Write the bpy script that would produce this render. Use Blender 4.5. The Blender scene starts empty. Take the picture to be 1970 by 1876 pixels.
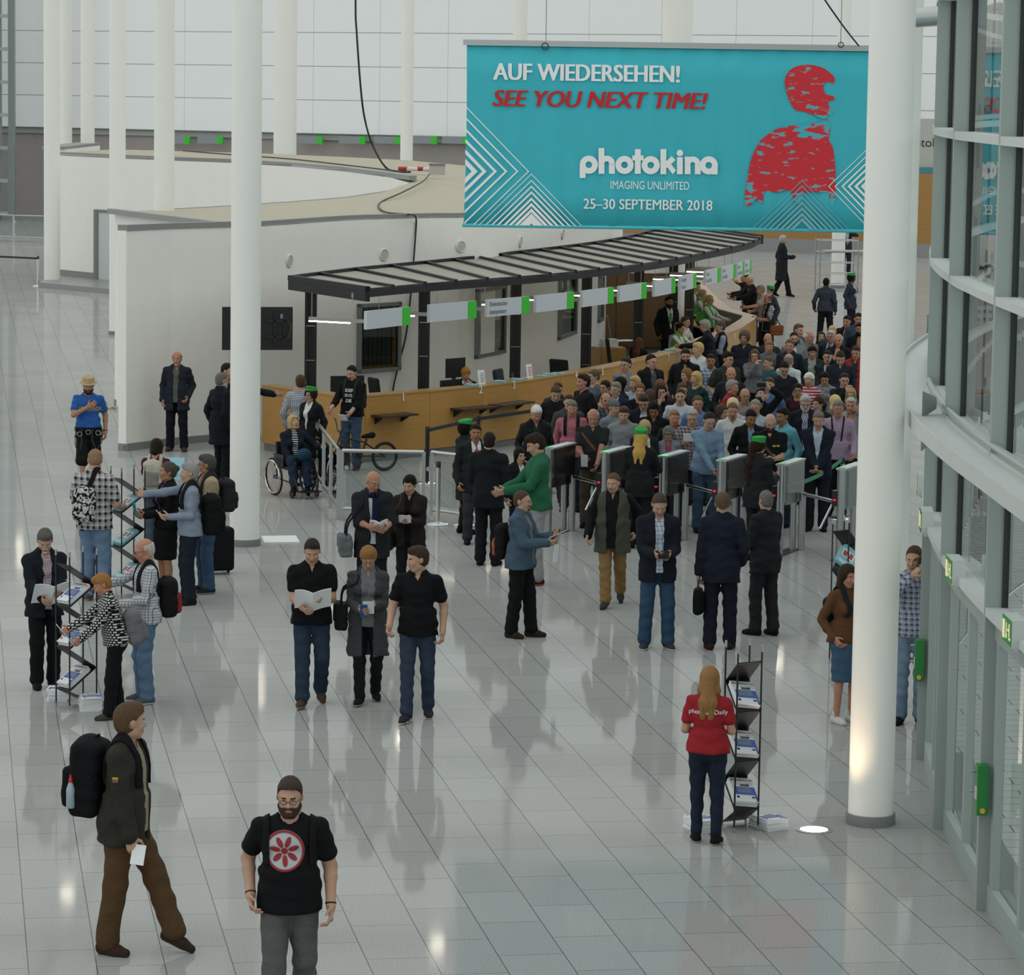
import bpy, math, random, time
import numpy as np
from mathutils import Vector, Matrix
from mathutils.bvhtree import BVHTree
T0 = time.time()
random.seed(7)
SC = bpy.context.scene
COL = SC.collection
PI = math.pi
# ---------------------------------------------------------------- camera
FPX, PITCH, ROLL, CAMZ = 6500.0, math.atan(773 / 6500), 0.0149, 6.5
_r0, _u0, _f0 = Vector((1, 0, 0)), Vector((0, math.sin(PITCH), math.cos(PITCH))), Vector((0, math.cos(PITCH), -math.sin(PITCH)))
CR = math.cos(ROLL) * _r0 + math.sin(ROLL) * _u0
CU = -math.sin(ROLL) * _r0 + math.cos(ROLL) * _u0
CP = Vector((0, 0, CAMZ))
cam_data = bpy.data.cameras.new('camera')
cam = bpy.data.objects.new('camera', cam_data)
COL.objects.link(cam)
cam_data.sensor_width = 36
cam_data.lens = 36 * FPX / 1970
cam_data.clip_end = 600
M = Matrix.Identity(4)
for i in range(3):
    M[i][0], M[i][1], M[i][2], M[i][3] = CR[i], CU[i], -_f0[i], CP[i]
cam.matrix_world = M
SC.camera = cam
# ---------------------------------------------------------------- light
SC.view_settings.view_transform = 'Standard'
SC.view_settings.look = 'None'
SC.view_settings.gamma = 1
SC.view_settings.use_curve_mapping = False
SC.view_settings.exposure = 0.0
world = bpy.data.worlds.new('overcast_sky')
SC.world = world
world.use_nodes = True
wn = world.node_tree.nodes
wb = wn['Background']
wb.inputs[0].default_value = (0.95, 1.0, 0.985, 1)
wb.inputs[1].default_value = 0.98
SC.cycles.max_bounces = 6
SC.cycles.diffuse_bounces = 3
SC.cycles.glossy_bounces = 3
SC.cycles.transmission_bounces = 4
SC.cycles.transparent_max_bounces = 10
SC.cycles.caustics_reflective = False
SC.cycles.caustics_refractive = False
SC.cycles.sample_clamp_indirect = 4


def ray(px, py):
    return ((px - 985) / FPX) * CR - ((py - 938) / FPX) * CU + _f0


def PZ(px, py, z):
    d = ray(px, py)
    return CP + d * ((z - CAMZ) / d.z)


def PY(px, py, Y):
    d = ray(px, py)
    return CP + d * (Y / d.y)


def proj(p):
    v = Vector(p) - CP
    k = v.dot(_f0)
    return 985 + FPX * v.dot(CR) / k, 938 - FPX * v.dot(CU) / k


def poly_hit(poly, px, py):
    """where the sight line of a pixel crosses a vertical wall over a plan polyline: point, tangent"""
    d = ray(px, py)
    best = None
    for a, b in zip(poly[:-1], poly[1:]):
        ex, ey = b[0] - a[0], b[1] - a[1]
        den = d.x * ey - d.y * ex
        if abs(den) < 1e-9:
            continue
        t = (a[0] * ey - a[1] * ex) / den
        u = (d.x * t - a[0]) / ex if abs(ex) > abs(ey) else (d.y * t - a[1]) / ey
        if t > 0 and -1e-6 <= u <= 1 + 1e-6 and (best is None or t < best[0]):
            best = (t, Vector((ex, ey, 0)).normalized())
    if best is None:
        return None
    return CP + d * best[0], best[1]


# ---------------------------------------------------------------- materials
def lin(c):
    return c / 12.92 if c <= .04045 else ((c + .055) / 1.055) ** 2.4


def hexc(h):
    h = h.lstrip('#')
    return tuple(lin(int(h[i:i + 2], 16) / 255) for i in (0, 2, 4)) + (1,)


MATS = {}


def new_mat(key):
    m = bpy.data.materials.new(key)
    m.use_nodes = True
    nt = m.node_tree
    return m, nt, nt.nodes['Principled BSDF']


def nd(nt, typ, **kw):
    n = nt.nodes.new(typ)
    for k, v in kw.items():
        if k[0] == 'i' and k[1:].isdigit():
            n.inputs[int(k[1:])].default_value = v
        else:
            setattr(n, k, v)
    return n


def math_n(nt, op, a, b=None):
    n = nt.nodes.new('ShaderNodeMath')
    n.operation = op
    for i, v in enumerate((a, b)):
        if v is None:
            continue
        if isinstance(v, (int, float)):
            n.inputs[i].default_value = v
        else:
            nt.links.new(v, n.inputs[i])
    return n.outputs[0]


def mixc(nt, fac, a, b):
    n = nt.nodes.new('ShaderNodeMix')
    n.data_type = 'RGBA'
    for i, v in ((0, fac), (6, a), (7, b)):
        if isinstance(v, (int, float, tuple)):
            n.inputs[i].default_value = v
        else:
            nt.links.new(v, n.inputs[i])
    return n.outputs[2]


def noise(nt, scale, detail=2, vec=None):
    n = nd(nt, 'ShaderNodeTexNoise')
    n.inputs['Scale'].default_value = scale
    n.inputs['Detail'].default_value = detail
    if vec is not None:
        nt.links.new(vec, n.inputs['Vector'])
    return n.outputs[0]


def obco(nt):
    return nt.nodes.new('ShaderNodeTexCoord').outputs['Object']


def plain(h, rough=.5, metal=0, spec=.5, emit=None, var=0, alpha=None):
    key = 'p_%s_%s_%s_%s_%s_%s' % (h, rough, metal, spec, emit, var)
    if key in MATS:
        return MATS[key]
    m, nt, b = new_mat(key)
    c = hexc(h)
    b.inputs['Base Color'].default_value = c
    b.inputs['Roughness'].default_value = rough
    b.inputs['Metallic'].default_value = metal
    b.inputs['Specular IOR Level'].default_value = spec
    if var:
        n = noise(nt, 3, 3, obco(nt))
        d = tuple(x * (1 - var) for x in c[:3]) + (1,)
        nt.links.new(mixc(nt, n, d, tuple(min(1, x * (1 + var)) for x in c[:3]) + (1,)), b.inputs['Base Color'])
    if emit:
        b.inputs['Emission Color'].default_value = c
        b.inputs['Emission Strength'].default_value = emit
    MATS[key] = m
    return m


def dull(c, k=.80, d=.16):
    g = .3 * c[0] + .55 * c[1] + .15 * c[2]
    return tuple((x * (1 - d) + g * d) * k for x in c[:3]) + (1,)


def cloth(h, pat='', h2='000000', sc=.03, rough=.85):
    """woven fabric; pat: plaid, check, hstripe, vstripe, dots, melange, denim, camo"""
    key = 'c_%s_%s_%s_%s' % (h, pat, h2, sc)
    if key in MATS:
        return MATS[key]
    m, nt, b = new_mat(key)
    b.inputs['Roughness'].default_value = rough
    b.inputs['Specular IOR Level'].default_value = .15
    b.inputs['Sheen Weight'].default_value = .0
    c1, c2 = dull(hexc(h)), dull(hexc(h2))
    co = obco(nt)
    sx = nt.nodes.new('ShaderNodeSeparateXYZ')
    nt.links.new(co, sx.inputs[0])
    X, Y, Z = sx.outputs
    XY = math_n(nt, 'ADD', X, math_n(nt, 'MULTIPLY', Y, .6))

    def st(v, period, duty, off=.0):
        return math_n(nt, 'LESS_THAN', math_n(nt, 'FRACT', math_n(nt, 'ADD', math_n(nt, 'DIVIDE', v, period), 10.0 + off)), duty)
    n1 = noise(nt, 60, 2, co)
    base = mixc(nt, n1, tuple(x * .82 for x in c1[:3]) + (1,), tuple(min(1, x * 1.15) for x in c1[:3]) + (1,))
    if pat == 'plaid':
        f = math_n(nt, 'MULTIPLY', math_n(nt, 'ADD', st(XY, sc, .42), st(Z, sc, .42)), .5)
        f2 = math_n(nt, 'MULTIPLY', math_n(nt, 'MAXIMUM', st(XY, sc, .06, .2), st(Z, sc, .06, .2)), .8)
        out = mixc(nt, math_n(nt, 'MAXIMUM', f, f2), base, c2)
    elif pat == 'check':
        f = math_n(nt, 'MULTIPLY', math_n(nt, 'ADD', st(XY, sc, .5), st(Z, sc, .5)), .5)
        out = mixc(nt, f, base, c2)
    elif pat == 'lines':
        out = mixc(nt, math_n(nt, 'MAXIMUM', st(XY, sc, .16), st(Z, sc, .16)), base, c2)
    elif pat == 'hstripe':
        out = mixc(nt, st(Z, sc, .45), base, c2)
    elif pat == 'vstripe':
        out = mixc(nt, st(XY, sc, .4), base, c2)
    elif pat == 'dots':
        zi = math_n(nt, 'FLOOR', math_n(nt, 'DIVIDE', Z, sc))
        xo = math_n(nt, 'ADD', XY, math_n(nt, 'MULTIPLY', zi, sc * .75))
        out = mixc(nt, math_n(nt, 'MULTIPLY', st(xo, sc * 1.5, .62), st(Z, sc, .62)), base, c2)
    elif pat == 'melange':
        out = mixc(nt, math_n(nt, 'GREATER_THAN', noise(nt, 260, 3, co), .52), base, c2)
    elif pat == 'denim':
        out = mixc(nt, noise(nt, 5, 4, co), base, c2)
    elif pat == 'camo':
        out = mixc(nt, math_n(nt, 'GREATER_THAN', noise(nt, 26, 3, co), .5), base, c2)
    else:
        out = base
    nt.links.new(out, b.inputs['Base Color'])
    nb = nd(nt, 'ShaderNodeTexNoise')
    nb.inputs['Scale'].default_value = 7
    nb.inputs['Detail'].default_value = 4
    nb.inputs['Distortion'].default_value = 1.2
    nt.links.new(co, nb.inputs['Vector'])
    nb = nb.outputs[0]
    bp = nd(nt, 'ShaderNodeBump')
    bp.inputs['Strength'].default_value = .5
    bp.inputs['Distance'].default_value = .045
    nt.links.new(nb, bp.inputs['Height'])
    nt.links.new(bp.outputs[0], b.inputs['Normal'])
    MATS[key] = m
    return m


def glass(key='glass', tint='e6efee', base_refl=.04):
    if key in MATS:
        return MATS[key]
    m = bpy.data.materials.new(key)
    m.use_nodes = True
    nt = m.node_tree
    nt.nodes.clear()
    o = nd(nt, 'ShaderNodeOutputMaterial')
    t = nd(nt, 'ShaderNodeBsdfTransparent')
    t.inputs[0].default_value = hexc(tint)
    g = nd(nt, 'ShaderNodeBsdfGlossy')
    g.inputs['Roughness'].default_value = .01
    fr = nd(nt, 'ShaderNodeFresnel')
    fr.inputs[0].default_value = 1.5
    mx = nd(nt, 'ShaderNodeMixShader')
    nt.links.new(fr.outputs[0], mx.inputs[0])
    nt.links.new(t.outputs[0], mx.inputs[1])
    nt.links.new(g.outputs[0], mx.inputs[2])
    nt.links.new(mx.outputs[0], o.inputs[0])
    MATS[key] = m
    return m


def floor_mat():
    m, nt, b = new_mat('granite_tiles')
    co = obco(nt)
    rot = nd(nt, 'ShaderNodeMapping')
    rot.inputs['Rotation'].default_value = (0, 0, math.radians(90 + 0) - math.atan2(-1075, 6500) * -1)
    nt.links.new(co, rot.inputs[0])
    br = nd(nt, 'ShaderNodeTexBrick')
    br.offset = .5
    br.inputs['Scale'].default_value = 1
    br.inputs['Mortar Size'].default_value = .004
    br.inputs['Mortar Smooth'].default_value = .1
    br.inputs['Brick Width'].default_value = 1.0
    br.inputs['Row Height'].default_value = .5
    br.inputs['Color1'].default_value = (.335, .338, .328, 1)
    br.inputs['Color2'].default_value = (.37, .373, .363, 1)
    br.inputs['Mortar'].default_value = (.10, .105, .105, 1)
    nt.links.new(rot.outputs[0], br.inputs[0])
    n = noise(nt, 75, 4, co)
    n2 = noise(nt, .5, 2, co)
    sp = mixc(nt, n, (.45, .45, .45, 1), (1.55, 1.55, 1.55, 1))
    mul = nd(nt, 'ShaderNodeMix', data_type='RGBA', blend_type='MULTIPLY')
    mul.inputs[0].default_value = 1
    nt.links.new(br.outputs[0], mul.inputs[6])
    nt.links.new(sp, mul.inputs[7])
    nt.links.new(mul.outputs[2], b.inputs['Base Color'])
    nt.links.new(math_n(nt, 'ADD', math_n(nt, 'MULTIPLY', n2, .04), .035), b.inputs['Roughness'])
    b.inputs['Specular IOR Level'].default_value = .25
    # honed stone: only part of the surface is polished
    df = nd(nt, 'ShaderNodeBsdfDiffuse')
    nt.links.new(mul.outputs[2], df.inputs[0])
    mx = nd(nt, 'ShaderNodeMixShader')
    mx.inputs[0].default_value = .42
    nt.links.new(df.outputs[0], mx.inputs[1])
    nt.links.new(b.outputs[0], mx.inputs[2])
    nt.links.new(mx.outputs[0], nt.nodes['Material Output'].inputs[0])
    return m


def wood_mat(key, h1, h2, rough=.35):
    if key in MATS:
        return MATS[key]
    m, nt, b = new_mat(key)
    co = obco(nt)
    mp = nd(nt, 'ShaderNodeMapping')
    mp.inputs['Scale'].default_value = (1.2, 1.2, 14)
    nt.links.new(co, mp.inputs[0])
    n = noise(nt, 1.5, 5, mp.outputs[0])
    nt.links.new(mixc(nt, n, hexc(h1), hexc(h2)), b.inputs['Base Color'])
    b.inputs['Roughness'].default_value = rough
    MATS[key] = m
    return m


STEEL = plain('b9bcbc', .28, 1)
CHROME = plain('dcdfe0', .12, 1)
BLACKM = plain('17181a', .45)
DARKST = plain('232527', .5, .3)
WHITEP = plain('f3f3ef', .6, var=.02)
WHITEW = plain('f2f0ea', .7, var=.03)
GREYTR = plain('8b8d8b', .5)
ALU = plain('a9b3b0', .45, .15)
PAPER = plain('e4e6e8', .7)
GREEN = plain('3cc433', .6)
# ---------------------------------------------------------------- object helpers


def tag(o, label=None, cat=None, group=None, kind=None):
    if label:
        o['label'] = label
    if cat:
        o['category'] = cat
    if group:
        o['group'] = group
    if kind:
        o['kind'] = kind
    return o


def thing(name, label, cat, loc=(0, 0, 0), rz=0, group=None):
    o = bpy.data.objects.new(name, None)
    o.empty_display_size = .2
    COL.objects.link(o)
    o.location = loc
    o.rotation_euler = (0, 0, rz)
    return tag(o, label, cat, group)


def link(name, me, mat=None, parent=None, loc=None, rot=None):
    o = bpy.data.objects.new(name, me)
    COL.objects.link(o)
    if mat is not None and not me.materials:
        for x in (mat if isinstance(mat, (list, tuple)) else [mat]):
            me.materials.append(x)
    if parent is not None:
        o.parent = parent
    if loc is not None:
        o.location = loc
    if rot is not None:
        o.rotation_euler = rot
    return o


def np_mesh(name, v, q, mi=None, smooth=True):
    me = bpy.data.meshes.new(name)
    n, k = len(q), q.shape[1]
    me.vertices.add(len(v))
    me.vertices.foreach_set('co', np.ascontiguousarray(v, np.float32).ravel())
    me.loops.add(n * k)
    me.loops.foreach_set('vertex_index', np.ascontiguousarray(q, np.int32).ravel())
    me.polygons.add(n)
    me.polygons.foreach_set('loop_start', np.arange(n, dtype=np.int32) * k)
    if mi is not None:
        me.polygons.foreach_set('material_index', np.ascontiguousarray(mi, np.int32))
    me.update(calc_edges=True)
    if smooth:
        me.shade_smooth()
    return me


class MB:
    """collects shapes for one mesh"""

    def __init__(s):
        s.v, s.f, s.m, s.cur = [], [], [], 0

    def face(s, idx):
        s.f.append(tuple(idx))
        s.m.append(s.cur)

    def add(s, vs, fs):
        b = len(s.v)
        s.v += [tuple(x) for x in vs]
        for f in fs:
            s.face([b + i for i in f])
        return s

    def box(s, c, d, R=None, bev=0):
        h = [x / 2 for x in d]
        vs = [Vector((x * h[0], y * h[1], z * h[2])) for x in (-1, 1) for y in (-1, 1) for z in (-1, 1)]
        if R is not None:
            vs = [R @ v for v in vs]
        c = Vector(c)
        return s.add([v + c for v in vs], [(0, 1, 3, 2), (4, 6, 7, 5), (0, 4, 5, 1), (2, 3, 7, 6), (0, 2, 6, 4), (1, 5, 7, 3)])

    def beam(s, a, b, w, t, up=(0, 0, 1)):
        a, b = Vector(a), Vector(b)
        y = (b - a)
        L = y.length
        y.normalize()
        x = y.cross(Vector(up)).normalized()
        z = x.cross(y)
        return s.box((a + b) / 2, (w, L, t), Matrix((x, y, z)).transposed())

    def tube(s, pts, r, n=8, cap=True):
        pts = [Vector(p) for p in pts]
        rs = r if isinstance(r, (list, tuple)) else [r] * len(pts)
        rings = []
        px = None
        for i, p in enumerate(pts):
            t = (pts[min(i + 1, len(pts) - 1)] - pts[max(i - 1, 0)]).normalized()
            if px is None:
                px = t.orthogonal().normalized()
            px = (px - t * px.dot(t))
            px = px.normalized() if px.length > 1e-6 else t.orthogonal().normalized()
            py = t.cross(px)
            b = len(s.v)
            for k in range(n):
                a = 2 * PI * k / n
                s.v.append(tuple(p + (px * math.cos(a) + py * math.sin(a)) * rs[i]))
            rings.append(b)
        for a, b in zip(rings[:-1], rings[1:]):
            for k in range(n):
                s.face((a + k, a + (k + 1) % n, b + (k + 1) % n, b + k))
        if cap:
            s.face([rings[0] + k for k in range(n)][::-1])
            s.face([rings[-1] + k for k in range(n)])
        return s

    def lathe(s, prof, c=(0, 0, 0), n=24, R=None):
        c = Vector(c)
        b = len(s.v)
        for r, z in prof:
            for k in range(n):
                a = 2 * PI * k / n
                p = Vector((r * math.cos(a), r * math.sin(a), z))
                s.v.append(tuple((R @ p if R is not None else p) + c))
        m = len(prof)
        for i in range(m - 1):
            for k in range(n):
                s.face((b + i * n + k, b + i * n + (k + 1) % n, b + (i + 1) * n + (k + 1) % n, b + (i + 1) * n + k))
        s.face([b + k for k in range(n)][::-1])
        s.face([b + (m - 1) * n + k for k in range(n)])
        return s

    def ring(s, c, R, r, axis=(0, 0, 1), n=32, k=8):
        ax = Vector(axis).normalized()
        u = ax.orthogonal().normalized()
        w = ax.cross(u)
        c = Vector(c)
        b = len(s.v)
        for i in range(n):
            a = 2 * PI * i / n
            d = u * math.cos(a) + w * math.sin(a)
            for j in range(k):
                e = 2 * PI * j / k
                s.v.append(tuple(c + d * (R + r * math.cos(e)) + ax * r * math.sin(e)))
        for i in range(n):
            for j in range(k):
                s.face((b + i * k + j, b + ((i + 1) % n) * k + j, b + ((i + 1) % n) * k + (j + 1) % k, b + i * k + (j + 1) % k))
        return s

    def prism(s, poly, z0, z1):
        n = len(poly)
        b = len(s.v)
        s.v += [(p[0], p[1], z0) for p in poly] + [(p[0], p[1], z1) for p in poly]
        for i in range(n):
            s.face((b + i, b + (i + 1) % n, b + n + (i + 1) % n, b + n + i))
        c = s.cur
        s.face([b + n + i for i in range(n)])
        s.face([b + i for i in range(n)][::-1])
        return s

    def wall(s, line, z0, z1, t):
        """upright slab along a plan polyline, thickness t to the left of travel"""
        L = offset_line(line, t)
        n = len(line)
        b = len(s.v)
        for (p, q) in zip(line, L):
            s.v += [(p[0], p[1], z0), (p[0], p[1], z1), (q[0], q[1], z1), (q[0], q[1], z0)]
        for i in range(n - 1):
            a, c = b + 4 * i, b + 4 * (i + 1)
            for k in range(4):
                s.face((a + k, c + k, c + (k + 1) % 4, a + (k + 1) % 4))
        s.face((b + 3, b + 2, b + 1, b))
        e = b + 4 * (n - 1)
        s.face((e, e + 1, e + 2, e + 3))
        return s

    def mesh(s, name, smooth=False):
        me = bpy.data.meshes.new(name)
        me.from_pydata(s.v, [], s.f)
        me.polygons.foreach_set('material_index', s.m)
        me.update()
        if smooth:
            me.shade_smooth()
        return me

    def obj(s, name, mat, parent=None, smooth=False, loc=None, rot=None, fix=True):
        me = s.mesh(name, smooth)
        if fix:
            import bmesh
            bm = bmesh.new()
            bm.from_mesh(me)
            bmesh.ops.recalc_face_normals(bm, faces=bm.faces)
            bm.to_mesh(me)
            bm.free()
        o = link(name, me, mat, parent, loc, rot)
        if smooth:
            try:
                me.set_sharp_from_angle(angle=math.radians(40))
            except Exception:
                pass
        return o


def offset_line(line, t):
    out = []
    n = len(line)
    for i in range(n):
        a, b = Vector(line[max(i - 1, 0)][:2]), Vector(line[min(i + 1, n - 1)][:2])
        d = (b - a).normalized()
        out.append((line[i][0] - d.y * t, line[i][1] + d.x * t))
    return out


def smooth_line(pts, n=4):
    """Catmull-Rom through points"""
    P = [Vector(p) for p in pts]
    out = []
    for i in range(len(P) - 1):
        p0, p1, p2, p3 = P[max(i - 1, 0)], P[i], P[i + 1], P[min(i + 2, len(P) - 1)]
        for k in range(n):
            t = k / n
            out.append(.5 * ((2 * p1) + (p2 - p0) * t + (2 * p0 - 5 * p1 + 4 * p2 - p3) * t * t + (3 * p1 - p0 - 3 * p2 + p3) * t ** 3))
    out.append(P[-1])
    return out


def text_geo(body, size=1, bold=0, shear=0, align='CENTER', spacing=1):
    c = bpy.data.curves.new('t', 'FONT')
    c.body, c.size, c.offset, c.shear, c.align_x, c.align_y, c.space_character = body, size, bold, shear, align, 'CENTER', spacing
    c.resolution_u = 3
    o = bpy.data.objects.new('t', c)
    me = bpy.data.meshes.new_from_object(o)
    v = [x.co.copy() for x in me.vertices]
    f = [tuple(p.vertices) for p in me.polygons]
    bpy.data.meshes.remove(me)
    bpy.data.objects.remove(o)
    bpy.data.curves.remove(c)
    return v, f


def lettering(name, body, size, mat, parent, loc, rot=(PI / 2, 0, 0), bold=0, shear=0, align='CENTER', wide=1, spacing=1):
    v, f = text_geo(body, size, bold, shear, align, spacing)
    me = bpy.data.meshes.new(name)
    me.from_pydata([(x.x * wide, x.y, 0) for x in v], [], f)
    me.update()
    return link(name, me, mat, parent, loc, rot)
# ================================================================ structure
def struct(o):
    o['kind'] = 'structure'
    return o


FAC = [(x + .14, y) for x, y in [(4.9, 6), (4.5, 12), (4.12, 17), (3.95, 20), (3.85, 23), (3.80, 25.2), (3.77, 26.7), (3.77, 28), (3.80, 29.5), (4.0, 32.5), (4.45, 36), (5.05, 39), (5.85, 42), (7.2, 46), (9.0, 50), (11.5, 54), (15, 58.5), (20, 63)]]
FACS = [tuple(p[:2]) for p in smooth_line([(x, y, 0) for x, y in FAC], 10)]


def fac_at(D, off=0):
    for a, b in zip(FACS[:-1], FACS[1:]):
        if a[1] <= D <= b[1]:
            t = (D - a[1]) / (b[1] - a[1])
            p = Vector((a[0] + (b[0] - a[0]) * t, D))
            d = Vector((b[0] - a[0], b[1] - a[1])).normalized()
            n = Vector((-d.y, d.x))   # into the hall
            return p + n * off, d, n


FLOORM = floor_mat()
mb = MB()
pl = [(-70, 2), (4.9, 2)] + FACS + [(40, 75), (40, 190), (-70, 190)]
mb.face([mb.v.append((p[0], p[1], 0)) or len(mb.v) - 1 for p in pl])
struct(mb.obj('floor', FLOORM, fix=False))
# pavement outside
m, nt, b_ = new_mat('paving')
co = obco(nt)
br = nd(nt, 'ShaderNodeTexBrick')
br.inputs['Scale'].default_value = 1
br.inputs['Brick Width'].default_value = .6
br.inputs['Row Height'].default_value = .3
br.inputs['Mortar Size'].default_value = .008
br.inputs['Color1'].default_value = (.80, .82, .80, 1)
br.inputs['Color2'].default_value = (.73, .75, .73, 1)
br.inputs['Mortar'].default_value = (.2, .21, .2, 1)
nt.links.new(co, br.inputs[0])
nt.links.new(br.outputs[0], b_.inputs[0])
b_.inputs['Roughness'].default_value = .8
mb = MB()
pl = [(4.9, 2), (60, 2), (60, 75), (40, 75)] + [p for p in FACS[::-1]]
mb.face([mb.v.append((p[0], p[1], -.01)) or len(mb.v) - 1 for p in pl])
struct(mb.obj('ground_outside', m, fix=False))
mb = MB()
for D0, D1 in ((18, 33),):
    Ds = np.linspace(D0, D1, 26)
    for a, b in zip(Ds[:-1], Ds[1:]):
        pa, da, na = fac_at(a, -.12)
        qa, _, _ = fac_at(a, -.42)
        pb, _, _ = fac_at(b, -.12)
        qb, _, _ = fac_at(b, -.42)
        mb.add([(pa.x, pa.y, 0.0), (qa.x, qa.y, 0.0), (qb.x, qb.y, 0.0), (pb.x, pb.y, 0.0)], [(0, 1, 2, 3)])
m, nt, b_ = new_mat('grating')
w = nd(nt, 'ShaderNodeTexChecker')
w.inputs['Scale'].default_value = 40
w.inputs[1].default_value = hexc('6a7274')
w.inputs[2].default_value = hexc('9aa2a4')
nt.links.new(obco(nt), w.inputs[0])
nt.links.new(w.outputs[0], b_.inputs[0])
b_.inputs['Metallic'].default_value = .4
tag(mb.obj('drain_grating', m, fix=False), 'long metal drain grating in the paving outside the glass doors', 'grating')

# ---------------- far wall with its panel joints
FARL = [(-45, 163.5), (-22.8, 160), (10.8, 142), (14, 140), (40, 126)]


def panel_mat():
    m, nt, b = new_mat('wall_panels')
    co = obco(nt)
    sx = nd(nt, 'ShaderNodeSeparateXYZ')
    nt.links.new(co, sx.inputs[0])
    fz = math_n(nt, 'LESS_THAN', math_n(nt, 'FRACT', math_n(nt, 'DIVIDE', math_n(nt, 'SUBTRACT', sx.outputs[2], 4.22), 1.5)), .022)
    fx = math_n(nt, 'LESS_THAN', math_n(nt, 'FRACT', math_n(nt, 'DIVIDE', math_n(nt, 'ADD', sx.outputs[0], 100.7), 3.05)), .007)
    nt.links.new(mixc(nt, math_n(nt, 'MAXIMUM', fz, math_n(nt, 'MULTIPLY', fx, .6)), hexc('f6f8f7'), hexc('9aa3a1')), b.inputs[0])
    b.inputs['Roughness'].default_value = .45
    return m


mb = MB()
mb.wall(FARL, 4.22, 17, .4)
struct(mb.obj('wall_back', panel_mat()))
mb = MB()
mb.wall([(p[0], p[1] + .35) for p in FARL], 0, 4.22, .3)
struct(mb.obj('wall_back_recess', plain('a09894', .7, var=.05)))
mb = MB()
mb.wall([(p[0], p[1] + .2) for p in FARL], 3.95, 4.2, .1)
struct(mb.obj('trim_1', plain('a9aba6', .6)))
# warm wooden wall under the far gallery, right
mb = MB()
WOODR = [(2.0, 141.4), (4.3, 139.6), (14.5, 134.4), (17, 133)]
WOODW = wood_mat('far_wood', '9a7038', 'b0854a')
mb.wall(WOODR, .55, 3.3, .2)
struct(mb.obj('wall_wood', WOODW))
mb = MB()
mb.wall([(p[0], p[1] - .02) for p in WOODR], 0, .55, .2)
struct(mb.obj('baseboard_back', plain('8f9190', .5)))
# ---------------- pavilion block
RZ = 3.88
front = [PZ(440, 435, RZ), PZ(500, 433, RZ), PZ(661, 422, RZ), PZ(745, 419, RZ), PZ(825, 417, RZ)]
cornerF = PZ(1157, 684, 0)
front = [(p.x, p.y) for p in front]
mid = [(-.72, 68.4), (.22, 71.7), (1.25, 76.2)]
FRONT = [tuple(p[:2]) for p in smooth_line([(a, b, 0) for a, b in front + mid + [(cornerF.x, cornerF.y)]], 5)]
g = lambda px, py: tuple(PZ(px, py, RZ)[:2])
g2 = lambda px, py, z=4.1: tuple(PZ(px, py, z)[:2]) + (z,)
endR = [(3.0, 95), g2(899, 319)]
roof2b = [g2(780, 308), g2(660, 302), g2(502, 295), g2(243, 288)]
lf = g2(109, 295)
roof2f = [g2(212, 300), g2(335, 305), g2(444, 309), g2(560, 316), g2(660, 325), g2(740, 338, 4.06), g2(787, 352, 3.96)]
roof1b = [g(775, 360), g(740, 368), g(660, 380), g(560, 388), g(440, 396), g(335, 402)]
left1 = g(221, 408)
ring = FRONT + endR + roof2b + [(lf[0] + .8, lf[1] + 7, 4.1), lf] + roof2f + roof1b + [left1]
ROOFM = plain('b3ab97', .85, var=.14)
mb = MB()
mb.cur = 0
n = len(ring)
for p in ring:
    mb.v += [(p[0], p[1], 0), (p[0], p[1], p[2] if len(p) > 2 else RZ)]
for i in range(n):
    j = (i + 1) % n
    mb.face((2 * i, 2 * j, 2 * j + 1, 2 * i + 1))
mb.cur = 1
mb.face([2 * i + 1 for i in range(n)])
struct(mb.obj('wall_pavilion', [WHITEW, ROOFM], fix=True))


def cap_strip(line, name, w=.16, h=.1, z=RZ, mat=GREYTR):
    q = MB()
    q.wall(line, z - .03, z - .03 + h, -w)
    return struct(q.obj(name, mat))


cap_strip([left1] + FRONT[:1][::-1], 'trim_2')
cap_strip(FRONT, 'trim_3', -.12, .1)
cap_strip([lf] + roof2f, 'trim_4', -.2, .12, 4.06)
cap_strip(roof1b[::-1] + [roof2f[-1]], 'trim_5', .1, .04)
# wing wall standing free at the corner
wingA = tuple(PZ(243, 444, RZ)[:2])
WING = [wingA, tuple(PZ(330, 440, RZ)[:2]), tuple(PZ(440, 437, RZ)[:2]), (front[1][0] - .02, front[1][1] - .06)]
mb = MB()
mb.wall(WING, 0, RZ, .17)
struct(mb.obj('wall_wing', WHITEW))
q = MB()
q.wall(offset_line(WING, -.02), RZ, RZ + .1, .21)
struct(q.obj('trim_6', GREYTR))
q = MB()
q.wall(offset_line(WING, -.02), 0, .13, .2)
struct(q.obj('baseboard_front', plain('858886', .5)))
q = MB()
q.wall([(left1[0] - .015, left1[1] - .01), (left1[0] + .5, left1[1] - .75)], 0, .13, .1)
struct(q.obj('baseboard_left', plain('858886', .5)))
FW = WING + FRONT[6:]
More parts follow.
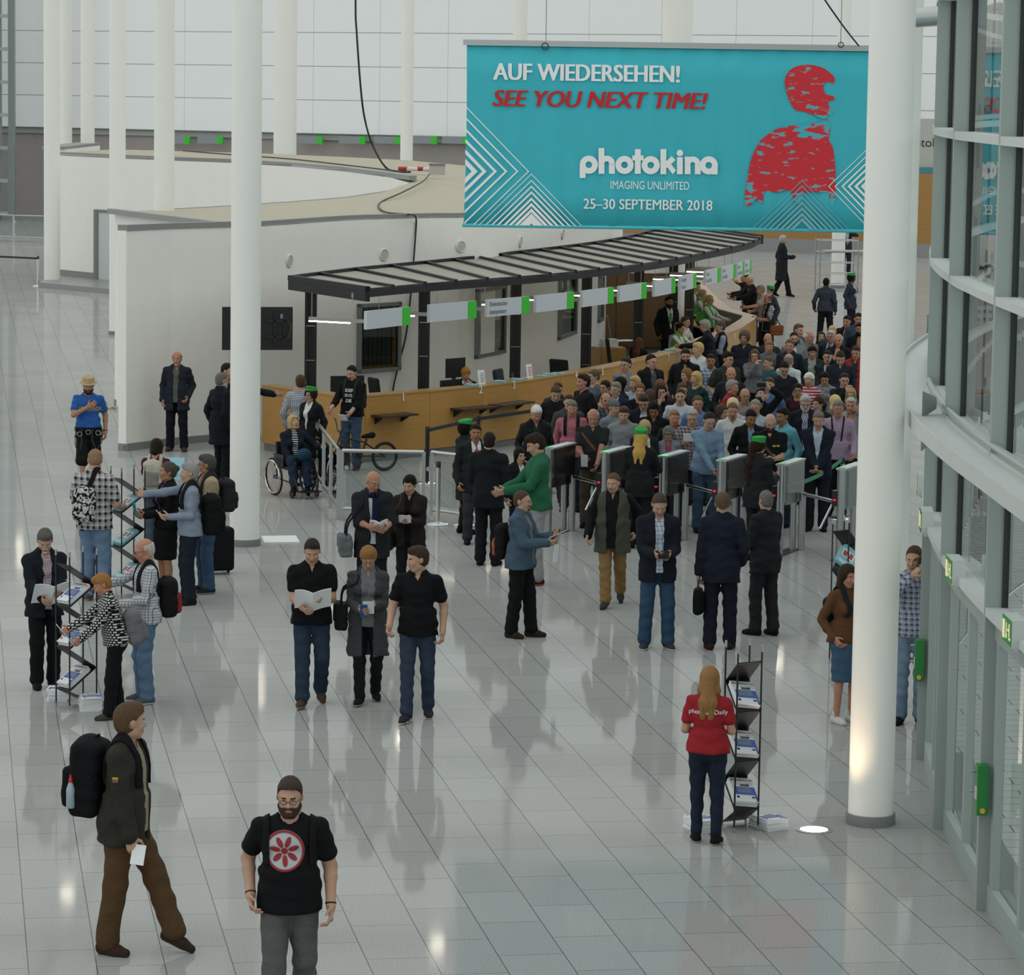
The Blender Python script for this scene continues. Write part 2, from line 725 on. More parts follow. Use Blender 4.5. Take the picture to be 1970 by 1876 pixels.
# tall left block with its door, step and side wall
p0, p1 = PZ(90, 527, 0), PZ(116, 539, 0)
mb = MB()
mb.prism([(lf[0] - .6, lf[1] + 1.4), (lf[0] + .1, lf[1] + 1.3), (lf[0] + .3, lf[1] + 9), (lf[0] - .4, lf[1] + 9)], 0, 4.2)
struct(mb.obj('wall_left_block', WHITEW))
q = MB()
q.prism([(lf[0] - .68, lf[1] + 1.3), (lf[0] + .1, lf[1] + 1.25), (lf[0] + .3, lf[1] + 9), (lf[0] - .5, lf[1] + 9)], 4.2, 4.3)
struct(q.obj('trim_7', GREYTR))
L2 = [lf] + roof2f
dh, dt = poly_hit(L2, 184, 470)
dh2, _ = poly_hit(L2, 191, 470)
dh3, _ = poly_hit(L2, 240, 470)
nrm = Vector((dt.y, -dt.x, 0))
zt = poly_hit(L2, 184, 405)[0].z
q = MB()
q.beam(Vector((dh.x, dh.y, zt / 2)) + nrm * .02, Vector((dh2.x, dh2.y, zt / 2)) + nrm * .02, zt, .12, up=nrm)
q.beam(Vector((dh.x, dh.y, zt)) + nrm * .02, Vector((dh3.x, dh3.y, zt)) + nrm * .02, .08, .12, up=nrm)
dr = struct(q.obj('door_1', plain('7c7e7b', .6)))
q = MB()
q.beam(Vector((dh2.x, dh2.y, zt / 2)) + nrm * .01, Vector((dh3.x, dh3.y, zt / 2)) + nrm * .01, zt - .06, .06, up=nrm)
q.obj('door_leaf', plain('c9cccc', .5), dr)
q = MB()
st0, st1, st2 = PZ(74, 553, 0), PZ(212, 566, 0), PZ(300, 575, 0)
q.prism([(st0.x, st0.y), (st1.x, st1.y), (st2.x, st2.y), (st2.x, st2.y + 6), (st0.x, st0.y + 6)], 0, .16)
struct(q.obj('floor_step', plain('8b8d8c', .35)))
q = MB()
q.wall([(lf[0] - .05, lf[1] - .03), (dh.x, dh.y - .03)], .16, .34, .1)
struct(q.obj('baseboard_block', plain('858886', .5)))
# dark recess floor edge and inner dark carpet behind the counters
q = MB()
q.add([(2.3, 82, .006), (3.0, 70, .006), (4.9, 79, .006), (5.2, 92, .006), (4, 96, .006), (2.6, 90, .006)], [(0, 1, 2, 3, 4, 5)])
struct(q.obj('floor_carpet', plain('3c3d3d', .9), fix=False))


# ---------------- columns
def column(px, D, wpx, base=True, zt=15, z0=0, py=300, taper=0, label=''):
    c = PY(px, py, D)
    r = wpx * D / FPX / 2
    q = MB()
    q.lathe([(r, z0), (r, zt)], (c.x, c.y, 0), 40)
    o = struct(q.obj('column', COLM, smooth=True))
    if base:
        b = MB()
        b.lathe([(r + .022, 0), (r + .022, .085), (r + .018, .095), (r, .095)], (c.x, c.y, 0), 40)
        k = b.obj('plinth', plain('77797a', .5, var=.3), o, smooth=True)
    return c.x, c.y, r


COLM = plain('efefe9', .45, var=.015)
column(1674, 29.66, 88, py=1590)
column(1712, 40, 68, py=1100)
column(470.5, 47.3, 58, py=1000)
column(1304, 86, 58, py=30)
column(226, 86.7, 31, py=300)
column(316, 68.6, 39, py=300, base=False)
column(100, 107.5, 31, py=300)
column(127, 119, 23, base=False)
column(168.5, 118, 26.5, base=False)
column(548, 121, 44, base=False)
column(782, 112, 24, base=False)
column(1001, 101, 27, base=False, py=40)
column(1615, 112, 26, py=400)
# ---------------- left facade
q = MB()
fl0 = PY(29, 200, 158)
XL = fl0.x
q.box((XL - .15, fl0.y, 8.5), (.3, .35, 17))
q.box((XL - .45, fl0.y - 1.5, 8.5), (.12, .2, 17))
for k in range(12):
    z = .1 + 1.5 * k
    q.box((XL - 3, fl0.y - 2.2, z + .22), (6, .3, .16))
fr = struct(q.obj('window_1', plain('9aa5a5', .5)))
q = MB()
q.add([(XL - 6, fl0.y - 1.9, 0), (XL - .4, fl0.y - 1.9, 0), (XL - .4, fl0.y - 1.9, 17), (XL - 6, fl0.y - 1.9, 17)], [(0, 1, 2, 3)])
q.obj('pane', glass(), fr, fix=False)

# ---------------- right glass facade
FIND = [17.6, 20.6, 23.55, 26.5, 29.5, 32.6, 35.7, 38.8, 42, 45.5, 49.2, 53, 57]
LEDZ = [2.42, 3.65, 4.88, 6.13, 7.4, 8.65, 9.9, 11.1]
FALU = plain('98a39f', .5, .1)
LEDM = plain('c6cac7', .5, var=.06)
for k in range(len(FIND) - 1):
    D0, D1 = FIND[k], FIND[k + 1]
    w0, d0, n0 = fac_at(D0)
    q = MB()
    Rf = Matrix(((d0.x, n0.x, 0), (d0.y, n0.y, 0), (0, 0, 1)))
    c = w0 + n0 * .075
    q.box((c.x, c.y, 6), (.085, .15, 12), Rf)
    win = struct(q.obj('window_%d' % (k + 2), FALU))
    Ds = np.linspace(D0, D1, 17)
    pts = [fac_at(x) for x in Ds]
    # transoms
    q = MB()
    for z in LEDZ:
        dep = .2 if z != 3.65 else .2
        ln = [(p + n * -.05) for p, d, n in pts]
        q.wall([(p.x, p.y) for p in ln], z - .035, z + .035, dep)
    q.obj('transom', LEDM, win)
    # gasket and posts of the pane
    q = MB()
    for D in (D0 + .055, D1 - .055):
        p, d, n = fac_at(D)
        R2 = Matrix(((d.x, n.x, 0), (d.y, n.y, 0), (0, 0, 1)))
        q.box((p.x, p.y, 6), (.018, .05, 12), R2)
    q.obj('gasket', plain('23282a', .6), win)
    q = MB()
    for (z0, z1) in [(.0, 2.42)] + list(zip(LEDZ[:-1], LEDZ[1:])):
        for (pa, _, _), (pb, _, _) in zip(pts[:-1], pts[1:]):
            q.add([(pa.x, pa.y, z0 + .035), (pb.x, pb.y, z0 + .035), (pb.x, pb.y, z1 - .035), (pa.x, pa.y, z1 - .035)], [(3, 2, 1, 0)])
    q.obj('pane', glass(), win, fix=False)
    # lower door frame
    q = MB()
    pm, dm, nm = fac_at(D0 + (D1 - D0) * .5)
    inner = [(p + n * .012) for p, d, n in pts]
    q.wall([(p.x, p.y) for p in inner], 0, .22, .06)
    q.wall([(p.x, p.y) for p in inner], 2.2, 2.385, .06)
    for D in (D0 + .18, D0 + (D1 - D0) * .5, D1 - .18):
        p, d, n = fac_at(D)
        R2 = Matrix(((d.x, n.x, 0), (d.y, n.y, 0), (0, 0, 1)))
        c = p + n * .03
        q.box((c.x, c.y, 1.2), (.12, .07, 2.35), R2)
    q.obj('door_frame', FALU, win)
# curved maintenance ledge with its rail
Ds = np.linspace(18, 44, 40)
q = MB()
ln = [fac_at(x, .15)[0] for x in Ds]
q.wall([(p.x, p.y) for p in ln], 3.60, 3.66, .29)
ln2 = [fac_at(x, .43)[0] for x in Ds]
q.wall([(p.x, p.y) for p in ln2], 3.56, 3.70, .02)
led = struct(q.obj('trim_8', LEDM))
q = MB()
q.tube([(p.x, p.y, 3.74) for p in [fac_at(x, .13)[0] for x in Ds]], .03, 8)
q.obj('rail', plain('a5aca8', .35, .5), led, smooth=True)
# bracket between ledge and column
for (px, py, D) in ((1674, 1590, 29.66), (1712, 1100, 40)):
    c = PY(px, py, D)
    q = MB()
    pL, dL, nL = fac_at(D + .2, .3)
    a = Vector((c.x + .38, c.y, 0))
    for z in (3.47, 3.76):
        q.add([(c.x + .36, c.y, z - .12), (c.x + .36, c.y, z + .12), (pL.x + .1, pL.y, z + .05), (pL.x + .1, pL.y, z - .05),
               (c.x + .36, c.y + .05, z - .12), (c.x + .36, c.y + .05, z + .12), (pL.x + .1, pL.y + .05, z + .05), (pL.x + .1, pL.y + .05, z - .05)],
              [(0, 1, 2, 3), (7, 6, 5, 4), (0, 4, 5, 1), (1, 5, 6, 2), (2, 6, 7, 3), (3, 7, 4, 0)])
    struct(q.obj('trim_bracket', plain('8f9794', .45, .3)))
# ---------------- hall roof: thin trusses under the glass
q = MB()
for k in range(14):
    q.box((-12, 4 + k * 12, 16.2), (84, .25, .5))
for x in range(-48, 30, 12):
    q.box((x, 84, 16.6), (.2, 170, .3))
struct(q.obj('ceiling', plain('c9ccc9', .8)))
# building block across the forecourt, added to darken the view through the glass
q = MB()
q.box((48, 75, 4.5), (16, 150, 9))
bo_ = q.obj('wall_building_outside', plain('a5a49c', .8, var=.05))
struct(bo_)
q = MB()
for z in (1.8, 5.2):
    for y in np.arange(14, 140, 6):
        q.box((39.98, y, z), (.1, 4.2, 1.9))
q.obj('window_band', plain('5d676b', .2), bo_)
# ================================================================ banner
BD = 47.4
MPP = BD / FPX * 1.0
b0 = PY(898, 84, BD)


def buv(px, py):
    p = PY(px, py, BD)
    return p.x - b0.x, p.z - b0.z


BW, BH = 5.94, 2.52
ban = thing('hanging_banner', 'wide turquoise trade fair banner with white and red lettering hanging from a rail', 'banner', (b0.x, b0.y, b0.z))


def bwave(x):
    return .009 * math.sin(x * 14.5) + .005 * math.sin(x * 23 + 1) + .002 * math.sin(x * 41)


nx_, nz_ = 240, 6
vs, fs = [], []
for i in range(nx_ + 1):
    for j in range(nz_ + 1):
        u, v = BW * i / nx_, -.02 - (BH - .02) * j / nz_
        x = u
        if u < .02:
            x = .014 * math.sin(-v / BH * PI) - .012 * (-v / BH) ** 2
        vs.append((x, bwave(u) * (0.35 + .65 * (-v / BH)), v))
for i in range(nx_):
    for j in range(nz_):
        a = i * (nz_ + 1) + j
        fs.append((a, a + nz_ + 1, a + nz_ + 2, a + 1))
me = bpy.data.meshes.new('cloth')
me.from_pydata(vs, [], fs)
me.shade_smooth()
TEAL = plain('3fbccb', .75, var=.06)
clo = link('cloth', me, TEAL, ban)
sol = clo.modifiers.new('thick', 'SOLIDIFY')
sol.thickness = .006
q = MB()
q.box((BW / 2 - .02, 0, .02), (BW + .06, .07, .075))
q.obj('top_rail', plain('aeb3b3', .35, .7), ban)
q = MB()
q.tube([(-.03, 0, -BH), (BW, 0, -BH)], .026, 8)
q.obj('bottom_hem', plain('4fc3d0', .6), ban, smooth=True)
for x in (1.1, 5.2):
    q = MB()
    q.tube([(x, 0, .05), (x, 0, 8.8)], .006, 5)
    q.obj('hanging_wire', plain('8a8d8f', .4, .6), ban)
for x, z, r in ((1.09, -.02, .045), (5.2, .06, .035)):
    q = MB()
    q.ring((x, -.05, z), r, .007, (0, 1, 0), 20, 6)
    q.obj('wire_loop', plain('303436', .5), ban, smooth=True)
WHT = plain('fafbfb', .75)
RED = plain('cf262c', .75)
ART = -.026


def flat(polys, name, mat, y=ART, parent=ban, ids=None):
    m_ = MB()
    for i_, P in enumerate(polys):
        m_.add([(p[0], y - ((ids[i_] if ids else i_) % 5) * .0025, p[1]) for p in P], [tuple(range(len(P)))])
    me = m_.mesh(name)
    import bmesh
    bm = bmesh.new()
    bm.from_mesh(me)
    for f in bm.faces:
        f.normal_update()
        if f.normal.y > 0:
            f.normal_flip()
    bmesh.ops.triangulate(bm, faces=[f for f in bm.faces if len(f.verts) > 4])
    bm.to_mesh(me)
    bm.free()
    return link(name, me, mat, parent)


def fit_text(name, body, x0, x1, cy, hpx, mat, bold=0, shear=0, parent=ban, y=ART):
    v, f = text_geo(body, 1, 0, shear, 'LEFT')
    xs, ys = [p.x for p in v], [p.y for p in v]
    xa, xb, ya, yb = min(xs), max(xs), min(ys), max(ys)
    u0, w0 = buv(x0, cy)
    u1, w1 = buv(x1, cy)
    wc = (w0 + w1) / 2
    hh = hpx * MPP
    me = bpy.data.meshes.new(name)
    V_, F_ = [], []
    for i_, dx in enumerate((0, -bold, bold) if bold else (0,)):
        b_ = len(V_)
        V_ += [(u0 + dx + (p.x - xa) / (xb - xa) * (u1 - u0), y - .003 * i_, wc + ((p.y - ya) / (yb - ya) - .5) * hh) for p in v]
        F_ += [tuple(b_ + j for j in t) for t in f]
    me.from_pydata(V_, [], F_)
    me.update()
    return link(name, me, mat, parent)


fit_text('lettering', 'AUF WIEDERSEHEN!', 950, 1306.5, 140, 32, WHT, .011)
tag(fit_text('lettering', 'SEE YOU NEXT TIME!', 948.7, 1360, 191.5, 31, RED, .011, .22), 'red slanted lettering')
fit_text('lettering', 'IMAGING UNLIMITED', 1174.7, 1326, 356.5, 15.5, WHT)
fit_text('lettering', '25–30 SEPTEMBER 2018', 1122.7, 1370, 393.5, 19.5, WHT, .003)


def cuv(cx, cy):     # coordinates read in the enlarged view of the banner
    px, py = cx / 2.4024 + 880, cy / 2.4024 + 60
    return buv(px, py - ROLL * 0)


LP, LID = [], []


def lbar(x0, y0, x1, y1):
    LID.append((LID[-1] if LID else 0) + 1)
    LP.append([cuv(x0, y0), cuv(x1, y0), cuv(x1, y1), cuv(x0, y1)])


def lring(cx, cy, Ro, Ri, a0=0, a1=360, n=36):
    g0 = (LID[-1] if LID else 0) + 1
    for k in range(n):
        LID.append(g0)
        t0, t1 = math.radians(a0 + (a1 - a0) * k / n), math.radians(a0 + (a1 - a0) * (k + 1) / n)
        LP.append([cuv(cx + R * math.cos(t), cy - R * math.sin(t)) for R, t in ((Ro, t0), (Ro, t1), (Ri, t1), (Ri, t0))])


lring(607, 617, 42, 15); lbar(565, 617, 592, 678)
lbar(652, 540, 679, 659); lring(690, 612, 37, 11, 0, 180); lbar(700, 611, 727, 659)
lring(772, 618, 42, 15)
lbar(820, 545, 847, 659); lbar(808, 574, 860, 597)
lring(893, 619, 42, 15)
lbar(938, 545, 965, 661)
LID.append(LID[-1] + 1)
LP.append([cuv(*c) for c in ((960, 606), (990, 577), (1008, 596), (965, 634))])
LID.append(LID[-1] + 1)
LP.append([cuv(*c) for c in ((964, 622), (980, 606), (1010, 644), (994, 661))])
lbar(1014, 582, 1041, 661); lring(1027.5, 563, 15, 0)
lbar(1050, 580, 1077, 661); lring(1087, 616, 37, 11, 0, 180); lbar(1097, 615, 1124, 661)
lring(1161, 620, 42, 15); lbar(1175, 620, 1202, 662)
LID += [LID[-1]] * 0
flat(LP, 'logo_lettering', WHT, ids=LID)


def clip_rect(P, x0, x1, z0, z1):
    for ax, lim, sg in ((0, x0, 1), (0, x1, -1), (1, z0, 1), (1, z1, -1)):
        out = []
        for a, b in zip(P, P[1:] + P[:1]):
            da, db = (a[ax] - lim) * sg, (b[ax] - lim) * sg
            if da >= 0:
                out.append(a)
            if da * db < 0:
                t = da / (da - db)
                out.append((a[0] + (b[0] - a[0]) * t, a[1] + (b[1] - a[1]) * t))
        P = out
        if len(P) < 3:
            return None
    return P


def chev(apex, dx, dz, L, th, store):
    """two arms from an apex; (dx,dz): direction in which the chevron opens"""
    for s in (1, -1):
        d = Vector((dx + (s if dx == 0 else 0), dz + (s if dz == 0 else 0))).normalized()
        n = Vector((-d.y, d.x)) * th / 2
        a = Vector(apex) - d * th * .5
        e = Vector(apex) + d * L
        P = clip_rect([tuple(a + n), tuple(e + n), tuple(e - n), tuple(a - n)], -.0, BW, -BH + .01, -.1)
        if P:
            store.append(P)


CH, CH2 = [], []
for i, x in enumerate((328, 277, 225, 175, 125, 80)):
    chev(cuv(x, 648), -1, 0, 3.0, (.013, .02, .026, .034, .044, .06)[i], CH)
for i, y in enumerate((660, 690, 718, 745, 775, 801, 828, 853, 876)):
    chev(cuv(342, y), 0, -1, 3.0, (.009, .013, .018, .023, .028, .034, .04, .046, .055)[i], CH)
for i, x in enumerate((1715, 1745, 1778, 1808, 1840, 1872, 1905)):
    chev(cuv(x, 717), 1, 0, 3.0, (.009, .013, .02, .026, .032, .04, .05)[i], CH)
for i, y in enumerate((690, 716, 742, 768, 794, 820, 846, 870)):
    chev(cuv(1592, y), 0, -1, 3.0, (.008, .012, .016, .02, .024, .03, .034, .04)[i], CH2)
flat(CH, 'chevron_pattern', WHT)
flat(CH2, 'chevron_pattern', plain('7fbcc6', .75), y=ART - .004)
mred, nt, b_ = new_mat('red_print')
co = obco(nt)
mp = nd(nt, 'ShaderNodeMapping')
mp.inputs['Scale'].default_value = (2, 1, 5)
nt.links.new(co, mp.inputs[0])
nn = noise(nt, 2.6, 9, mp.outputs[0])
rmp = nd(nt, 'ShaderNodeValToRGB')
rmp.color_ramp.elements[0].position = .585
rmp.color_ramp.elements[0].color = hexc('d6303a')
rmp.color_ramp.elements[1].position = .65
rmp.color_ramp.elements[1].color = hexc('3fbccb')
sx = nd(nt, 'ShaderNodeSeparateXYZ')
nt.links.new(co, sx.inputs[0])


def zramp(y0, y1):
    z0, z1 = cuv(0, y0)[1], cuv(0, y1)[1]
    k = math_n(nt, 'DIVIDE', math_n(nt, 'SUBTRACT', sx.outputs[2], z0), z1 - z0)
    return math_n(nt, 'MINIMUM', math_n(nt, 'MAXIMUM', k, 0.0), 1.0)


neck = math_n(nt, 'MULTIPLY', zramp(300, 400), math_n(nt, 'SUBTRACT', 1.0, zramp(400, 500)))
fade = math_n(nt, 'ADD', math_n(nt, 'MULTIPLY', zramp(690, 810), .24), math_n(nt, 'MULTIPLY', neck, .17))
nt.links.new(math_n(nt, 'ADD', nn, fade), rmp.inputs[0])
nt.links.new(rmp.outputs[0], b_.inputs[0])
b_.inputs['Roughness'].default_value = .75
HEAD = [(1512, 235), (1517, 210), (1530, 188), (1550, 170), (1590, 157), (1640, 156), (1690, 170), (1725, 195), (1742, 215), (1738, 240), (1705, 235), (1690, 255), (1700, 290), (1735, 300), (1742, 318), (1715, 325), (1718, 350), (1735, 370), (1733, 385), (1710, 390), (1706, 408), (1680, 402), (1640, 385), (1600, 372), (1565, 366), (1545, 345), (1532, 315), (1520, 280)]
TORS = [(1400, 505), (1430, 480), (1470, 455), (1530, 438), (1600, 432), (1660, 425), (1715, 414), (1722, 470), (1715, 500), (1735, 540), (1745, 620), (1748, 700), (1742, 800), (1720, 800), (1716, 752), (1690, 745), (1640, 742), (1600, 752), (1592, 800), (1560, 790), (1540, 742), (1520, 735), (1470, 745), (1420, 740), (1408, 800), (1380, 775), (1360, 800), (1330, 805), (1330, 740), (1350, 620), (1370, 560)]
sm = lambda P: [(p.x, p.y) for p in smooth_line([(a, b, 0) for a, b in P + P[:1]], 4)[:-1]]
flat([[cuv(*p) for p in sm(HEAD)], [cuv(*p) for p in sm(TORS)]], 'figure_print', mred, y=ART + .006)

# ================================================================ canopy over the counter
CZ = 3.0
CF = [(-2.5, 57.4), (-1.57, 59.2), (-.5, 60.9), (.65, 62.8), (1.6, 64.8), (2.5, 66.9), (3.3, 69.3), (4.0, 71.9), (4.75, 74.6), (5.45, 77.6), (5.85, 80.5)]
CB = [(-4.02, 60.4), (-3.0, 63.4), (-1.75, 66.2), (-.75, 68.6), (.1, 70.9), (.95, 73.2), (1.75, 75.6), (2.5, 78.4), (3.1, 81.4), (3.6, 84.5), (4.0, 87.5)]
cs = lambda L: [tuple(p[:2]) for p in smooth_line([(a, b, 0) for a, b in L], 2)]
CFs, CBs = cs(CF), cs(CB)
can = thing('counter_canopy', 'long curved canopy with dark steel ribs and frosted panels over the reception counter', 'canopy', (CF[0][0], CF[0][1], 0))
o0 = Vector((CF[0][0], CF[0][1], 0))
loc = lambda x, y, z: (x - o0.x, y - o0.y, z)
frost, nt, b_ = new_mat('frosted_panel')
b_.inputs['Base Color'].default_value = hexc('c9c7bd')
b_.inputs['Roughness'].default_value = .4
tl = nd(nt, 'ShaderNodeBsdfTranslucent')
tl.inputs[0].default_value = hexc('e6e4da')
mx = nd(nt, 'ShaderNodeMixShader')
mx.inputs[0].default_value = .55
nt.links.new(b_.outputs[0], mx.inputs[1])
nt.links.new(tl.outputs[0], mx.inputs[2])
nt.links.new(mx.outputs[0], nt.nodes['Material Output'].inputs[0])
for i in range(len(CFs) - 1):
    a, b, c, d = CFs[i], CFs[i + 1], CBs[i + 1], CBs[i]
    q = MB()
    q.prism([loc(*p, 0)[:2] for p in (a, b, c, d)], CZ + .0, CZ + .02)
    q.obj('roof_panel', frost, can)
for i in range(len(CFs)):
    a, d = CFs[i], CBs[i]
    q = MB()
    q.beam(loc(*a, CZ + .03), loc(*d, CZ + .03), .06 if i else .1, .08)
    q.obj('rib', DARKST, can)
q = MB()
q.wall([loc(*p, 0)[:2] for p in CFs], CZ - .11, CZ + .04, .07)
q.wall([loc(*p, 0)[:2] for p in CBs], CZ - .1, CZ + .08, -.07)
q.beam(loc(*CFs[0], CZ - .05), loc(*CBs[0], CZ - .05), .08, .26)
q.beam(loc(*CFs[-1], CZ - .05), loc(*CBs[-1], CZ - .05), .08, .2)
q.obj('edge_beam', DARKST, can)
q = MB()
q.wall([loc(p[0] - .25, p[1] + .42, 0)[:2] for p in CFs], CZ - .14, CZ - .06, .06)
q.obj('lamp_rail', plain('7d7f7e', .5), can)
# posts
for px, D in ((598, 60.7), (816, 62.0), (992, 64.6), (1128, 68.2), (1228, 71.8), (1294, 79), (1325, 76.2)):
    d = ray(px, 620)
    x, y = d.x / d.y * D, D
    q = MB()
    for s in (-.075, .075):
        q.box((*loc(x + s, y, 0)[:2], CZ / 2), (.06, .12, CZ))
    q.box((*loc(x, y, 0)[:2], CZ / 2), (.15, .04, CZ - .02))
    p_ = q.obj('post', BLACKM, can)
    q = MB()
    for z in np.arange(.3, 2.9, .62):
        q.box((*loc(x, y - .065, 0)[:2], z), (.16, .012, .012))
    q.obj('bolt', STEEL, p_)
# ================================================================ hanging signs under the canopy
SIG = [(706, 812, 590, 622), (827, 924, 582, 614), (938, 1018, 574, 605), (1032, 1110, 566, 594), (1121, 1183, 555, 585), (1192.5, 1252, 547, 576), (1260, 1304, 537, 565), (1309.5, 1352, 527, 557), (1358, 1385, 518, 547), (1389, 1415.5, 509, 537), (1419, 1431, 497, 526), (1433.5, 1445, 489, 520)]
SIGT = ['', '', 'Dolmetscher|Interpreters', '', '', '', '', 'Protokoll|Protocol', 'Kasse|Box Office', 'Kasse|Box Office', 'Kasse|Box Office', 'Kasse|Box Office']
SIGL = ['blank grey sign with green end, nearest to the big white column', 'blank grey sign with green end between the first black post and the interpreters sign',
        'grey sign with green end reading Dolmetscher Interpreters', 'blank grey sign with green end just past the interpreters sign',
        'blank grey sign with green end, second past the interpreters sign', 'blank grey sign with green end, third past the interpreters sign',
        'blank grey sign with green end just before the protocol sign', 'grey sign with green end reading Protokoll Protocol',
        'first box office sign after the protocol sign', 'second box office sign after the protocol sign', 'third box office sign after the protocol sign, narrow to the eye', 'box office sign at the far tip of the canopy']
SGREY = plain('c9cfd5', .5)
SL = [(p[0] + .1, p[1] - .12) for p in [(CFs[0][0] - .25, CFs[0][1] - .48)] + CFs]
for (x0, x1, y0, y1), tx, lb in zip(SIG, SIGT, SIGL):
    ha = poly_hit(SL, x0, (y0 + y1) / 2)
    hb = poly_hit(SL, x1, (y0 + y1) / 2)
    if not ha or not hb:
        print('sign miss', x0)
        continue
    A, B = Vector((ha[0].x, ha[0].y, 0)), Vector((hb[0].x, hb[0].y, 0))
    L = (B - A).length
    if L > 1.5:
        B = A + (B - A) * (1.5 / L)
        L = 1.5
    zc, hh = 2.52, .31
    ang = math.atan2(B.y - A.y, B.x - A.x)
    s = thing('hanging_sign', lb, 'sign', (A.x, A.y, zc), ang, 'counter signs under the canopy')
    q = MB()
    q.box((L / 2, .03, 0), (L, .06, hh))
    q.obj('sign_board', SGREY, s)
    q = MB()
    q.box((L - L * .09, -.004, 0), (L * .18, .012, hh))
    q.obj('green_field', GREEN, s)
    q = MB()
    q.box((.03, .6, -.02), (.05, 1.1, .06))
    q.obj('arm', plain('9a9d9c', .4, .4), s)
    q = MB()
    q.box((.03, .75, -.062), (.035, .8, .02))
    q.obj('tube_lamp', plain('fff0d0', .5, emit=14), s)
    q = MB()
    for y_ in (.3, 1.1):
        q = MB()
        q.tube([(.03, y_, .02), (.03, y_, .42)], .006, 5)
        q.obj('hanger', STEEL, s)
    if tx:
        for i, t in enumerate(tx.split('|')):
            v, f = text_geo(t, .115, 0, .2 if i else 0, 'LEFT')
            sc = min(1, (L * .74) / max(p.x for p in v))
            me = bpy.data.meshes.new('lettering')
            me.from_pydata([(L * .04 + p.x * sc, -.012, p.y + .07 - .14 * i) for p in v], [], f)
            link('lettering', me, plain('2a2c30', .6), s)
# ================================================================ reception counter
CP_ = [(-4.46, 59.75), (-2.94, 57.85), (-2.55, 58.0), (-1.46, 59.15), (-.56, 60.2), (.3, 61.6), (.88, 62.75), (1.9, 64.9), (2.7, 66.9), (3.35, 68.9), (3.85, 71.0), (4.45, 73.4), (5.1, 76), (5.6, 78.9), (5.75, 80.2), (5.3, 82.6), (5.2, 86.5), (5.2, 90.5), (5.2, 93.0)]
OAK = wood_mat('oak_veneer', 'a5783a', 'be9150')
OAKT = wood_mat('oak_top', '99733f', 'b58f57', .3)
cnt = thing('reception_counter', 'long curved oak reception counter with numbered places', 'counter', (CP_[0][0], CP_[0][1], 0))
oc = Vector((CP_[0][0], CP_[0][1], 0))
lc = lambda p: (p[0] - oc.x, p[1] - oc.y)
for a, b in zip(CP_[:-1], CP_[1:]):
    d = (Vector(b) - Vector(a))
    n_ = max(1, round(d.length / 1.5))
    for k in range(n_):
        p, r = Vector(a) + d * (k / n_), Vector(a) + d * ((k + 1) / n_)
        e = d.normalized() * .004
        q = MB()
        q.wall([lc(p + e), lc(r - e)], .13, 1.13, .04)
        q.obj('front_panel', OAK, cnt)
q = MB()
q.wall([lc(p) for p in offset_line(CP_, .05)], 0, .13, .03)
q.obj('kickplate', plain('8b9092', .35, .5), cnt)
q = MB()
q.wall([lc(p) for p in offset_line(CP_, -.01)], 1.13, 1.16, .34)
q.obj('counter_top', OAKT, cnt)
q = MB()
q.wall([lc(p) for p in offset_line(CP_, .33)], .72, .75, .62)
q.obj('work_desk', wood_mat('oak_desk', 'a37a3f', 'b98f52', .35), cnt)
q = MB()
q.wall([lc(p) for p in offset_line(CP_, .30)], .1, 1.13, .03)
q.obj('inner_panel', plain('5d5f60', .6), cnt)
for px, py, t in ((775, 765, '1'), (924, 750, '2'), (988, 741, '3'), (1108, 722, '4'), (1158.5, 715, '5'), (1285, 689, '7'), (1412, 648, '8')):
    h = poly_hit(CP_, px, py)
    if h:
        p, d = h
        n2 = Vector((d.y, -d.x, 0))
        c = Vector((p.x, p.y, p.z)) + n2 * .012 - oc
        lettering('numeral', t, .2, plain('e6e3da', .6), cnt, c, (PI / 2, 0, math.atan2(d.y, d.x)), .004)
# little shelves fixed to the counter front
SH = [(714, 780, 800, 'dark bag shelf on the counter front below numeral one'), (866, 930, 786, 'dark bag shelf on the counter front below numeral two'), (938, 999, 776, 'dark bag shelf on the counter front below numeral three'), (1286, 1318, 716, 'dark bag shelf on the counter front below numeral seven')]
for x0, x1, py, lb in SH:
    a, b = poly_hit(CP_, x0, py), poly_hit(CP_, x1, py)
    A, B = a[0], b[0]
    ang = math.atan2(B.y - A.y, B.x - A.x)
    L = (B - A).xy.length
    s = thing('bag_shelf', lb, 'shelf', (A.x, A.y, .80), ang, 'shelves on the counter front')
    q = MB()
    q.box((L / 2, -.17, 0), (L, .33, .035))
    q.obj('board', plain('3b2d22', .5), s)
    q = MB()
    for x in (.1, L - .1):
        q = MB()
        q.add([(x - .015, 0, -.02), (x - .015, -.22, -.02), (x - .015, 0, -.15), (x + .015, 0, -.02), (x + .015, -.22, -.02), (x + .015, 0, -.15)], [(0, 1, 2), (3, 5, 4), (0, 3, 4, 1), (1, 4, 5, 2), (2, 5, 3, 0)])
        q.obj('bracket', BLACKM, s)
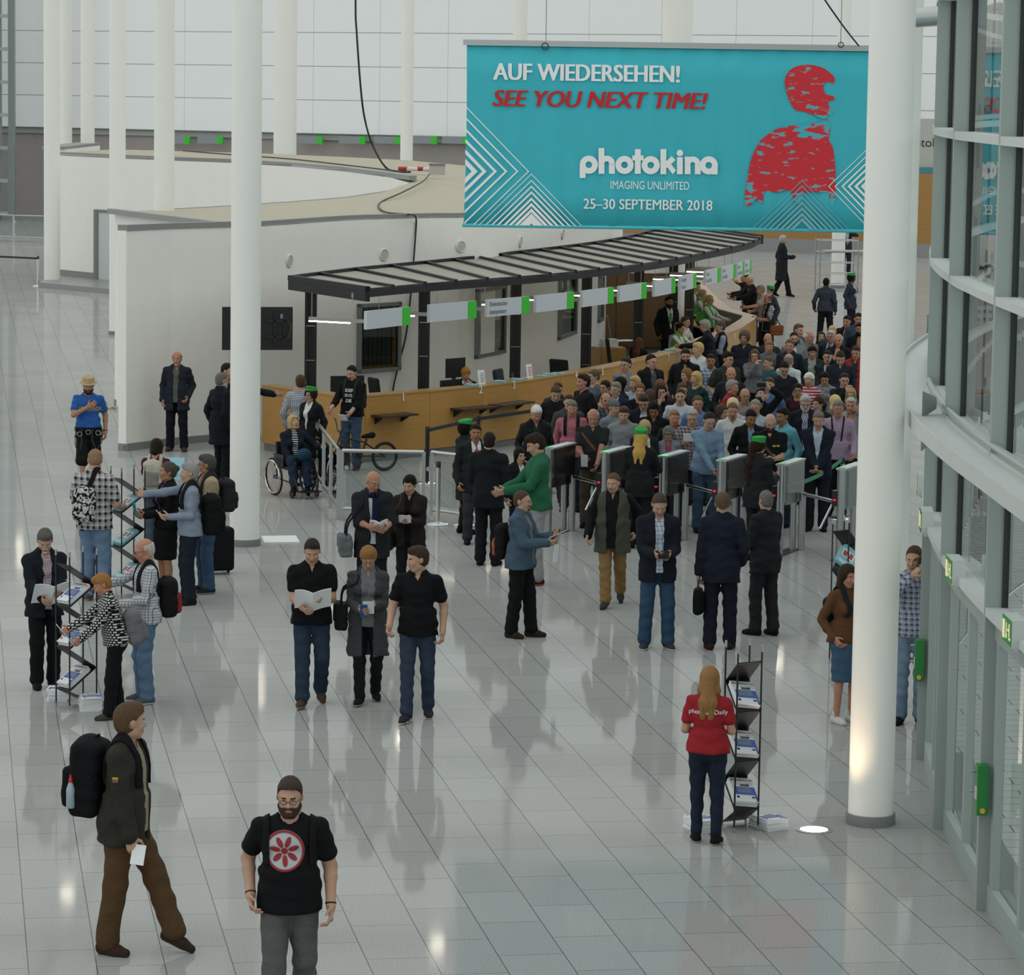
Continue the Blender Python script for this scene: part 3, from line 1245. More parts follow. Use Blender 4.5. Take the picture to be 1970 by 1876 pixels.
# ================================================================ windows and loudspeakers of the pavilion wall
WN = [(686, 767, 585, 718), (913, 968, 556, 690), (1073, 1105, 535, 654), (1150, 1157, 530, 620)]
for k, (x0, x1, y0, y1) in enumerate(WN):
    ha, hb = poly_hit(FW, x0, (y0 + y1) / 2), poly_hit(FW, x1, (y0 + y1) / 2)
    A, B = ha[0], hb[0]
    zt_, zb_ = poly_hit(FW, x0, y0)[0].z, poly_hit(FW, x0, y1)[0].z
    L = (B - A).xy.length
    ang = math.atan2(B.y - A.y, B.x - A.x)
    w = struct(thing('window_%d' % (20 + k), None, None, (A.x, A.y, zb_), ang))
    H = zt_ - zb_
    q = MB()
    t_ = .07
    for c, d in (((L / 2, -.03, t_ / 2), (L, .1, t_)), ((L / 2, -.03, H - t_ / 2), (L, .1, t_)), ((t_ / 2, -.03, H / 2), (t_, .1, H)), ((L - t_ / 2, -.03, H / 2), (t_, .1, H))):
        q.box(c, d)
    q.obj('window_frame', plain('7d807d', .5), w)
    q = MB()
    q.box((L / 2, -.005, H / 2), (L - .1, .012, H - .1))
    q.obj('window_reveal', plain('23282a', .7), w)  # flat dark sheet, colour stands in for the unlit room behind
    q = MB()
    for i in range(int((L - .2) / .13)):
        q.box((.12 + i * .13, -.016, H / 2 + .03), (.1, .004, H - .2))
    if k < 2:
        q.obj('vertical_blind', plain('4a5452', .7), w)
        q = MB()
        q.box((L / 2, -.02, .1), (L - .14, .012, .06))
        q.box((L - .16, -.02, H / 2), (.1, .012, H - .16))
        q.obj('inner_frame', plain('a07c3a', .5), w)
    q = MB()
    q.add([(.06, -.04, .06), (L - .06, -.04, .06), (L - .06, -.04, H - .06), (.06, -.04, H - .06)], [(0, 1, 2, 3)])
    q.obj('pane', glass(), w, fix=False)
for px, py, lb in ((556, 502, 'round wall loudspeaker beside the big white column'), (738, 490, 'round wall loudspeaker above the first canopy bay'), (886, 474, 'round wall loudspeaker above the blank signs, third from the column'), (1000, 465, 'round wall loudspeaker below the left half of the banner'), (1081, 450, 'round wall loudspeaker furthest along the wall, below the banner')):
    p, d = poly_hit(FW, px, py)
    ang = math.atan2(d.y, d.x)
    s = thing('wall_loudspeaker', lb, 'loudspeaker', (p.x, p.y, p.z), ang, 'round loudspeakers along the pavilion wall')
    R = Matrix.Rotation(PI / 2, 3, 'X')
    q = MB()
    q.lathe([(.125, -.01), (.125, .02), (.115, .035), (.1, .035), (.095, .02)], n=32, R=R)
    q.obj('rim', plain('d8d8d2', .5), s, smooth=True)
    q = MB()
    q.lathe([(.095, .015), (.09, .026), (.03, .03)], n=32, R=R)
    q.obj('grille', plain('bdbdb6', .7), s, smooth=True)
# far counters' signs in the recess
for i, px in enumerate((358, 421, 613, 695, 763, 833, 895)):
    a, d = poly_hit([(p[0], p[1] - .4) for p in FARL], px, 270)
    s = thing('far_counter_sign', 'grey sign with green end under the far wall, %s along the row' % ('leftmost', 'second', 'third', 'fourth', 'fifth', 'sixth', 'seventh')[i], 'sign', (a.x, a.y, a.z), math.atan2(d.y, d.x), 'signs of the far counters')
    q = MB()
    q.box((-.62, .04, .0), (1.1, .08, .32))
    q.obj('sign_board', plain('8f949a', .5), s)
    q = MB()
    q.box((0.05, .03, .0), (.3, .1, .34))
    q.obj('green_field', GREEN, s)
# ================================================================ turnstiles
UD = Vector((.33, .8, 0)).normalized()
UANG = math.atan2(UD.y, UD.x)
TSL = ['first turnstile, beside the person in the green jacket', 'second turnstile, with a green lamp, behind the man in the olive vest', 'third turnstile, beside the hostess with long blonde hair',
       'fourth turnstile, in front of the man in the light blue shirt', 'fifth turnstile, with pale metal side, beside the hostess with dark hair', 'last turnstile, partly behind the big white column']
TS = []
for k in range(6):
    x, y = .53 + .81 * k, 48.8 - .425 * k
    t = thing('turnstile', TSL[k], 'turnstile', (x, y, 0), UANG, 'turnstiles at the entrance')
    TS.append(t)
    q = MB()
    q.lathe([(.055, 0), (.055, 1.27)], (0, 0, 0), 20)
    q.box((.03, .0, 1.0), (.1, .11, .54))
    q.obj('front_post', STEEL, t, smooth=True)
    q = MB()
    q.lathe([(.045, 0), (.045, .72)], (.62, 0, 0), 20)
    q.obj('rear_post', STEEL, t, smooth=True)
    q = MB()
    q.box((.48, 0, .98), (.82, .13, .56))
    q.obj('housing', plain('3a3230' if k < 4 else '9fa4a4', .25, .2 if k < 4 else .7), t)
    q = MB()
    q.box((.48, -.068, 1.11), (.74, .006, .25))
    q.box((.48, -.068, .845), (.74, .006, .24))
    q.obj('side_panel', plain('262223' if k < 4 else '8f9595', .3, .2 if k < 4 else .6), t)
    q = MB()
    q.box((.44, 0, 1.275), (.94, .15, .025))
    q.obj('top_plate', plain('b9c4c2', .3, .5), t)
    q = MB()
    q.box((.03, 0, 1.291), (.1, .09, .008))
    q.obj('status_lamp', plain('46d67c', .4, emit=.8 if k in (1, 2) else .0), t)
    q = MB()
    q.box((.03, .085, .86), (.13, .08, .22))
    q.obj('reader', plain('1b1c1e', .3), t)
    q = MB()
    q.box((-.036, .085, .84), (.004, .045, .025))
    q.obj('red_display', plain('e02430', .4, emit=.7), t)
    q = MB()
    q.tube([(.08, .1, .80), (.1, .16, .76), (.02, .30, .42)], .016, 8)
    q.obj('tripod_arm', CHROME, t, smooth=True)
    q = MB()
    q.box((.3, 0, .004), (.9, .2, .008))
    q.obj('floor_plate', plain('34383a', .4, .5), t)
# guide rails between them
GR = [(1090, 1158), (1200, 1270), (1312, 1378), (1424, 1496), (1541, 1612)]
for k, (xa, xb) in enumerate(GR):
    x0, y0 = .53 + .81 * k, 48.8 - .425 * k
    A = Vector((x0, y0, 0)) + UD * .62 + Vector((.12, -.05, 0))
    B = Vector((x0 + .81, y0 - .425, 0)) + Vector((-.1, .12, 0))
    s = thing('lane_rail', 'chrome lane rail %s' % ('right of the first turnstile', 'right of the second turnstile, behind the man in the vest', 'right of the third turnstile', 'right of the fourth turnstile', 'right of the fifth turnstile')[k], 'rail', (A.x, A.y, 0), 0, 'chrome rails in the turnstile lanes')
    e = B - A
    q = MB()
    q.lathe([(.05, 0), (.05, .83)], n=16)
    q.obj('post', STEEL, s, smooth=True)
    q = MB()
    q.tube([(0, 0, .81), (e.x, e.y, .81)], .025, 10)
    q.obj('bar', CHROME, s, smooth=True)


# ================================================================ stanchions, belts, glass balustrades
def stanchion(px, py, label, dark=False, h=.95):
    g_ = PZ(px, py, 0)
    s = thing('barrier_post', label, 'barrier post', (g_.x, g_.y, 0), 0, 'belt barrier posts')
    q = MB()
    q.lathe([(.17, 0), (.17, .012), (.15, .03), (.05, .04), (.034, .05)], n=32)
    q.obj('base', CHROME, s, smooth=True)
    q = MB()
    q.lathe([(.034, .03), (.034, h - .09)], n=20)
    q.obj('pole', BLACKM if dark else CHROME, s, smooth=True)
    q = MB()
    q.lathe([(.036, h - .09), (.038, h - .01), (.03, h)], n=20)
    q.obj('belt_head', BLACKM, s, smooth=True)
    return g_


def belt(a, b, z, label, mat, group='barrier belts', sag=0):
    a, b = Vector(a), Vector(b)
    pts = [a.lerp(b, t) for t in np.linspace(0, 1, 9)]
    q = MB()
    pts = [Vector((p.x, p.y, z - sag * (1 - (2 * t - 1) ** 2))) for p, t in zip(pts, np.linspace(0, 1, 9))]
    d = (b - a).normalized()
    n = Vector((-d.y, d.x, 0)) * .003
    for p, r in zip(pts[:-1], pts[1:]):
        hz = Vector((0, 0, .03))
        q.add([p - n - hz, p + n - hz, p + n + hz, p - n + hz, r - n - hz, r + n - hz, r + n + hz, r - n + hz], [(0, 1, 2, 3), (4, 7, 6, 5), (0, 3, 7, 4), (1, 5, 6, 2), (0, 4, 5, 1), (3, 2, 6, 7)])
    return tag(q.obj('barrier_belt', mat), label, 'belt', group)


BELT = plain('1f2d2b', .7)
s1 = stanchion(821, 931, 'black barrier post behind the glass rail in front of the oak counter', True)
s2 = stanchion(919, 905, 'black barrier post behind the hostess with the green hat', True)
s3 = stanchion(842, 1010, 'chrome barrier post standing before the glass rail')
s4 = stanchion(893, 1012, 'chrome barrier post hidden behind the legs of the hostess')
belt(s1, s2, .88, 'dark green belt across the oak counter front, nearer part', BELT)
e5 = PZ(1012, 830, .0)
belt(s2, (e5.x + .1, 58.6, 0), .88, 'dark green belt across the oak counter front, running to the queue', BELT)
a5 = TS[4].location + UD * .8
b5 = PZ(1640, 1015, 0)
s5 = stanchion(1618, 1000, 'barrier post in the queue before the last turnstile')
belt((a5.x, a5.y, 0), s5, .93, 'bright green belt between the fifth turnstile and a barrier post', plain('3e8f66', .7), sag=.05)
s7 = stanchion(73, 551, 'barrier post standing in front of the tall white block')
p = PY(-30, 492, s7.y + 1)
belt(s7, (p.x, p.y, 0), .88, 'dark belt running off to the side from the lone barrier post', BELT)
GLR = glass('rail_glass', 'd7e2df')


def balustrade(A, B, label, posts=2, h=1.05, rail=True):
    A, B = Vector((A.x, A.y, 0)), Vector((B.x, B.y, 0))
    s = thing('glass_balustrade', label, 'balustrade', A, 0, 'glass balustrades')
    e = B - A
    d = e.normalized()
    q = MB()
    q.tube([(0, 0, h), tuple(e + Vector((0, 0, h)))], .028, 10)
    q.obj('handrail', STEEL, s, smooth=True)
    for k in range(posts):
        c = e * (k / (posts - 1))
        q = MB()
        q.box((c.x, c.y, h / 2), (.05, .05, h))
        p_ = q.obj('post', STEEL, s)
        q = MB()
        for z in (.3, .8):
            q.lathe([(.035, 0), (.035, .02)], (c.x + d.x * .07, c.y + d.y * .07 - .03, z), 12, Matrix.Rotation(PI / 2, 3, 'X'))
        q.obj('clamp', STEEL, p_, smooth=True)
    q = MB()
    q.tube([tuple(Vector((0, 0, .18))), tuple(e + Vector((0, 0, .18)))], .02, 8)
    q.obj('lower_rail', STEEL, s, smooth=True)
    q = MB()
    a, b = d * .06, e - d * .06
    q.add([(a.x, a.y, .24), (b.x, b.y, .24), (b.x, b.y, h - .12), (a.x, a.y, h - .12)], [(0, 1, 2, 3)])
    q.obj('pane', GLR, s, fix=False)


c1 = PZ(657, 1001, 0)
c2 = PZ(814, 1004, 0)
c3 = PZ(877, 1016, 0)
c4 = PZ(609, 937, 0)
c5 = PZ(636, 960, 0)
balustrade(c1, c2, 'glass balustrade with steel rail in front of the bicycle')
balustrade(Vector((c2.x + .12, c2.y, 0)), Vector((c3.x + .35, c3.y, 0)), 'glass balustrade section behind the chrome barrier post')
balustrade(c1 + Vector((-.06, .1, 0)), c4, 'glass balustrade beside the wheelchair, running back to the counter', 4)
lr0, lr1 = PZ(-20, 458, 0), PZ(88, 462, 0)
balustrade(PZ(-30, 462, 0), PZ(26, 465, 0), 'far glass balustrade beside the left window front')
balustrade(PZ(27, 465, 0), PZ(88, 467, 0), 'far glass balustrade ending at the tall white block')
# ================================================================ people: skeleton, implicit body, surface nets
A3 = lambda *a: np.array(a, float)


def rX(d):
    a = math.radians(d)
    return np.array([[1, 0, 0], [0, math.cos(a), -math.sin(a)], [0, math.sin(a), math.cos(a)]])


def rY(d):
    a = math.radians(d)
    return np.array([[math.cos(a), 0, math.sin(a)], [0, 1, 0], [-math.sin(a), 0, math.cos(a)]])


def rZ(d):
    a = math.radians(d)
    return np.array([[math.cos(a), -math.sin(a), 0], [math.sin(a), math.cos(a), 0], [0, 0, 1]])


def unit(v):
    return v / (np.linalg.norm(v) + 1e-9)


EYE3 = np.eye(3)


def prim_eval(p, x, y, z):
    k = p[0]
    if k == 'c':
        _, a, b, ra, rb = p
        d = b - a
        L = max(d @ d, 1e-9)
        px, py, pz = x - a[0], y - a[1], z - a[2]
        t = np.clip((px * d[0] + py * d[1] + pz * d[2]) / L, 0, 1)
        return np.sqrt((px - t * d[0]) ** 2 + (py - t * d[1]) ** 2 + (pz - t * d[2]) ** 2) - (ra + (rb - ra) * t)
    if k == 'e':
        _, c, r, R = p
        px, py, pz = x - c[0], y - c[1], z - c[2]
        if R is not None:
            px, py, pz = (R[0, 0] * px + R[1, 0] * py + R[2, 0] * pz, R[0, 1] * px + R[1, 1] * py + R[2, 1] * pz, R[0, 2] * px + R[1, 2] * py + R[2, 2] * pz)
        k0 = np.sqrt((px / r[0]) ** 2 + (py / r[1]) ** 2 + (pz / r[2]) ** 2)
        k1 = np.sqrt((px / r[0] ** 2) ** 2 + (py / r[1] ** 2) ** 2 + (pz / r[2] ** 2) ** 2) + 1e-9
        return k0 * (k0 - 1) / k1
    if k == 'b':
        _, c, h, R, rad = p
        px, py, pz = x - c[0], y - c[1], z - c[2]
        if R is not None:
            px, py, pz = (R[0, 0] * px + R[1, 0] * py + R[2, 0] * pz, R[0, 1] * px + R[1, 1] * py + R[2, 1] * pz, R[0, 2] * px + R[1, 2] * py + R[2, 2] * pz)
        qx, qy, qz = np.abs(px) - h[0] + rad, np.abs(py) - h[1] + rad, np.abs(pz) - h[2] + rad
        return np.sqrt(np.maximum(qx, 0) ** 2 + np.maximum(qy, 0) ** 2 + np.maximum(qz, 0) ** 2) + np.minimum(np.maximum(qx, np.maximum(qy, qz)), 0) - rad
    if k == 'k':     # upright elliptical frustum: foot, frame, height, radii low, radii high
        _, a, R, h, r0, r1 = p
        px, py, pz = x - a[0], y - a[1], z - a[2]
        if R is not None:
            px, py, pz = (R[0, 0] * px + R[1, 0] * py + R[2, 0] * pz, R[0, 1] * px + R[1, 1] * py + R[2, 1] * pz, R[0, 2] * px + R[1, 2] * py + R[2, 2] * pz)
        t = np.clip(pz / h, 0, 1)
        rx, ry = r0[0] + (r1[0] - r0[0]) * t, r0[1] + (r1[1] - r0[1]) * t
        d = (np.sqrt((px / rx) ** 2 + (py / ry) ** 2) - 1) * np.minimum(rx, ry)
        return np.maximum(d, np.maximum(-pz, pz - h))


def prim_box(p):
    k = p[0]
    if k == 'c':
        r = max(p[3], p[4])
        return np.minimum(p[1], p[2]) - r, np.maximum(p[1], p[2]) + r
    if k == 'e':
        r = np.array(p[2]) if p[3] is None else np.full(3, max(p[2]))
        return p[1] - r, p[1] + r
    if k == 'b':
        r = np.array(p[2]) if p[3] is None else np.full(3, np.linalg.norm(p[2]))
        return p[1] - r, p[1] + r
    a, R, h, r0, r1 = p[1:]
    m = max(r0[0], r0[1], r1[0], r1[1])
    e = a + (R[:, 2] if R is not None else A3(0, 0, 1)) * h
    return np.minimum(a, e) - m, np.maximum(a, e) + m


class Field:
    def __init__(s, lo, hi, st, fine=()):
        s.ax = []
        for i in range(3):
            c, L = lo[i], [lo[i]]
            while c < hi[i]:
                d = st
                for a, b, t in fine:
                    if a[i] - 1e-6 <= c < b[i]:
                        d = min(d, t)
                    elif c < a[i] < c + d:
                        d = max(a[i] - c, t * .6)
                c += d
                L.append(c)
            s.ax.append(np.array(L))
        s.f = np.full([len(a) for a in s.ax], .07, np.float32)

    def sl(s, lo, hi):
        out = []
        for i in range(3):
            a, b = np.searchsorted(s.ax[i], lo[i]), np.searchsorted(s.ax[i], hi[i])
            out.append(slice(a, b))
        return tuple(out), s.ax[0][out[0]][:, None, None], s.ax[1][out[1]][None, :, None], s.ax[2][out[2]][None, None, :]

    def put(s, p, k=.03, op=0):
        lo, hi = prim_box(p)
        m = k + .045
        sl, x, y, z = s.sl(lo - m, hi + m)
        f = s.f[sl]
        if f.size == 0:
            return s
        d = prim_eval(p, x, y, z)
        if op == 1:
            d, k_ = -d, k
            h = np.clip(.5 - .5 * (d - f) / k, 0, 1)
            s.f[sl] = d + (f - d) * h + k * h * (1 - h)
        elif op == 2:       # plain difference
            s.f[sl] = np.maximum(f, -d)
        else:
            h = np.clip(.5 + .5 * (f - d) / k, 0, 1)
            s.f[sl] = f + (d - f) * h - k * h * (1 - h)
        return s

    def cut(s, fn, R=None, o=None):
        x, y, z = s.ax[0][:, None, None], s.ax[1][None, :, None], s.ax[2][None, None, :]
        if o is not None:
            x, y, z = x - o[0], y - o[1], z - o[2]
        if R is not None:
            x, y, z = (R[0, 0] * x + R[1, 0] * y + R[2, 0] * z, R[0, 1] * x + R[1, 1] * y + R[2, 1] * z, R[0, 2] * x + R[1, 2] * y + R[2, 2] * z)
        s.f = np.maximum(s.f, fn(x, y, z)).astype(np.float32)
        return s

    def folds(s, amp, seed=0):
        x, y, z = s.ax[0][:, None, None], s.ax[1][None, :, None], s.ax[2][None, None, :]
        r = random.Random(seed)
        w = 0
        for i in range(3):
            a, b, c = r.uniform(-30, 30), r.uniform(-30, 30), r.uniform(25, 60)
            w = w + np.sin(a * x + b * y + c * z + r.uniform(0, 6))
        s.f = (s.f + amp * w / 1.7).astype(np.float32)
        return s

    def nets(s):
        f = s.f
        S = f < 0
        sh = np.array(f.shape)
        cs = sh - 1
        ids, pos, edges = [], [], []
        for ax in range(3):
            a = [slice(None)] * 3
            b = [slice(None)] * 3
            a[ax], b[ax] = slice(0, -1), slice(1, None)
            cr = S[tuple(a)] != S[tuple(b)]
            I = np.argwhere(cr)
            if len(I) == 0:
                continue
            J = I.copy()
            J[:, ax] += 1
            f0, f1 = f[tuple(I.T)], f[tuple(J.T)]
            t = f0 / (f0 - f1)
            P = np.stack([s.ax[k][I[:, k]] for k in range(3)], 1)
            P[:, ax] += t * (s.ax[ax][J[:, ax]] - s.ax[ax][I[:, ax]])
            u, v = [(1, 2), (2, 0), (0, 1)][ax]
            C = []
            for du, dv in ((-1, -1), (0, -1), (0, 0), (-1, 0)):
                K = I.copy()
                K[:, u] += du
                K[:, v] += dv
                C.append(K)
            ok = np.ones(len(I), bool)
            for K in C:
                ok &= ((K >= 0) & (K < cs)).all(1)
            lin_ = [(K[:, 0] * cs[1] + K[:, 1]) * cs[2] + K[:, 2] for K in C]
            for L, K in zip(lin_, C):
                g_ = ((K >= 0) & (K < cs)).all(1)
                ids.append(L[g_])
                pos.append(P[g_])
            q = np.stack(lin_, 1)[ok]
            flip = f0[ok] >= 0
            q[flip] = q[flip][:, ::-1]
            edges.append(q)
        if not ids:
            return None, None
        ids, pos, Q = np.concatenate(ids), np.concatenate(pos), np.concatenate(edges)
        U, inv = np.unique(ids, return_inverse=True)
        cnt = np.bincount(inv)
        V = np.stack([np.bincount(inv, pos[:, k]) / cnt for k in range(3)], 1)
        return V, np.searchsorted(U, Q)


# ---------------------------------------------------------------- skeleton
def two_bone(a, t, l1, l2, hint):
    d = t - a
    L = np.linalg.norm(d)
    if L > (l1 + l2) * .999:
        t = a + d / L * (l1 + l2) * .999
        d = t - a
        L = (l1 + l2) * .999
    u = d / L
    x = (l1 * l1 - l2 * l2 + L * L) / (2 * L)
    h = math.sqrt(max(l1 * l1 - x * x, 0))
    p = hint - u * (hint @ u)
    return a + u * x + unit(p) * h, t


ARM_L, FORE_L, THIGH_L, SHIN_L = .29, .26, .426, .418
HANDS = {'side': (.245, -.03, -.055), 'hold': (.085, -.30, .17), 'high': (.09, -.30, .30), 'low': (.07, -.25, .03), 'clasp': (.03, -.22, -.03), 'pocket': (.20, -.06, .0), 'face': (.05, -.22, .60), 'back': (.08, .16, .02), 'reach': (.22, -.50, .33), 'cross': (-.06, -.2, .22), 'swingf': (.25, -.22, -.0), 'swingb': (.25, .17, -.02), 'ear': (.13, -.10, .62), 'desk': (.2, -.42, .16)}


class Skel:
    def __init__(s, lean=0, side=0, twist=0, hy=0, hp=8, hr=0, L='side', R='side', fl=(.10, 0, .085), fr=(-.10, 0, .085), w=1.0, b=0.0, fem=0, drop=0.0, hip=(0, 0), sit=0, eh=None, ehL=None, ehR=None, neck=0, toe=12, **kw):
        s.w, s.b, s.fem = w * (.93 if fem else 1), b, fem
        s.O = A3(hip[0], hip[1], .955 - drop)
        s.P = rZ(twist * .3)
        s.T = rZ(twist) @ rX(lean) @ rY(side)
        s.Hd = rZ(hy) @ rX(hp) @ rY(hr)
        s.N = s.O + s.T @ A3(0, .012, .505)
        s.H = s.N + s.T @ A3(0, -.004, .035) + (rX(hp * .5 + lean * .4) if hy == 0 else rZ(hy * .5) @ rX(hp * .5 + lean * .4)) @ A3(0, -.012, .118)
        s.sh, s.el, s.wr, s.hip, s.kn, s.an = {}, {}, {}, {}, {}, {}
        for k, sg, h, e in (('L', 1, L, ehL), ('R', -1, R, ehR)):
            if isinstance(h, str):
                h = HANDS[h]
                h = (h[0] * sg, h[1], h[2])
            s.sh[k] = s.O + s.T @ A3(.178 * s.w * sg, .012, .445)
            t = s.O + s.T @ A3(*h)
            hint = s.T @ A3(*(e if e is not None else (.38 * sg, .8, -.55)))
            s.el[k], s.wr[k] = two_bone(s.sh[k], t, ARM_L, FORE_L, hint)
        for k, sg, f in (('L', 1, fl), ('R', -1, fr)):
            s.hip[k] = s.O + s.P @ A3(.09 * sg, 0, -.03)
            kh = A3(.12 * sg, -1, .0) if not sit else A3(.1 * sg, -1, .8)
            s.kn[k], s.an[k] = two_bone(s.hip[k], A3(*f), THIGH_L, SHIN_L, kh)
        s.toe = toe
        s.hand = {'L': L, 'R': R}

    def bounds(s, m=.24):
        P = [s.O, s.N, s.H + s.Hd @ A3(0, 0, .14)] + list(s.sh.values()) + list(s.el.values()) + list(s.wr.values()) + list(s.kn.values()) + list(s.an.values())
        P = np.array(P)
        return P.min(0) - m, P.max(0) + m

    def torso(s, o=0.0, traps=True):
        T, O, w, b, fem = s.T, s.O, s.w, s.b, s.fem
        at = lambda x, y, z: O + T @ A3(x, y, z)
        hipw = 1.08 if fem else 1
        P = [(('e', at(0, .005, .0), (.158 * hipw * (1 + b * .25) + o, .112 + b * .04 + o, .135 + o), T), .04),
             (('e', at(0, -.004 - .035 * b, .155), ((.138 if fem else .148) * w + .035 * b + o, .100 + .055 * b + o, .15 + o), T), .05),
             (('e', at(0, .004, .325), (.163 * w + .012 * b + o, .112 + .012 * b + o, .165 + o), T), .05),
             (('c', at(-.118 * w, .012, .43), at(.118 * w, .012, .43), .062 + o, .062 + o), .05)]
        for sg in (1, -1):
            P.append((('e', at(.075 * sg, .05, -.045), (.085 + o, .08 + o, .09 + o), T), .03))
            if traps:
                P.append((('c', at(.10 * sg * w, .016, .452), at(.02 * sg, .016, .525), .046 + o, .046 + o), .03))
            if fem:
                P.append((('e', at(.07 * sg, -.085, .315), (.066 + o, .062 + o, .066 + o), T), .03))
        return P

    def arm(s, k, o=0.0, frac=1.0, short=None, flare=0.0):
        a, e, w = s.sh[k], s.el[k], s.wr[k]
        m = 1.0 + .12 * s.b if not s.fem else .88 + .1 * s.b
        if short:
            d = a + (e - a) * short
            return [(('c', a, d, .056 * m + o, .054 * m + o + flare), .025)]
        P = [(('c', a, e, .053 * m + o, .043 * m + o), .02), (('c', e, e + (w - e) * frac, .043 * m + o, (.029 + (.014 if frac < 1 or o else 0) * (1 - frac)) * m + o + flare), .015)]
        if o == 0:
            P.append((('e', e + (w - e) * .28, (.042 * m, .042 * m, .042 * m), None), .015))
        return P

    def leg(s, k, o=0.0, rk=.050, rh=.034, frac=1.0, rt=.080):
        a, n, e = s.hip[k], s.kn[k], s.an[k]
        m = 1 + .15 * s.b
        P = [(('c', a, n, rt * m + o, rk + o), .04), (('c', n, n + (e - n) * frac, rk + o, rh + o), .02)]
        if o == 0:
            P.append((('e', n + (e - n) * .3 + unit(np.cross(unit(n - e), np.cross(A3(0, -1, 0), unit(n - e)))) * -.012, (.044, .044, .09), None), .02))
        return P

    def foot(s, k):
        sg = 1 if k == 'L' else -1
        an, kn = s.an[k], s.kn[k]
        f = rZ(s.toe * sg) @ A3(0, -1, 0)
        shin = unit(an - kn)
        pitch = 0
        if an[2] > .10:
            pitch = min(60, (an[2] - .09) * 420)
        if an[2] < .075:
            pitch = -22
        ax = rZ(s.toe * sg)
        R = ax @ rX(pitch)
        return R


def head_prims(S):
    H, R = S.H, S.Hd
    at = lambda x, y, z: H + R @ A3(x, y, z)
    fem = S.fem
    fat = .006 * S.b
    P = [(('e', at(0, .014, .03), (.076, .096, .089), R), .02, 0),
         (('e', at(0, -.026, -.03), (.062 + fat - .003 * fem, .068, .083), R), .03, 0),
         (('c', at(-.042, -.012, -.072), at(-.016, -.062, -.098), .024 + fat, .02), .02, 0),
         (('c', at(.042, -.012, -.072), at(.016, -.062, -.098), .024 + fat, .02), .02, 0),
         (('c', at(-.03, -.078, .025), at(.03, -.078, .025), .013, .013), .015, 0),
         (('e', at(.034, -.064, -.028), (.024, .022, .026), R), .02, 0),
         (('e', at(-.034, -.064, -.028), (.024, .022, .026), R), .02, 0),
         (('e', at(.031, -.103, .006), (.017, .016, .010), R), .012, 1),
         (('e', at(-.031, -.103, .006), (.017, .016, .010), R), .012, 1),
         (('c', at(0, -.090, .012), at(0, -.108, -.026), .009, .0135), .012, 0),
         (('c', at(-.012, -.098, -.03), at(.012, -.098, -.03), .008, .008), .008, 0),
         (('c', at(-.017, -.086, -.058), at(.017, -.086, -.058), .0105, .0105), .008, 0),
         (('c', at(-.015, -.084, -.071), at(.015, -.084, -.071), .0105, .0105), .008, 0),
         (('e', at(.077, .012, -.004), (.011, .021, .033), R), .006, 0),
         (('e', at(-.077, .012, -.004), (.011, .021, .033), R), .006, 0),
         (('c', S.N + S.T @ A3(0, .012, -.03), at(0, .022, -.06), .058 if not fem else .05, .052 if not fem else .046), .03, 0)]
    return P


def hand_prims(S, k, curl=.45, spread=0):
    w, e = S.wr[k], S.el[k]
    sg = 1 if k == 'L' else -1
    d = unit(w - e)
    side = isinstance(S.hand[k], str) and S.hand[k] in ('side', 'swingf', 'swingb')
    n = S.T @ (A3(-sg, .25, 0) if side else A3(-sg * .8, .25, .5))
    n = unit(n - d * (n @ d))
    x = np.cross(d, n) * sg           # toward the thumb side when the palm faces n
    if x @ (S.T @ A3(0, -1, .6 if not side else 0)) < 0:
        x = -x
    c = w + d * .052
    R = np.stack([x, n, d], 1)
    P = [(('b', c, (.041, .015, .05), R, .013), .012), (('c', w - d * .02, w + d * .025, .027, .025), .02)]
    L = [.078, .088, .082, .064]
    for i in range(4):
        off = .031 - .0205 * i
        a = w + d * (.096 - .004 * abs(i - 1.3)) + x * off
        a1 = math.radians(18 + 50 * curl)
        d1 = unit(d * math.cos(a1) + n * math.sin(a1) + x * .05 * (1.5 - i))
        a2 = a1 + math.radians(15 + 60 * curl)
        d2 = unit(d * math.cos(a2) + n * math.sin(a2))
        b = a + d1 * L[i] * .52
        P.append((('c', a - d * .012, b, .0098, .0088), .006))
        P.append((('c', b, b + d2 * L[i] * .48, .0088, .0072), .004))
    t0 = w + d * .02 + x * .030
    t1 = t0 + unit(x * .75 + d * .6 + n * .35) * .045
    t2 = t1 + unit(x * .2 + d * .8 + n * .5) * .034
    P.append((('c', t0, t1, .0135, .011), .01))
    P.append((('c', t1, t2, .011, .0085), .005))
    return P


HAIRC = {'black': '15120f', 'dark': '241b15', 'brown': '3f2e20', 'lbrown': '6b5238', 'grey': '77736d', 'lgrey': 'a9a6a0', 'white': 'cfccc6', 'blond': 'b0905a', 'ginger': '8a5a2e', 'dgrey': '4a4742'}
SKINC = {'l': 'c99f86', 'm': 'b98a6c', 'r': 'c58d74', 't': 'a87856', 'd': '5a3c2a', 'o': 'bb8a70'}


def skin_mat(h):
    key = 'skin_' + h
    if key in MATS:
        return MATS[key]
    m, nt, b = new_mat(key)
    c = tuple(x * .78 for x in hexc(h)[:3])
    n = noise(nt, 30, 2, obco(nt))
    nt.links.new(mixc(nt, n, tuple(x * .88 for x in c[:3]) + (1,), tuple(min(1, x * 1.1) for x in c[:3]) + (1,)), b.inputs[0])
    b.inputs['Roughness'].default_value = .5
    b.inputs['Specular IOR Level'].default_value = .3
    MATS[key] = m
    return m


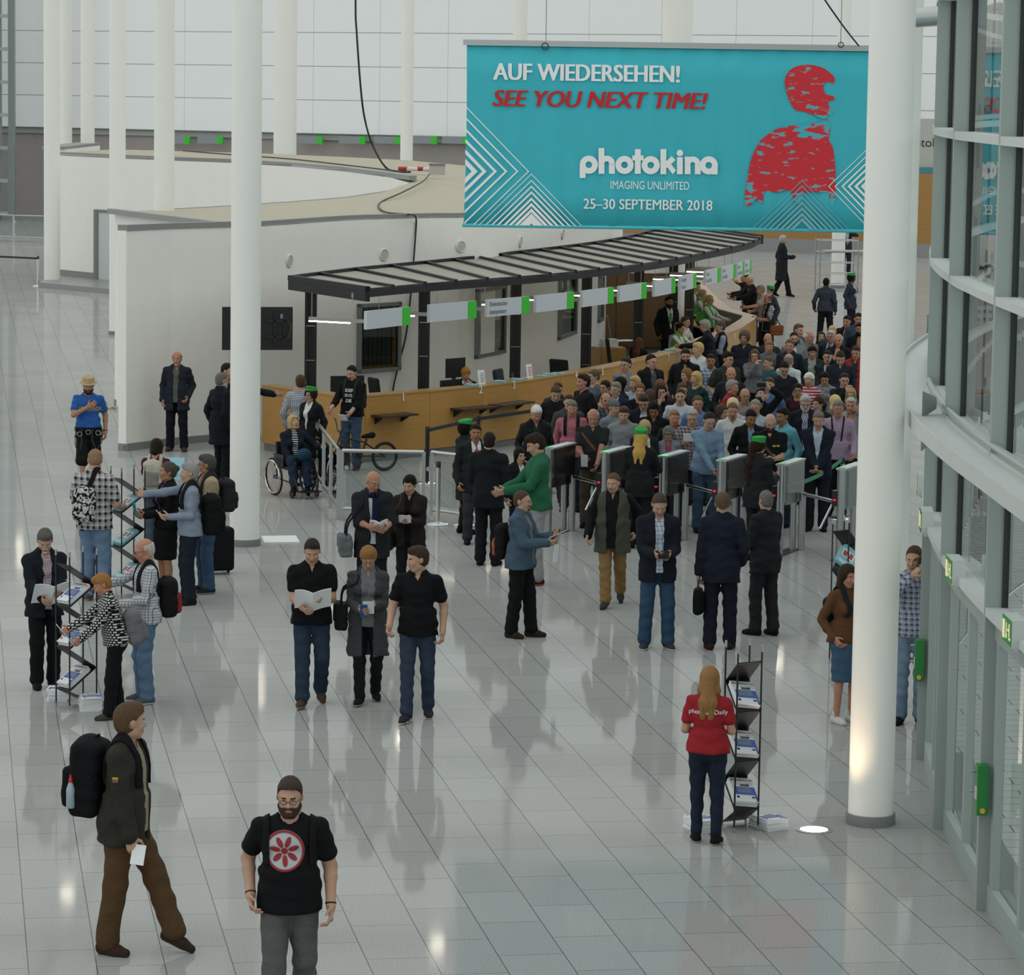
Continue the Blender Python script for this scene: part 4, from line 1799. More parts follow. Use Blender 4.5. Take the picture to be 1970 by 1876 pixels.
def hair_mat(h):
    key = 'hair_' + h
    if key in MATS:
        return MATS[key]
    m, nt, b = new_mat(key)
    c = hexc(h)
    mp = nd(nt, 'ShaderNodeMapping')
    mp.inputs['Scale'].default_value = (90, 90, 9)
    nt.links.new(obco(nt), mp.inputs[0])
    n = noise(nt, 1, 3, mp.outputs[0])
    nt.links.new(mixc(nt, n, tuple(x * .55 for x in c[:3]) + (1,), tuple(min(1, x * 1.45) for x in c[:3]) + (1,)), b.inputs[0])
    b.inputs['Roughness'].default_value = .65
    b.inputs['Specular IOR Level'].default_value = .12
    bp = nd(nt, 'ShaderNodeBump')
    bp.inputs['Strength'].default_value = .6
    bp.inputs['Distance'].default_value = .01
    nt.links.new(n, bp.inputs['Height'])
    nt.links.new(bp.outputs[0], b.inputs['Normal'])
    MATS[key] = m
    return m


def fab(c):
    """'colour' or 'colour:pattern:colour2:scale'"""
    if not isinstance(c, str):
        return c
    p = c.split(':')
    if len(p) == 1:
        return cloth(p[0])
    return cloth(p[0], p[1], p[2] if len(p) > 2 else '000000', float(p[3]) if len(p) > 3 else .03)


PEOPLE = []


class Person:
    """one figure: body plus clothing children; all built at a height of 1.78 and scaled"""

    def __init__(s, px, py, label, face=0, h=1.78, by='foot', D=None, top=('tshirt', '222222'), under=None, tie=None, legs='23262c', shoes='1c1a18', hair=('short', 'brown'), skin='l', glasses=0, beard=None, hat=None, q=2, skirt=None, legw=(.072, .066), sole=None, bare=False, scarf=None, belt=None, sleeve=None, cuff=None, watch=None, z0=0, xy=None, curl=.45, group=None, nolegs=False, lshort=0, ht=None, openf=True, tights=None, over=None, hem=None, **pose):
        s.h, s.k = h, h / 1.78
        if hat in ('pillbox', 'straw', 'cap', 'flat'):
            pass
        s.hatted = bool(hat)
        S = s.S = Skel(**pose)
        k = s.k
        hl = S.H + S.Hd @ A3(0, 0, .118)
        s.openf = openf
        if ht is not None:
            zt = PY(px, ht, PZ(px, py, z0).y).z
            k = s.k = zt / hl[2]
            s.h = h = 1.78 * k
        s.face = face
        rz = math.radians(face)
        if xy:
            x, y = xy
        elif by == 'foot':
            g_ = PZ(px, py, z0)
            x, y = g_.x, g_.y
        else:
            g_ = PZ(px, py, z0 + hl[2] * k)
            off = rZ(face) @ (hl * k)
            x, y = g_.x - off[0], g_.y - off[1]
            if D and z0 == 0:
                g_ = PY(px, py, D)
                x, y = g_.x - off[0], g_.y - off[1]
        s.loc = A3(x, y, z0)
        s.R = rZ(face)
        s.root = thing('person', label, 'person', (x, y, z0), rz, group)
        s.q = q
        s.st = (.0125, .016, .021)[q]
        s.fine = (.0062, .0078, .0098)[q]
        s.gst = (.0125, .015, .019)[q]
        lo, hi = S.bounds()
        s.lo, s.hi = lo, hi
        skinh = SKINC.get(skin, skin)
        # ---- body
        hc = S.H
        fine = [(hc - .125, hc + .125, s.fine)]
        for a in 'LR':
            if q < 2 or not (isinstance(S.hand[a], str) and S.hand[a] in ('side', 'pocket', 'back')):
                c = S.wr[a] + unit(S.wr[a] - S.el[a]) * .08
                fine.append((c - .105, c + .105, s.fine * (1 if q < 2 else .9)))
        F = Field(lo, hi, s.st, fine)
        for p, kk in S.torso():
            F.put(p, kk)
        for a in 'LR':
            for p, kk in S.leg(a):
                F.put(p, kk)
            R = S.foot(a)
            an = S.an[a]
            F.put(('c', an + R @ A3(0, .02, -.045), an + R @ A3(0, -.15, -.055), .034, .024), .03)
        for a in 'LR':
            for p, kk in S.arm(a):
                F.put(p, kk)
            for p, kk in hand_prims(S, a, curl if isinstance(curl, (int, float)) else curl[0 if a == 'L' else 1]):
                F.put(p, kk)
        for p, kk, op in head_prims(S):
            F.put(p, kk, op)
        V, Q = F.nets()
        C = V[Q].mean(1)
        # face colours by place on the head
        lp = (C - S.H) @ S.Hd
        mi = np.zeros(len(Q), np.int32)
        X_, Y_, Z_ = np.abs(lp[:, 0]), lp[:, 1], lp[:, 2]
        mi[(X_ < .023) & (Y_ < -.084) & (Z_ < -.054) & (Z_ > -.078)] = 1
        brow = (X_ > .014) & (X_ < .048) & (Y_ < -.066) & (np.abs(Z_ - .024 - .06 * (.03 - X_) * (X_ > .03)) < (.0048 if not S.fem else .0035))
        mi[brow] = 2
        if q == 2:
            mi[(np.hypot((X_ - .031), (Z_ - .005) * 1.9) < .0145) & (Y_ < -.06)] = 2
        nude = '8f8b86' if skirt == 'tights' else None
        me = np_mesh('body', V * k, Q, mi)
        sk = hexc(skinh)
        lips = skin_mat('%02x%02x%02x' % tuple(int(255 * min(1, max(0, v))) for v in [(int(skinh[i:i + 2], 16) / 255) * f for i, f in ((0, .9), (2, .74), (4, .74))]))
        hcode = HAIRC.get(hair[1], hair[1])
        bcode = hcode if hair[0] != 'bald' or hair[1] != 'none' else '5a4a3c'
        bm = hair_mat('4a3a2c' if bcode in ('a9a6a0', 'cfccc6', 'b0905a') else bcode)
        s.body = link('body', me, [skin_mat(skinh), lips, bm], s.root)
        if q < 2:
            s.eyes()
        # ---- hair
        s.hair(hair[0], hcode)
        if beard:
            s.beard(*(beard if isinstance(beard, tuple) else (beard, 'full')))
        # ---- trousers / skirt
        if nolegs:
            pass
        elif skirt:
            s.skirt(*skirt)
            if tights:
                s.trousers(tights, (.052, .040), 0)
        else:
            s.trousers(legs, legw, lshort)
        # ---- upper garments
        if under:
            s.top('shirt', under, inner=True, hem=hem)
        s.garment = s.top(top[0], top[1], hem=hem, sleeve=sleeve)
        if over:
            s.openf = True
            s.top(over[0], over[1])
        if tie:
            s.patch('tie', fab(tie), lambda x, y, z: np.maximum(np.maximum(np.abs(x) - .032 + .02 * (z > .42), y + .0), np.maximum(.1 - z, z - .5)), .022)
        if belt:
            s.patch('belt', fab(belt), lambda x, y, z: np.maximum(np.abs(z - .075) - .018, 0 * x + 0 * y - 1), .022)
        if scarf:
            s.scarf(scarf)
        # ---- shoes
        if not bare:
            s.shoes(shoes, sole)
        if glasses:
            s.glasses('1a1a1c' if glasses == 1 else '6b6862')
        if hat:
            s.hat(*hat)
        if watch:
            for a in watch:
                w_, e_ = S.wr[a], S.el[a]
                d = unit(w_ - e_)
                q_ = MB()
                q_.ring((w_ - d * .015) * k, .031 * k, .007 * k, d, 20, 6)
                q_.obj('wristwatch', plain('16171a', .4), s.root, smooth=True)
        PEOPLE.append(s)

    # coordinates of a local point in the world
    def wp(s, p):
        return Vector(s.loc + s.R @ (np.array(p) * s.k))

    def palm(s, a, f=.085):
        d = unit(s.S.wr[a] - s.S.el[a])
        return s.S.wr[a] + d * f

    def mk(s, name, F, mat, mi=None, sub=None):
        V, Q = F.nets()
        if V is None or len(Q) == 0:
            return None
        m = None
        if mi is not None:
            m = mi(V[Q].mean(1))
        return link(name, np_mesh(name, V * s.k, Q, m), mat, sub or s.root)

    def eyes(s):
        S, k = s.S, s.k
        for sg in (1, -1):
            q = MB()
            R = Matrix(S.Hd.tolist())
            c = Vector(S.H + S.Hd @ A3(.031 * sg, -.0790, .004)) * k
            prof = [(.0112 * math.sin(t) * k, -.0095 * math.cos(t) * k) for t in np.linspace(.05, PI - .05, 12)]
            RR = R @ Matrix.Rotation(PI / 2, 3, 'X')
            q.lathe(prof, c, 14, RR)
            # faces near the front pole carry the iris
            for i, f in enumerate(q.f):
                cc = sum((Vector(q.v[j]) for j in f), Vector()) / len(f)
                fw = (cc - c).normalized().dot(R @ Vector((0, -1, 0)))
                q.m[i] = 1 if fw > .80 else 0
            up = Vector(S.Hd @ A3(0, 0, 1))
            q.v = [tuple(Vector(v) - up * (Vector(v) - c).dot(up) * .42) for v in q.v]
            q.obj('eye', [plain('cfcac4', .3), plain('2b2019', .2)], s.root, smooth=True)

    def hairfield(s, r=.012, lo=None, hi=None, st=None):
        H = s.S.H
        lo = H - .17 if lo is None else lo
        hi = H + .17 if hi is None else hi
        return Field(lo, hi, st or s.fine * 1.15)

    def hair(s, style, col):
        S = s.S
        H, R = S.H, S.Hd
        at = lambda x, y, z: H + R @ A3(x, y, z)
        if style == 'bald':
            return
        mat = hair_mat(col)
        t = {'short': .010, 'crew': .005, 'crop': .007, 'full': .015, 'ring': .009, 'recede': .010, 'curly': .03, 'bun': .012, 'pony': .013, 'long': .016, 'bob': .02, 'braid': .02, 'side': .02}.get(style, .012)
        low = H + R @ A3(0, .06, -.36) if style in ('long', 'pony', 'braid', 'curlylong') else H
        ext = .20
        lo, hi = np.minimum(H, low) - ext, np.maximum(H, low) + ext
        F = Field(lo, hi, s.fine * 1.15)
        F.put(('e', at(0, .016, .032), (.077 + t * (.55 if style in ('short', 'crop', 'full') else 1), .097 + t, .090 + t), R), .01)
        F.put(('e', at(0, .035, -.02), (.066 + t * .6, .07 + t * .6, .070 + t * .3), R), .02)
        nmax = {'ring': 1}
        if style == 'ring':
            F.cut(lambda x, y, z: np.maximum(z - .055 + 0 * x, np.maximum(-(y + .01) + 0 * x, -(z + .07))), R, H)
        elif style == 'recede':
            F.cut(lambda x, y, z: -(.67 * y + .742 * z - .022 + .25 * np.maximum(.04 - np.abs(x), 0)), R, H)
        elif style in ('short', 'crew', 'crop', 'full', 'side'):
            up = .012 if style in ('full', 'side') else .0
            if style in ('full', 'side', 'short'):
                F.put(('e', at(.01, -.045, .088 + up), (.05, .042, .026 + t * .4), R), .03)
            zf = {'side': .052, 'full': .070}.get(style, .083)
            F.cut(lambda x, y, z: np.maximum(np.minimum(zf - 4 * x * x - z, -.008 - .85 * np.maximum(z - .018, 0) - y), -(z + .085)), R, H)
            for sg in (1, -1):
                F.put(('c', at(.06 * sg, .014, -.012), at(.13 * sg, .014, -.012), .029, .029), .006, 1)
        if style in ('bob', 'long', 'curly', 'bun', 'pony', 'braid', 'curlylong'):
            if style == 'bob':
                for sg in (1, -1):
                    F.put(('c', at(.068 * sg, .0, .02), at(.074 * sg, .0, -.085), .026, .024), .03)
                F.put(('c', at(0, .075, .02), at(0, .065, -.085), .05, .06), .03)
            if style in ('long', 'curlylong'):
                fat = 1.35 if style == 'curlylong' else 1
                for sg in (1, -1):
                    F.put(('c', at(.068 * sg, .012, .02), at(.082 * sg, .015, -.11), .024 * fat, .028 * fat), .03)
                    F.put(('c', at(.082 * sg, .015, -.10), S.N + S.T @ A3(.085 * sg, -.02, -.12), .028 * fat, .018 * fat), .03)
                F.put(('c', at(0, .08, .0), S.N + S.T @ A3(0, .075, -.06), .06, .075), .04)
                F.put(('c', S.N + S.T @ A3(-.04, .085, -.05), S.N + S.T @ A3(-.03, .10, -.2), .055, .03), .04)
                F.put(('c', S.N + S.T @ A3(.05, .085, -.05), S.N + S.T @ A3(.05, .10, -.2), .05, .026), .04)
            if style == 'curly':
                F.put(('e', at(0, .02, .01), (.10, .11, .115), R), .03)
            if style == 'bun':
                F.put(('e', at(0, .115, .045), (.042, .04, .04), R), .01)
            if style == 'pony':
                F.put(('c', at(0, .11, .02), at(0, .15, -.05), .03, .04), .02)
                F.put(('c', at(0, .15, -.05), S.N + S.T @ A3(0, .135, -.12), .042, .028), .03)
                F.put(('c', S.N + S.T @ A3(0, .135, -.12), S.N + S.T @ A3(.01, .13, -.26), .03, .012), .03)
            if style == 'braid':
                F.put(('c', at(.05, .06, .0), S.N + S.T @ A3(.05, .09, -.1), .06, .06), .03)
                F.put(('c', S.N + S.T @ A3(.05, .09, -.1), S.N + S.T @ A3(.06, .12, -.42), .058, .03), .04)
            # open the face
            F.cut(lambda x, y, z: -np.maximum(np.maximum(np.abs(x) - .064 + .25 * np.maximum(z - .03, 0), y + .018), z - .066 + .0 * x), R, H)
            if style in ('bun', 'pony'):
                F.cut(lambda x, y, z: np.where(z > -.1, np.maximum(-(.64 * y + .768 * z + .012), 0 * x - 1), -1), R, H)
        if s.hatted:
            F.cut(lambda x, y, z: z - .078 + 0 * x + 0 * y, R, H)
        x, y, z = F.ax[0][:, None, None], F.ax[1][None, :, None], F.ax[2][None, None, :]
        amp = .0028 if style not in ('curly', 'curlylong') else .008
        F.f = (F.f + amp * np.sin(x * 190) * np.sin(y * 170 + 1) * np.sin(z * 60 + 2)).astype(np.float32)
        s.mk('hair', F, mat)

    def beard(s, col, style='full'):
        S = s.S
        H, R = S.H, S.Hd
        at = lambda x, y, z: H + R @ A3(x, y, z)
        F = Field(H - .16, H + .14, s.fine)
        o = .007 if style != 'long' else .014
        if style in ('full', 'long'):
            for sg in (1, -1):
                F.put(('c', at(.046 * sg, -.012, -.06), at(.018 * sg, -.064, -.098), .026 + o, .024 + o), .02)
            F.put(('e', at(0, -.028, -.05), (.062 + o, .066 + o, .068 + o), R), .02)
            F.cut(lambda x, y, z: np.maximum(np.maximum(z + .044 - .35 * np.maximum(np.abs(x) - .03, 0), y - .012), -np.maximum(np.abs(x) - .02, np.maximum(np.abs(z + .065) - .013, y + .08))), R, H)
        F.put(('c', at(-.024, -.093, -.047), at(.024, -.093, -.047), .008, .008), .006)
        if style == 'goatee':
            F.put(('c', at(-.01, -.086, -.092), at(.01, -.086, -.092), .016, .016), .01)
        s.mk('beard', F, hair_mat(HAIRC.get(col, col)))

    def trousers(s, col, lw, short=0):
        S = s.S
        lo, hi = S.bounds(.2)
        hi = hi.copy()
        hi[2] = S.O[2] + .25
        F = Field(lo, hi, s.gst)
        o = .010
        T, O = S.T, S.O
        for p, kk in S.torso(o)[:2]:
            F.put(p, kk)
        F.cut(lambda x, y, z: z - .10 + 0 * x + 0 * y, T, O)
        fr = .955
        for a in 'LR':
            if short:
                fr = short
            for p, kk in S.leg(a, o * .6, lw[0], lw[1] - (.0 if not short else -.012), fr, .092):
                F.put(p, kk)
            F.put(('e', O + S.P @ A3(.075 * (1 if a == 'L' else -1), .05, -.05), (.092, .086, .095), None), .03)
            if not short:
                an, kn = S.an[a], S.kn[a]
                d = unit(an - kn)
                F.put(('c', an - d * .07, an - d * .01 + A3(0, -.012, 0), lw[1] - .002, lw[1] + .004), .02)
        F.put(('e', O + S.P @ A3(0, .0, -.075), (.06, .075, .07), None), .03)
        F.folds(.004, int(abs(s.loc[0] * 977)) % 1000)
        return s.mk('trousers', F, fab(col))

    def skirt(s, col, zb, flare=.02, ht=.16):
        S = s.S
        O = S.O
        lo, hi = S.bounds(.2)
        F = Field(lo, hi, s.gst)
        h = O[2] + ht - .08 - zb
        F.put(('k', A3(O[0], O[1] - .03, zb), None, h * .72, (.17 + flare, .14 + flare), (.19, .15)), .02)
        F.put(('k', A3(O[0], O[1], zb + h * .7), None, h * .3, (.178, .14), (.15, .115)), .03)
        F.put(('e', O + A3(0, .0, -.02), (.18, .138, .15), None), .03)
        F.folds(.003, 5)
        return s.mk('skirt', F, fab(col))

    def top(s, kind, col, inner=False, hem=None, sleeve=None):
        S = s.S
        q = s.q
        T, O = S.T, S.O
        kinds = {  # inflate, hem z, sleeve, flare, collar
            'tshirt': (.011, -.10, .62, .006, 0), 'polo': (.012, -.10, .6, .006, 1), 'shirt': (.013, -.10, 1, .006, 1), 'sweater': (.018, -.06, 1, .004, 2), 'hoodie': (.022, -.08, 1, .008, 3),
            'jacket': (.026, -.17, 1, .008, 1), 'suit': (.025, -.20, 1, .010, 1), 'coat': (.03, -.42, 1, .01, 1), 'cardigan': (.026, -.42, 1, .006, 0), 'vest': (.028, -.17, 0, 0, 1), 'blouse': (.013, -.06, 1, .006, 0), 'short': (.022, -.04, 1, .006, 1), 'sshirt': (.013, -.12, .7, .012, 1), 'overvest': (.040, -.24, 0, 0, 0), 'gilet': (.030, -.10, 0, 0, 1), 'apron': (.022, -.05, 0, 0, 0)}
        o, hz, sl, fl, cl = kinds[kind]
        if inner:
            o, hz = .014, -.09 if hem is None else max(-.09, hem + .05)
            sl = 0
        if hem is not None and not inner:
            hz = hem
        if sleeve is not None and not inner:
            sl = sleeve
        lo, hi = S.bounds(.2)
        lo = lo.copy()
        lo[2] = max(lo[2], O[2] + min(hz, -.1) - .35)
        zmin = min([O[2] + (T @ A3(0, 0, hz))[2] - .2] + [S.wr[a][2] - .1 for a in 'LR'])
        lo[2] = max(lo[2], zmin)
        hi = hi.copy()
        hi[2] = max(S.N[2] + .2, max(S.wr[a][2] + .1 for a in 'LR'))
        F = Field(lo, hi, s.gst * (.9 if inner else 1))
        for p, kk in S.torso(o):
            F.put(p, kk)
        if hz < -.02:
            b = S.b
            R0 = rZ(0)
            wd = (.186 * (1.03 if S.fem else 1) + .03 * b + o * .9)
            dp = (.137 + .05 * b + o * .9)
            h2 = .16 - hz
            F.put(('k', O + T @ A3(0, -.01 * b + .004, hz), T, h2, (wd + .004 + .05 * max(0, -.2 - hz), dp + .004 + .05 * max(0, -.2 - hz)), (wd * (.84 if S.fem else .9), dp * .88)), .05)
        F.cut(lambda x, y, z: hz - z + 0 * x + 0 * y, T, O)
        # neck opening
        F.cut(lambda x, y, z: -(np.sqrt(x * x + (y - .006) ** 2 + (.55 * (z - .535)) ** 2) - (.064 if not (S.fem and not inner and kind in ('tshirt', 'cardigan', 'blouse')) else .08)), T, O)
        if kind in ('suit', 'jacket', 'vest', 'coat', 'cardigan', 'short', 'overvest', 'gilet', 'apron') and s.openf and not inner and s_under(s, kind):
            op = {'suit': (.0, .07, .30), 'short': (.0, .06, .30), 'jacket': (.035, .05, .0), 'vest': (.045, .06, .0), 'overvest': (.06, .085, .0), 'gilet': (.04, .06, .0), 'apron': (.02, .06, .0), 'coat': (.03, .055, .0), 'cardigan': (.06, .08, .0)}[kind]
            w0, w1, z0 = op
            F.cut(lambda x, y, z: -np.maximum(np.abs(x) - (w0 + (w1 - w0) * np.clip((z - .05) / .42, 0, 1) - (.05 * (z < .06) if w0 == 0 else 0)) , y + .02), T, O)
        for a in 'LR':
            if sl == 0:
                continue
            P = S.arm(a, o * .75, 1.0 if sl == 1 else sl, None if sl >= 1 else sl, fl) if sl <= 1 else S.arm(a, o * .75, sl - 1, None, fl)
            for p, kk in P:
                F.put(p, kk)
        F.folds(.0042, int(abs(s.loc[1] * 777)) % 1000)
        if cl == 1:
            F.put(('k', O + T @ A3(0, .012, .488), T @ rX(-8), .052, (.074, .076), (.066, .066)), .012)
            F.cut(lambda x, y, z: -np.maximum(np.sqrt(x * x + (y - .012) ** 2) - .056, .48 - z), T, O)
            F.cut(lambda x, y, z: -np.maximum(np.abs(x) - .35 * (z - .44), np.maximum(y + .03, .44 - z)), T, O)
        elif cl == 2:
            F.put(('k', O + T @ A3(0, .012, .49), T, .03, (.074, .076), (.066, .066)), .012)
        elif cl == 3:
            F.put(('c', O + T @ A3(-.06, .06, .49), O + T @ A3(.06, .06, .49), .05, .05), .04)
            F.put(('c', O + T @ A3(0, .09, .47), O + T @ A3(0, .10, .40), .055, .04), .04)
            F.cut(lambda x, y, z: -np.maximum(np.sqrt(x * x + (y - .0) ** 2) - .058, .47 - z), T, O)
        nm = {'tshirt': 't_shirt', 'polo': 'polo_shirt', 'sshirt': 'shirt', 'short': 'jacket', 'suit': 'suit_jacket', 'overvest': 'vest', 'gilet': 'vest', 'apron': 'vest'}.get(kind, kind)
        o_ = s.mk('shirt' if inner else nm, F, fab(col))
        return o_

    def patch(s, name, mat, fn, o, st=None, parent=None, all_=False):
        """a band lying on the torso where fn (torso coordinates) is negative"""
        S = s.S
        F = Field(S.O - .42, S.N + .42, st or max(.006, s.gst * .6))
        for p, kk in S.torso(o):
            F.put(p, kk)
        for p, kk in S.torso(0)[:4]:
            pass
        F.cut(fn, S.T, S.O)
        # hollow so that it stays a strip
        G = Field(S.O - .42, S.N + .42, st or max(.006, s.gst * .6))
        for p, kk in S.torso(o - .018):
            G.put(p, kk)
        F.f = np.maximum(F.f, -G.f)
        return s.mk(name, F, mat, sub=parent)

    def scarf(s, col):
        S = s.S
        q = MB()
        T, N = Matrix(S.T.tolist()), Vector(S.N)
        pts = [N + T @ Vector((math.sin(a) * .085, -math.cos(a) * .085 + .005, -.03 + .02 * math.cos(a * 2))) for a in np.linspace(.2, 2 * PI + .2, 20)]
        q.tube([p * s.k for p in pts], .036 * s.k, 10)
        q.tube([(N + T @ Vector((x, y, z))) * s.k for x, y, z in ((.03, -.10, -.05), (.03, -.15, -.16), (.025, -.165, -.32), (.02, -.165, -.45))], [.04 * s.k, .045 * s.k, .045 * s.k, .035 * s.k], 10)
        q.obj('scarf', fab(col), s.root, smooth=True)

    def shoes(s, col, sole):
        S = s.S
        for a in 'LR':
            R = S.foot(a)
            an = S.an[a]
            F = Field(an - .24, an + .24, (.0075, .010, .016)[s.q])
            at = lambda x, y, z: an + R @ A3(x, y, z)
            F.put(('c', at(0, .035, -.052), at(0, -.08, -.056), .042, .044), .03)
            F.put(('c', at(0, -.08, -.056), at(0, -.155, -.062), .044, .032), .03)
            F.put(('c', at(0, .03, -.03), at(0, .012, .02), .042, .043), .03)
            F.cut(lambda x, y, z: -(z + .085) + 0 * x + 0 * y, R, an)
            mi = None
            if sole:
                mi = lambda C: (((C - an) @ R)[:, 2] < -.066).astype(np.int32)
            s.mk('shoe', F, [fab(col), plain(sole, .6)] if sole else fab(col), mi)

    def glasses(s, col):
        S, k = s.S, s.k
        q = MB()
        at = lambda x, y, z: Vector(S.H + S.Hd @ A3(x, y, z)) * k
        ax = S.Hd @ A3(0, -1, 0)
        for sg in (1, -1):
            c = at(.031 * sg, -.104, .002)
            X, Z = Vector(S.Hd @ A3(1, 0, 0)), Vector(S.Hd @ A3(0, 0, 1))
            pts = [c + (X * math.cos(t) * .021 + Z * math.sin(t) * .015) * k for t in np.linspace(0, 2 * PI, 15)]
            q.tube(pts, .0022 * k, 5, False)
            q.tube([at(.052 * sg, -.10, .006), at(.079 * sg, -.06, .008), at(.082 * sg, .01, .004)], .002 * k, 5)
        q.tube([at(-.01, -.107, .006), at(.01, -.107, .006)], .0022 * k, 5)
        q.obj('glasses', plain(col, .35), s.root, smooth=True)

    def hat(s, kind, col, col2='1a1a1a'):
        S = s.S
        H, R = S.H, S.Hd
        at = lambda x, y, z: H + R @ A3(x, y, z)
        F = Field(H - .2, H + .24, s.fine * 1.2)
        if kind == 'pillbox':
            Rt = R @ rX(-16)
            F.put(('k', at(0, .02, .052), Rt, .085, (.094, .104), (.097, .107)), .01)
            F.put(('e', at(0, .02, .125), (.095, .105, .02), Rt), .015)
            F.put(('e', at(0, .035, .158), (.068, .078, .018), Rt), .012, 2)
            F.put(('e', at(0, .03, .135), (.085, .092, .012), Rt), .01)
        elif kind == 'straw':
            F.put(('k', at(0, .012, .052), R, .095, (.098, .115), (.082, .095)), .02)
            F.put(('k', at(0, .012, .045), R, .014, (.135, .155), (.125, .145)), .012)
            F.put(('c', at(0, -.06, .158), at(0, .07, .158), .018, .018), .02, 1)
        elif kind in ('cap', 'flat'):
            F.put(('e', at(0, .018, .045), (.09, .108, .088), R), .02)
            F.cut(lambda x, y, z: .042 - z - .1 * (y) * 0, R, H)
            sg = 1 if kind == 'flat' else (1 if col2 == 'front' else -1)
            F.put(('e', at(0, -.085 * sg, .042), (.07, .075, .012), R @ rX(8 * sg)), .012)
        s.mk('hat', F, fab(col))

    # things carried on the body -------------------------------------------------
    def decal(s, name, V2, faces, mat, at, scale, back=False, wide=1, zoff=.006, sub=True):
        """flat artwork (torso x,z plane) laid on the garment by casting rays on it"""
        S = s.S
        g = s.garment
        bvh = BVHTree.FromPolygons([v.co.copy() for v in g.data.vertices], [tuple(p.vertices) for p in g.data.polygons])
        me = bpy.data.meshes.new(name)
        sg = 1 if back else -1
        vs = [(x * scale * wide * (-1 if back else 1), z * scale) for x, z in V2]
        me.from_pydata([(x, 0, z) for x, z in vs], [], faces)
        if sub:
            import bmesh
            bm = bmesh.new()
            bm.from_mesh(me)
            bmesh.ops.triangulate(bm, faces=bm.faces)
            for _ in range(3):
                es = [e for e in bm.edges if e.calc_length() > .022]
                if not es:
                    break
                bmesh.ops.subdivide_edges(bm, edges=es, cuts=1)
                bmesh.ops.triangulate(bm, faces=bm.faces)
            bm.to_mesh(me)
            bm.free()
        for v in me.vertices:
            p = Vector(S.O + S.T @ A3(at[0] + v.co.x, .5 * sg, at[1] + v.co.z)) * s.k
            d = Vector(S.T @ A3(0, -sg, 0))
            hit = bvh.ray_cast(p, d)
            if hit[0] is None:
                p0 = p + d * .38
            else:
                p0 = hit[0] - d * zoff
            v.co = p0
        me.update()
        return link(name, me, mat, s.garment)

    def text(s, body, at, size, mat, back=False, bold=.02, wide=1, zoff=.006):
        v, f = text_geo(body, 1, bold)
        return s.decal('lettering', [(p.x, p.y) for p in v], f, mat, at, size, back, wide, zoff)

    def backpack(s, label, col, pocket=None, size=(.15, .085, .22), front=True, o=.03, group=None, z=.27, straps=True, col2=None, back_off=0.0, name='backpack', xoff=0.0, sx=.10, sw=.026):
        """built in the wearer's frame, but a top-level thing"""
        S = s.S
        root = thing(name, label, 'backpack', tuple(s.loc), math.radians(s.face), group)
        T, O = S.T, S.O
        at = lambda x, y, z_: O + T @ A3(x + xoff, y, z_)
        yb = .125 + .01 * S.b + o + size[1] + back_off
        F = Field(at(0, yb, z) - .42, at(0, yb, z) + .42, (.011, .014, .018)[s.q])
        F.put(('b', at(0, yb, z), size, T, .06), .02)
        F.put(('e', at(0, yb + .01, z + size[2] * .75), (size[0] * .85, size[1] * .9, size[2] * .4), T), .04)
        F.folds(.004, 3)
        V, Q = F.nets()
        link('pack_body', np_mesh('pack_body', V * s.k, Q), fab(col), root)
        F = Field(at(0, yb, z) - .42, at(0, yb, z) + .42, (.011, .014, .018)[s.q])
        F.put(('b', at(0, yb + size[1], z - size[2] * .25), (size[0] * .8, size[1] * .5, size[2] * .55), T, .04), .02)
        F.folds(.003, 4)
        V, Q = F.nets()
        link('front_pocket', np_mesh('front_pocket', V * s.k, Q), fab(pocket or col), root)
        if straps:
            for sg in (1, -1):
                o_ = s.patch('strap', fab(col2 or col), (lambda sg: lambda x, y, z_: np.maximum(np.maximum(np.abs(x * sg - sx * S.w) - sw, .23 - z_), -1 + 0 * y))(sg), o + .012, parent=root)
        q = MB()
        q.tube([tuple(at(*p) * s.k) for p in ((-.04, yb - .04, z + size[2] * .98), (-.03, yb - .04, z + size[2] * 1.14), (.03, yb - .04, z + size[2] * 1.14), (.04, yb - .04, z + size[2] * .98))], .008 * s.k, 6)
        q.obj('carry_loop', fab(col2 or col), root, smooth=True)
        return root

    def shoulder_bag(s, label, col, side=1, size=(.14, .06, .12), z=-.08, y=.03, strap=None, cat='bag', name='shoulder_bag', cross=False, o=.03):
        S = s.S
        root = thing(name, label, cat, tuple(s.loc), math.radians(s.face))
        T, O = S.T, S.O
        x = side * (.24 * S.w + size[1])
        c = O + T @ A3(x, y, z)
        R = T @ rZ(90)
        F = Field(c - .32, c + .32, (.011, .014, .018)[s.q])
        F.put(('b', c, size, R, .035), .02)
        F.folds(.004, 8)
        V, Q = F.nets()
        link('bag_body', np_mesh('bag_body', V * s.k, Q), fab(col), root)
        F = Field(c - .32, c + .32, (.011, .014, .018)[s.q])
        F.put(('b', c + T @ A3(side * size[1] * .55, 0, size[2] * .35), (size[0] * 1.02, size[1] * .7, size[2] * .68), R, .03), .02)
        V, Q = F.nets()
        link('flap', np_mesh('flap', V * s.k, Q), fab(col), root)
        if cross:
            s.patch('strap', fab(strap or col), lambda x_, y_, z_: np.abs((x_ * side * -1) * .75 - (z_ - .24) * .66) - .02 + 0 * y_, o, parent=root)
        else:
            q = MB()
            sx = side * .125 * S.w
            pts = [(x, y - size[0] * .6, z + size[2]), (x * .92, -.10, z + size[2] + .16), (sx, -.115, .40), (sx, .01, .505 + o * .7), (sx, .12, .40), (x * .92, .11, z + size[2] + .16), (x, y + size[0] * .6, z + size[2])]
            q.tube([Vector(p) * s.k for p in smooth_line([tuple(O + T @ A3(*p)) for p in pts], 3)], .013 * s.k, 6)
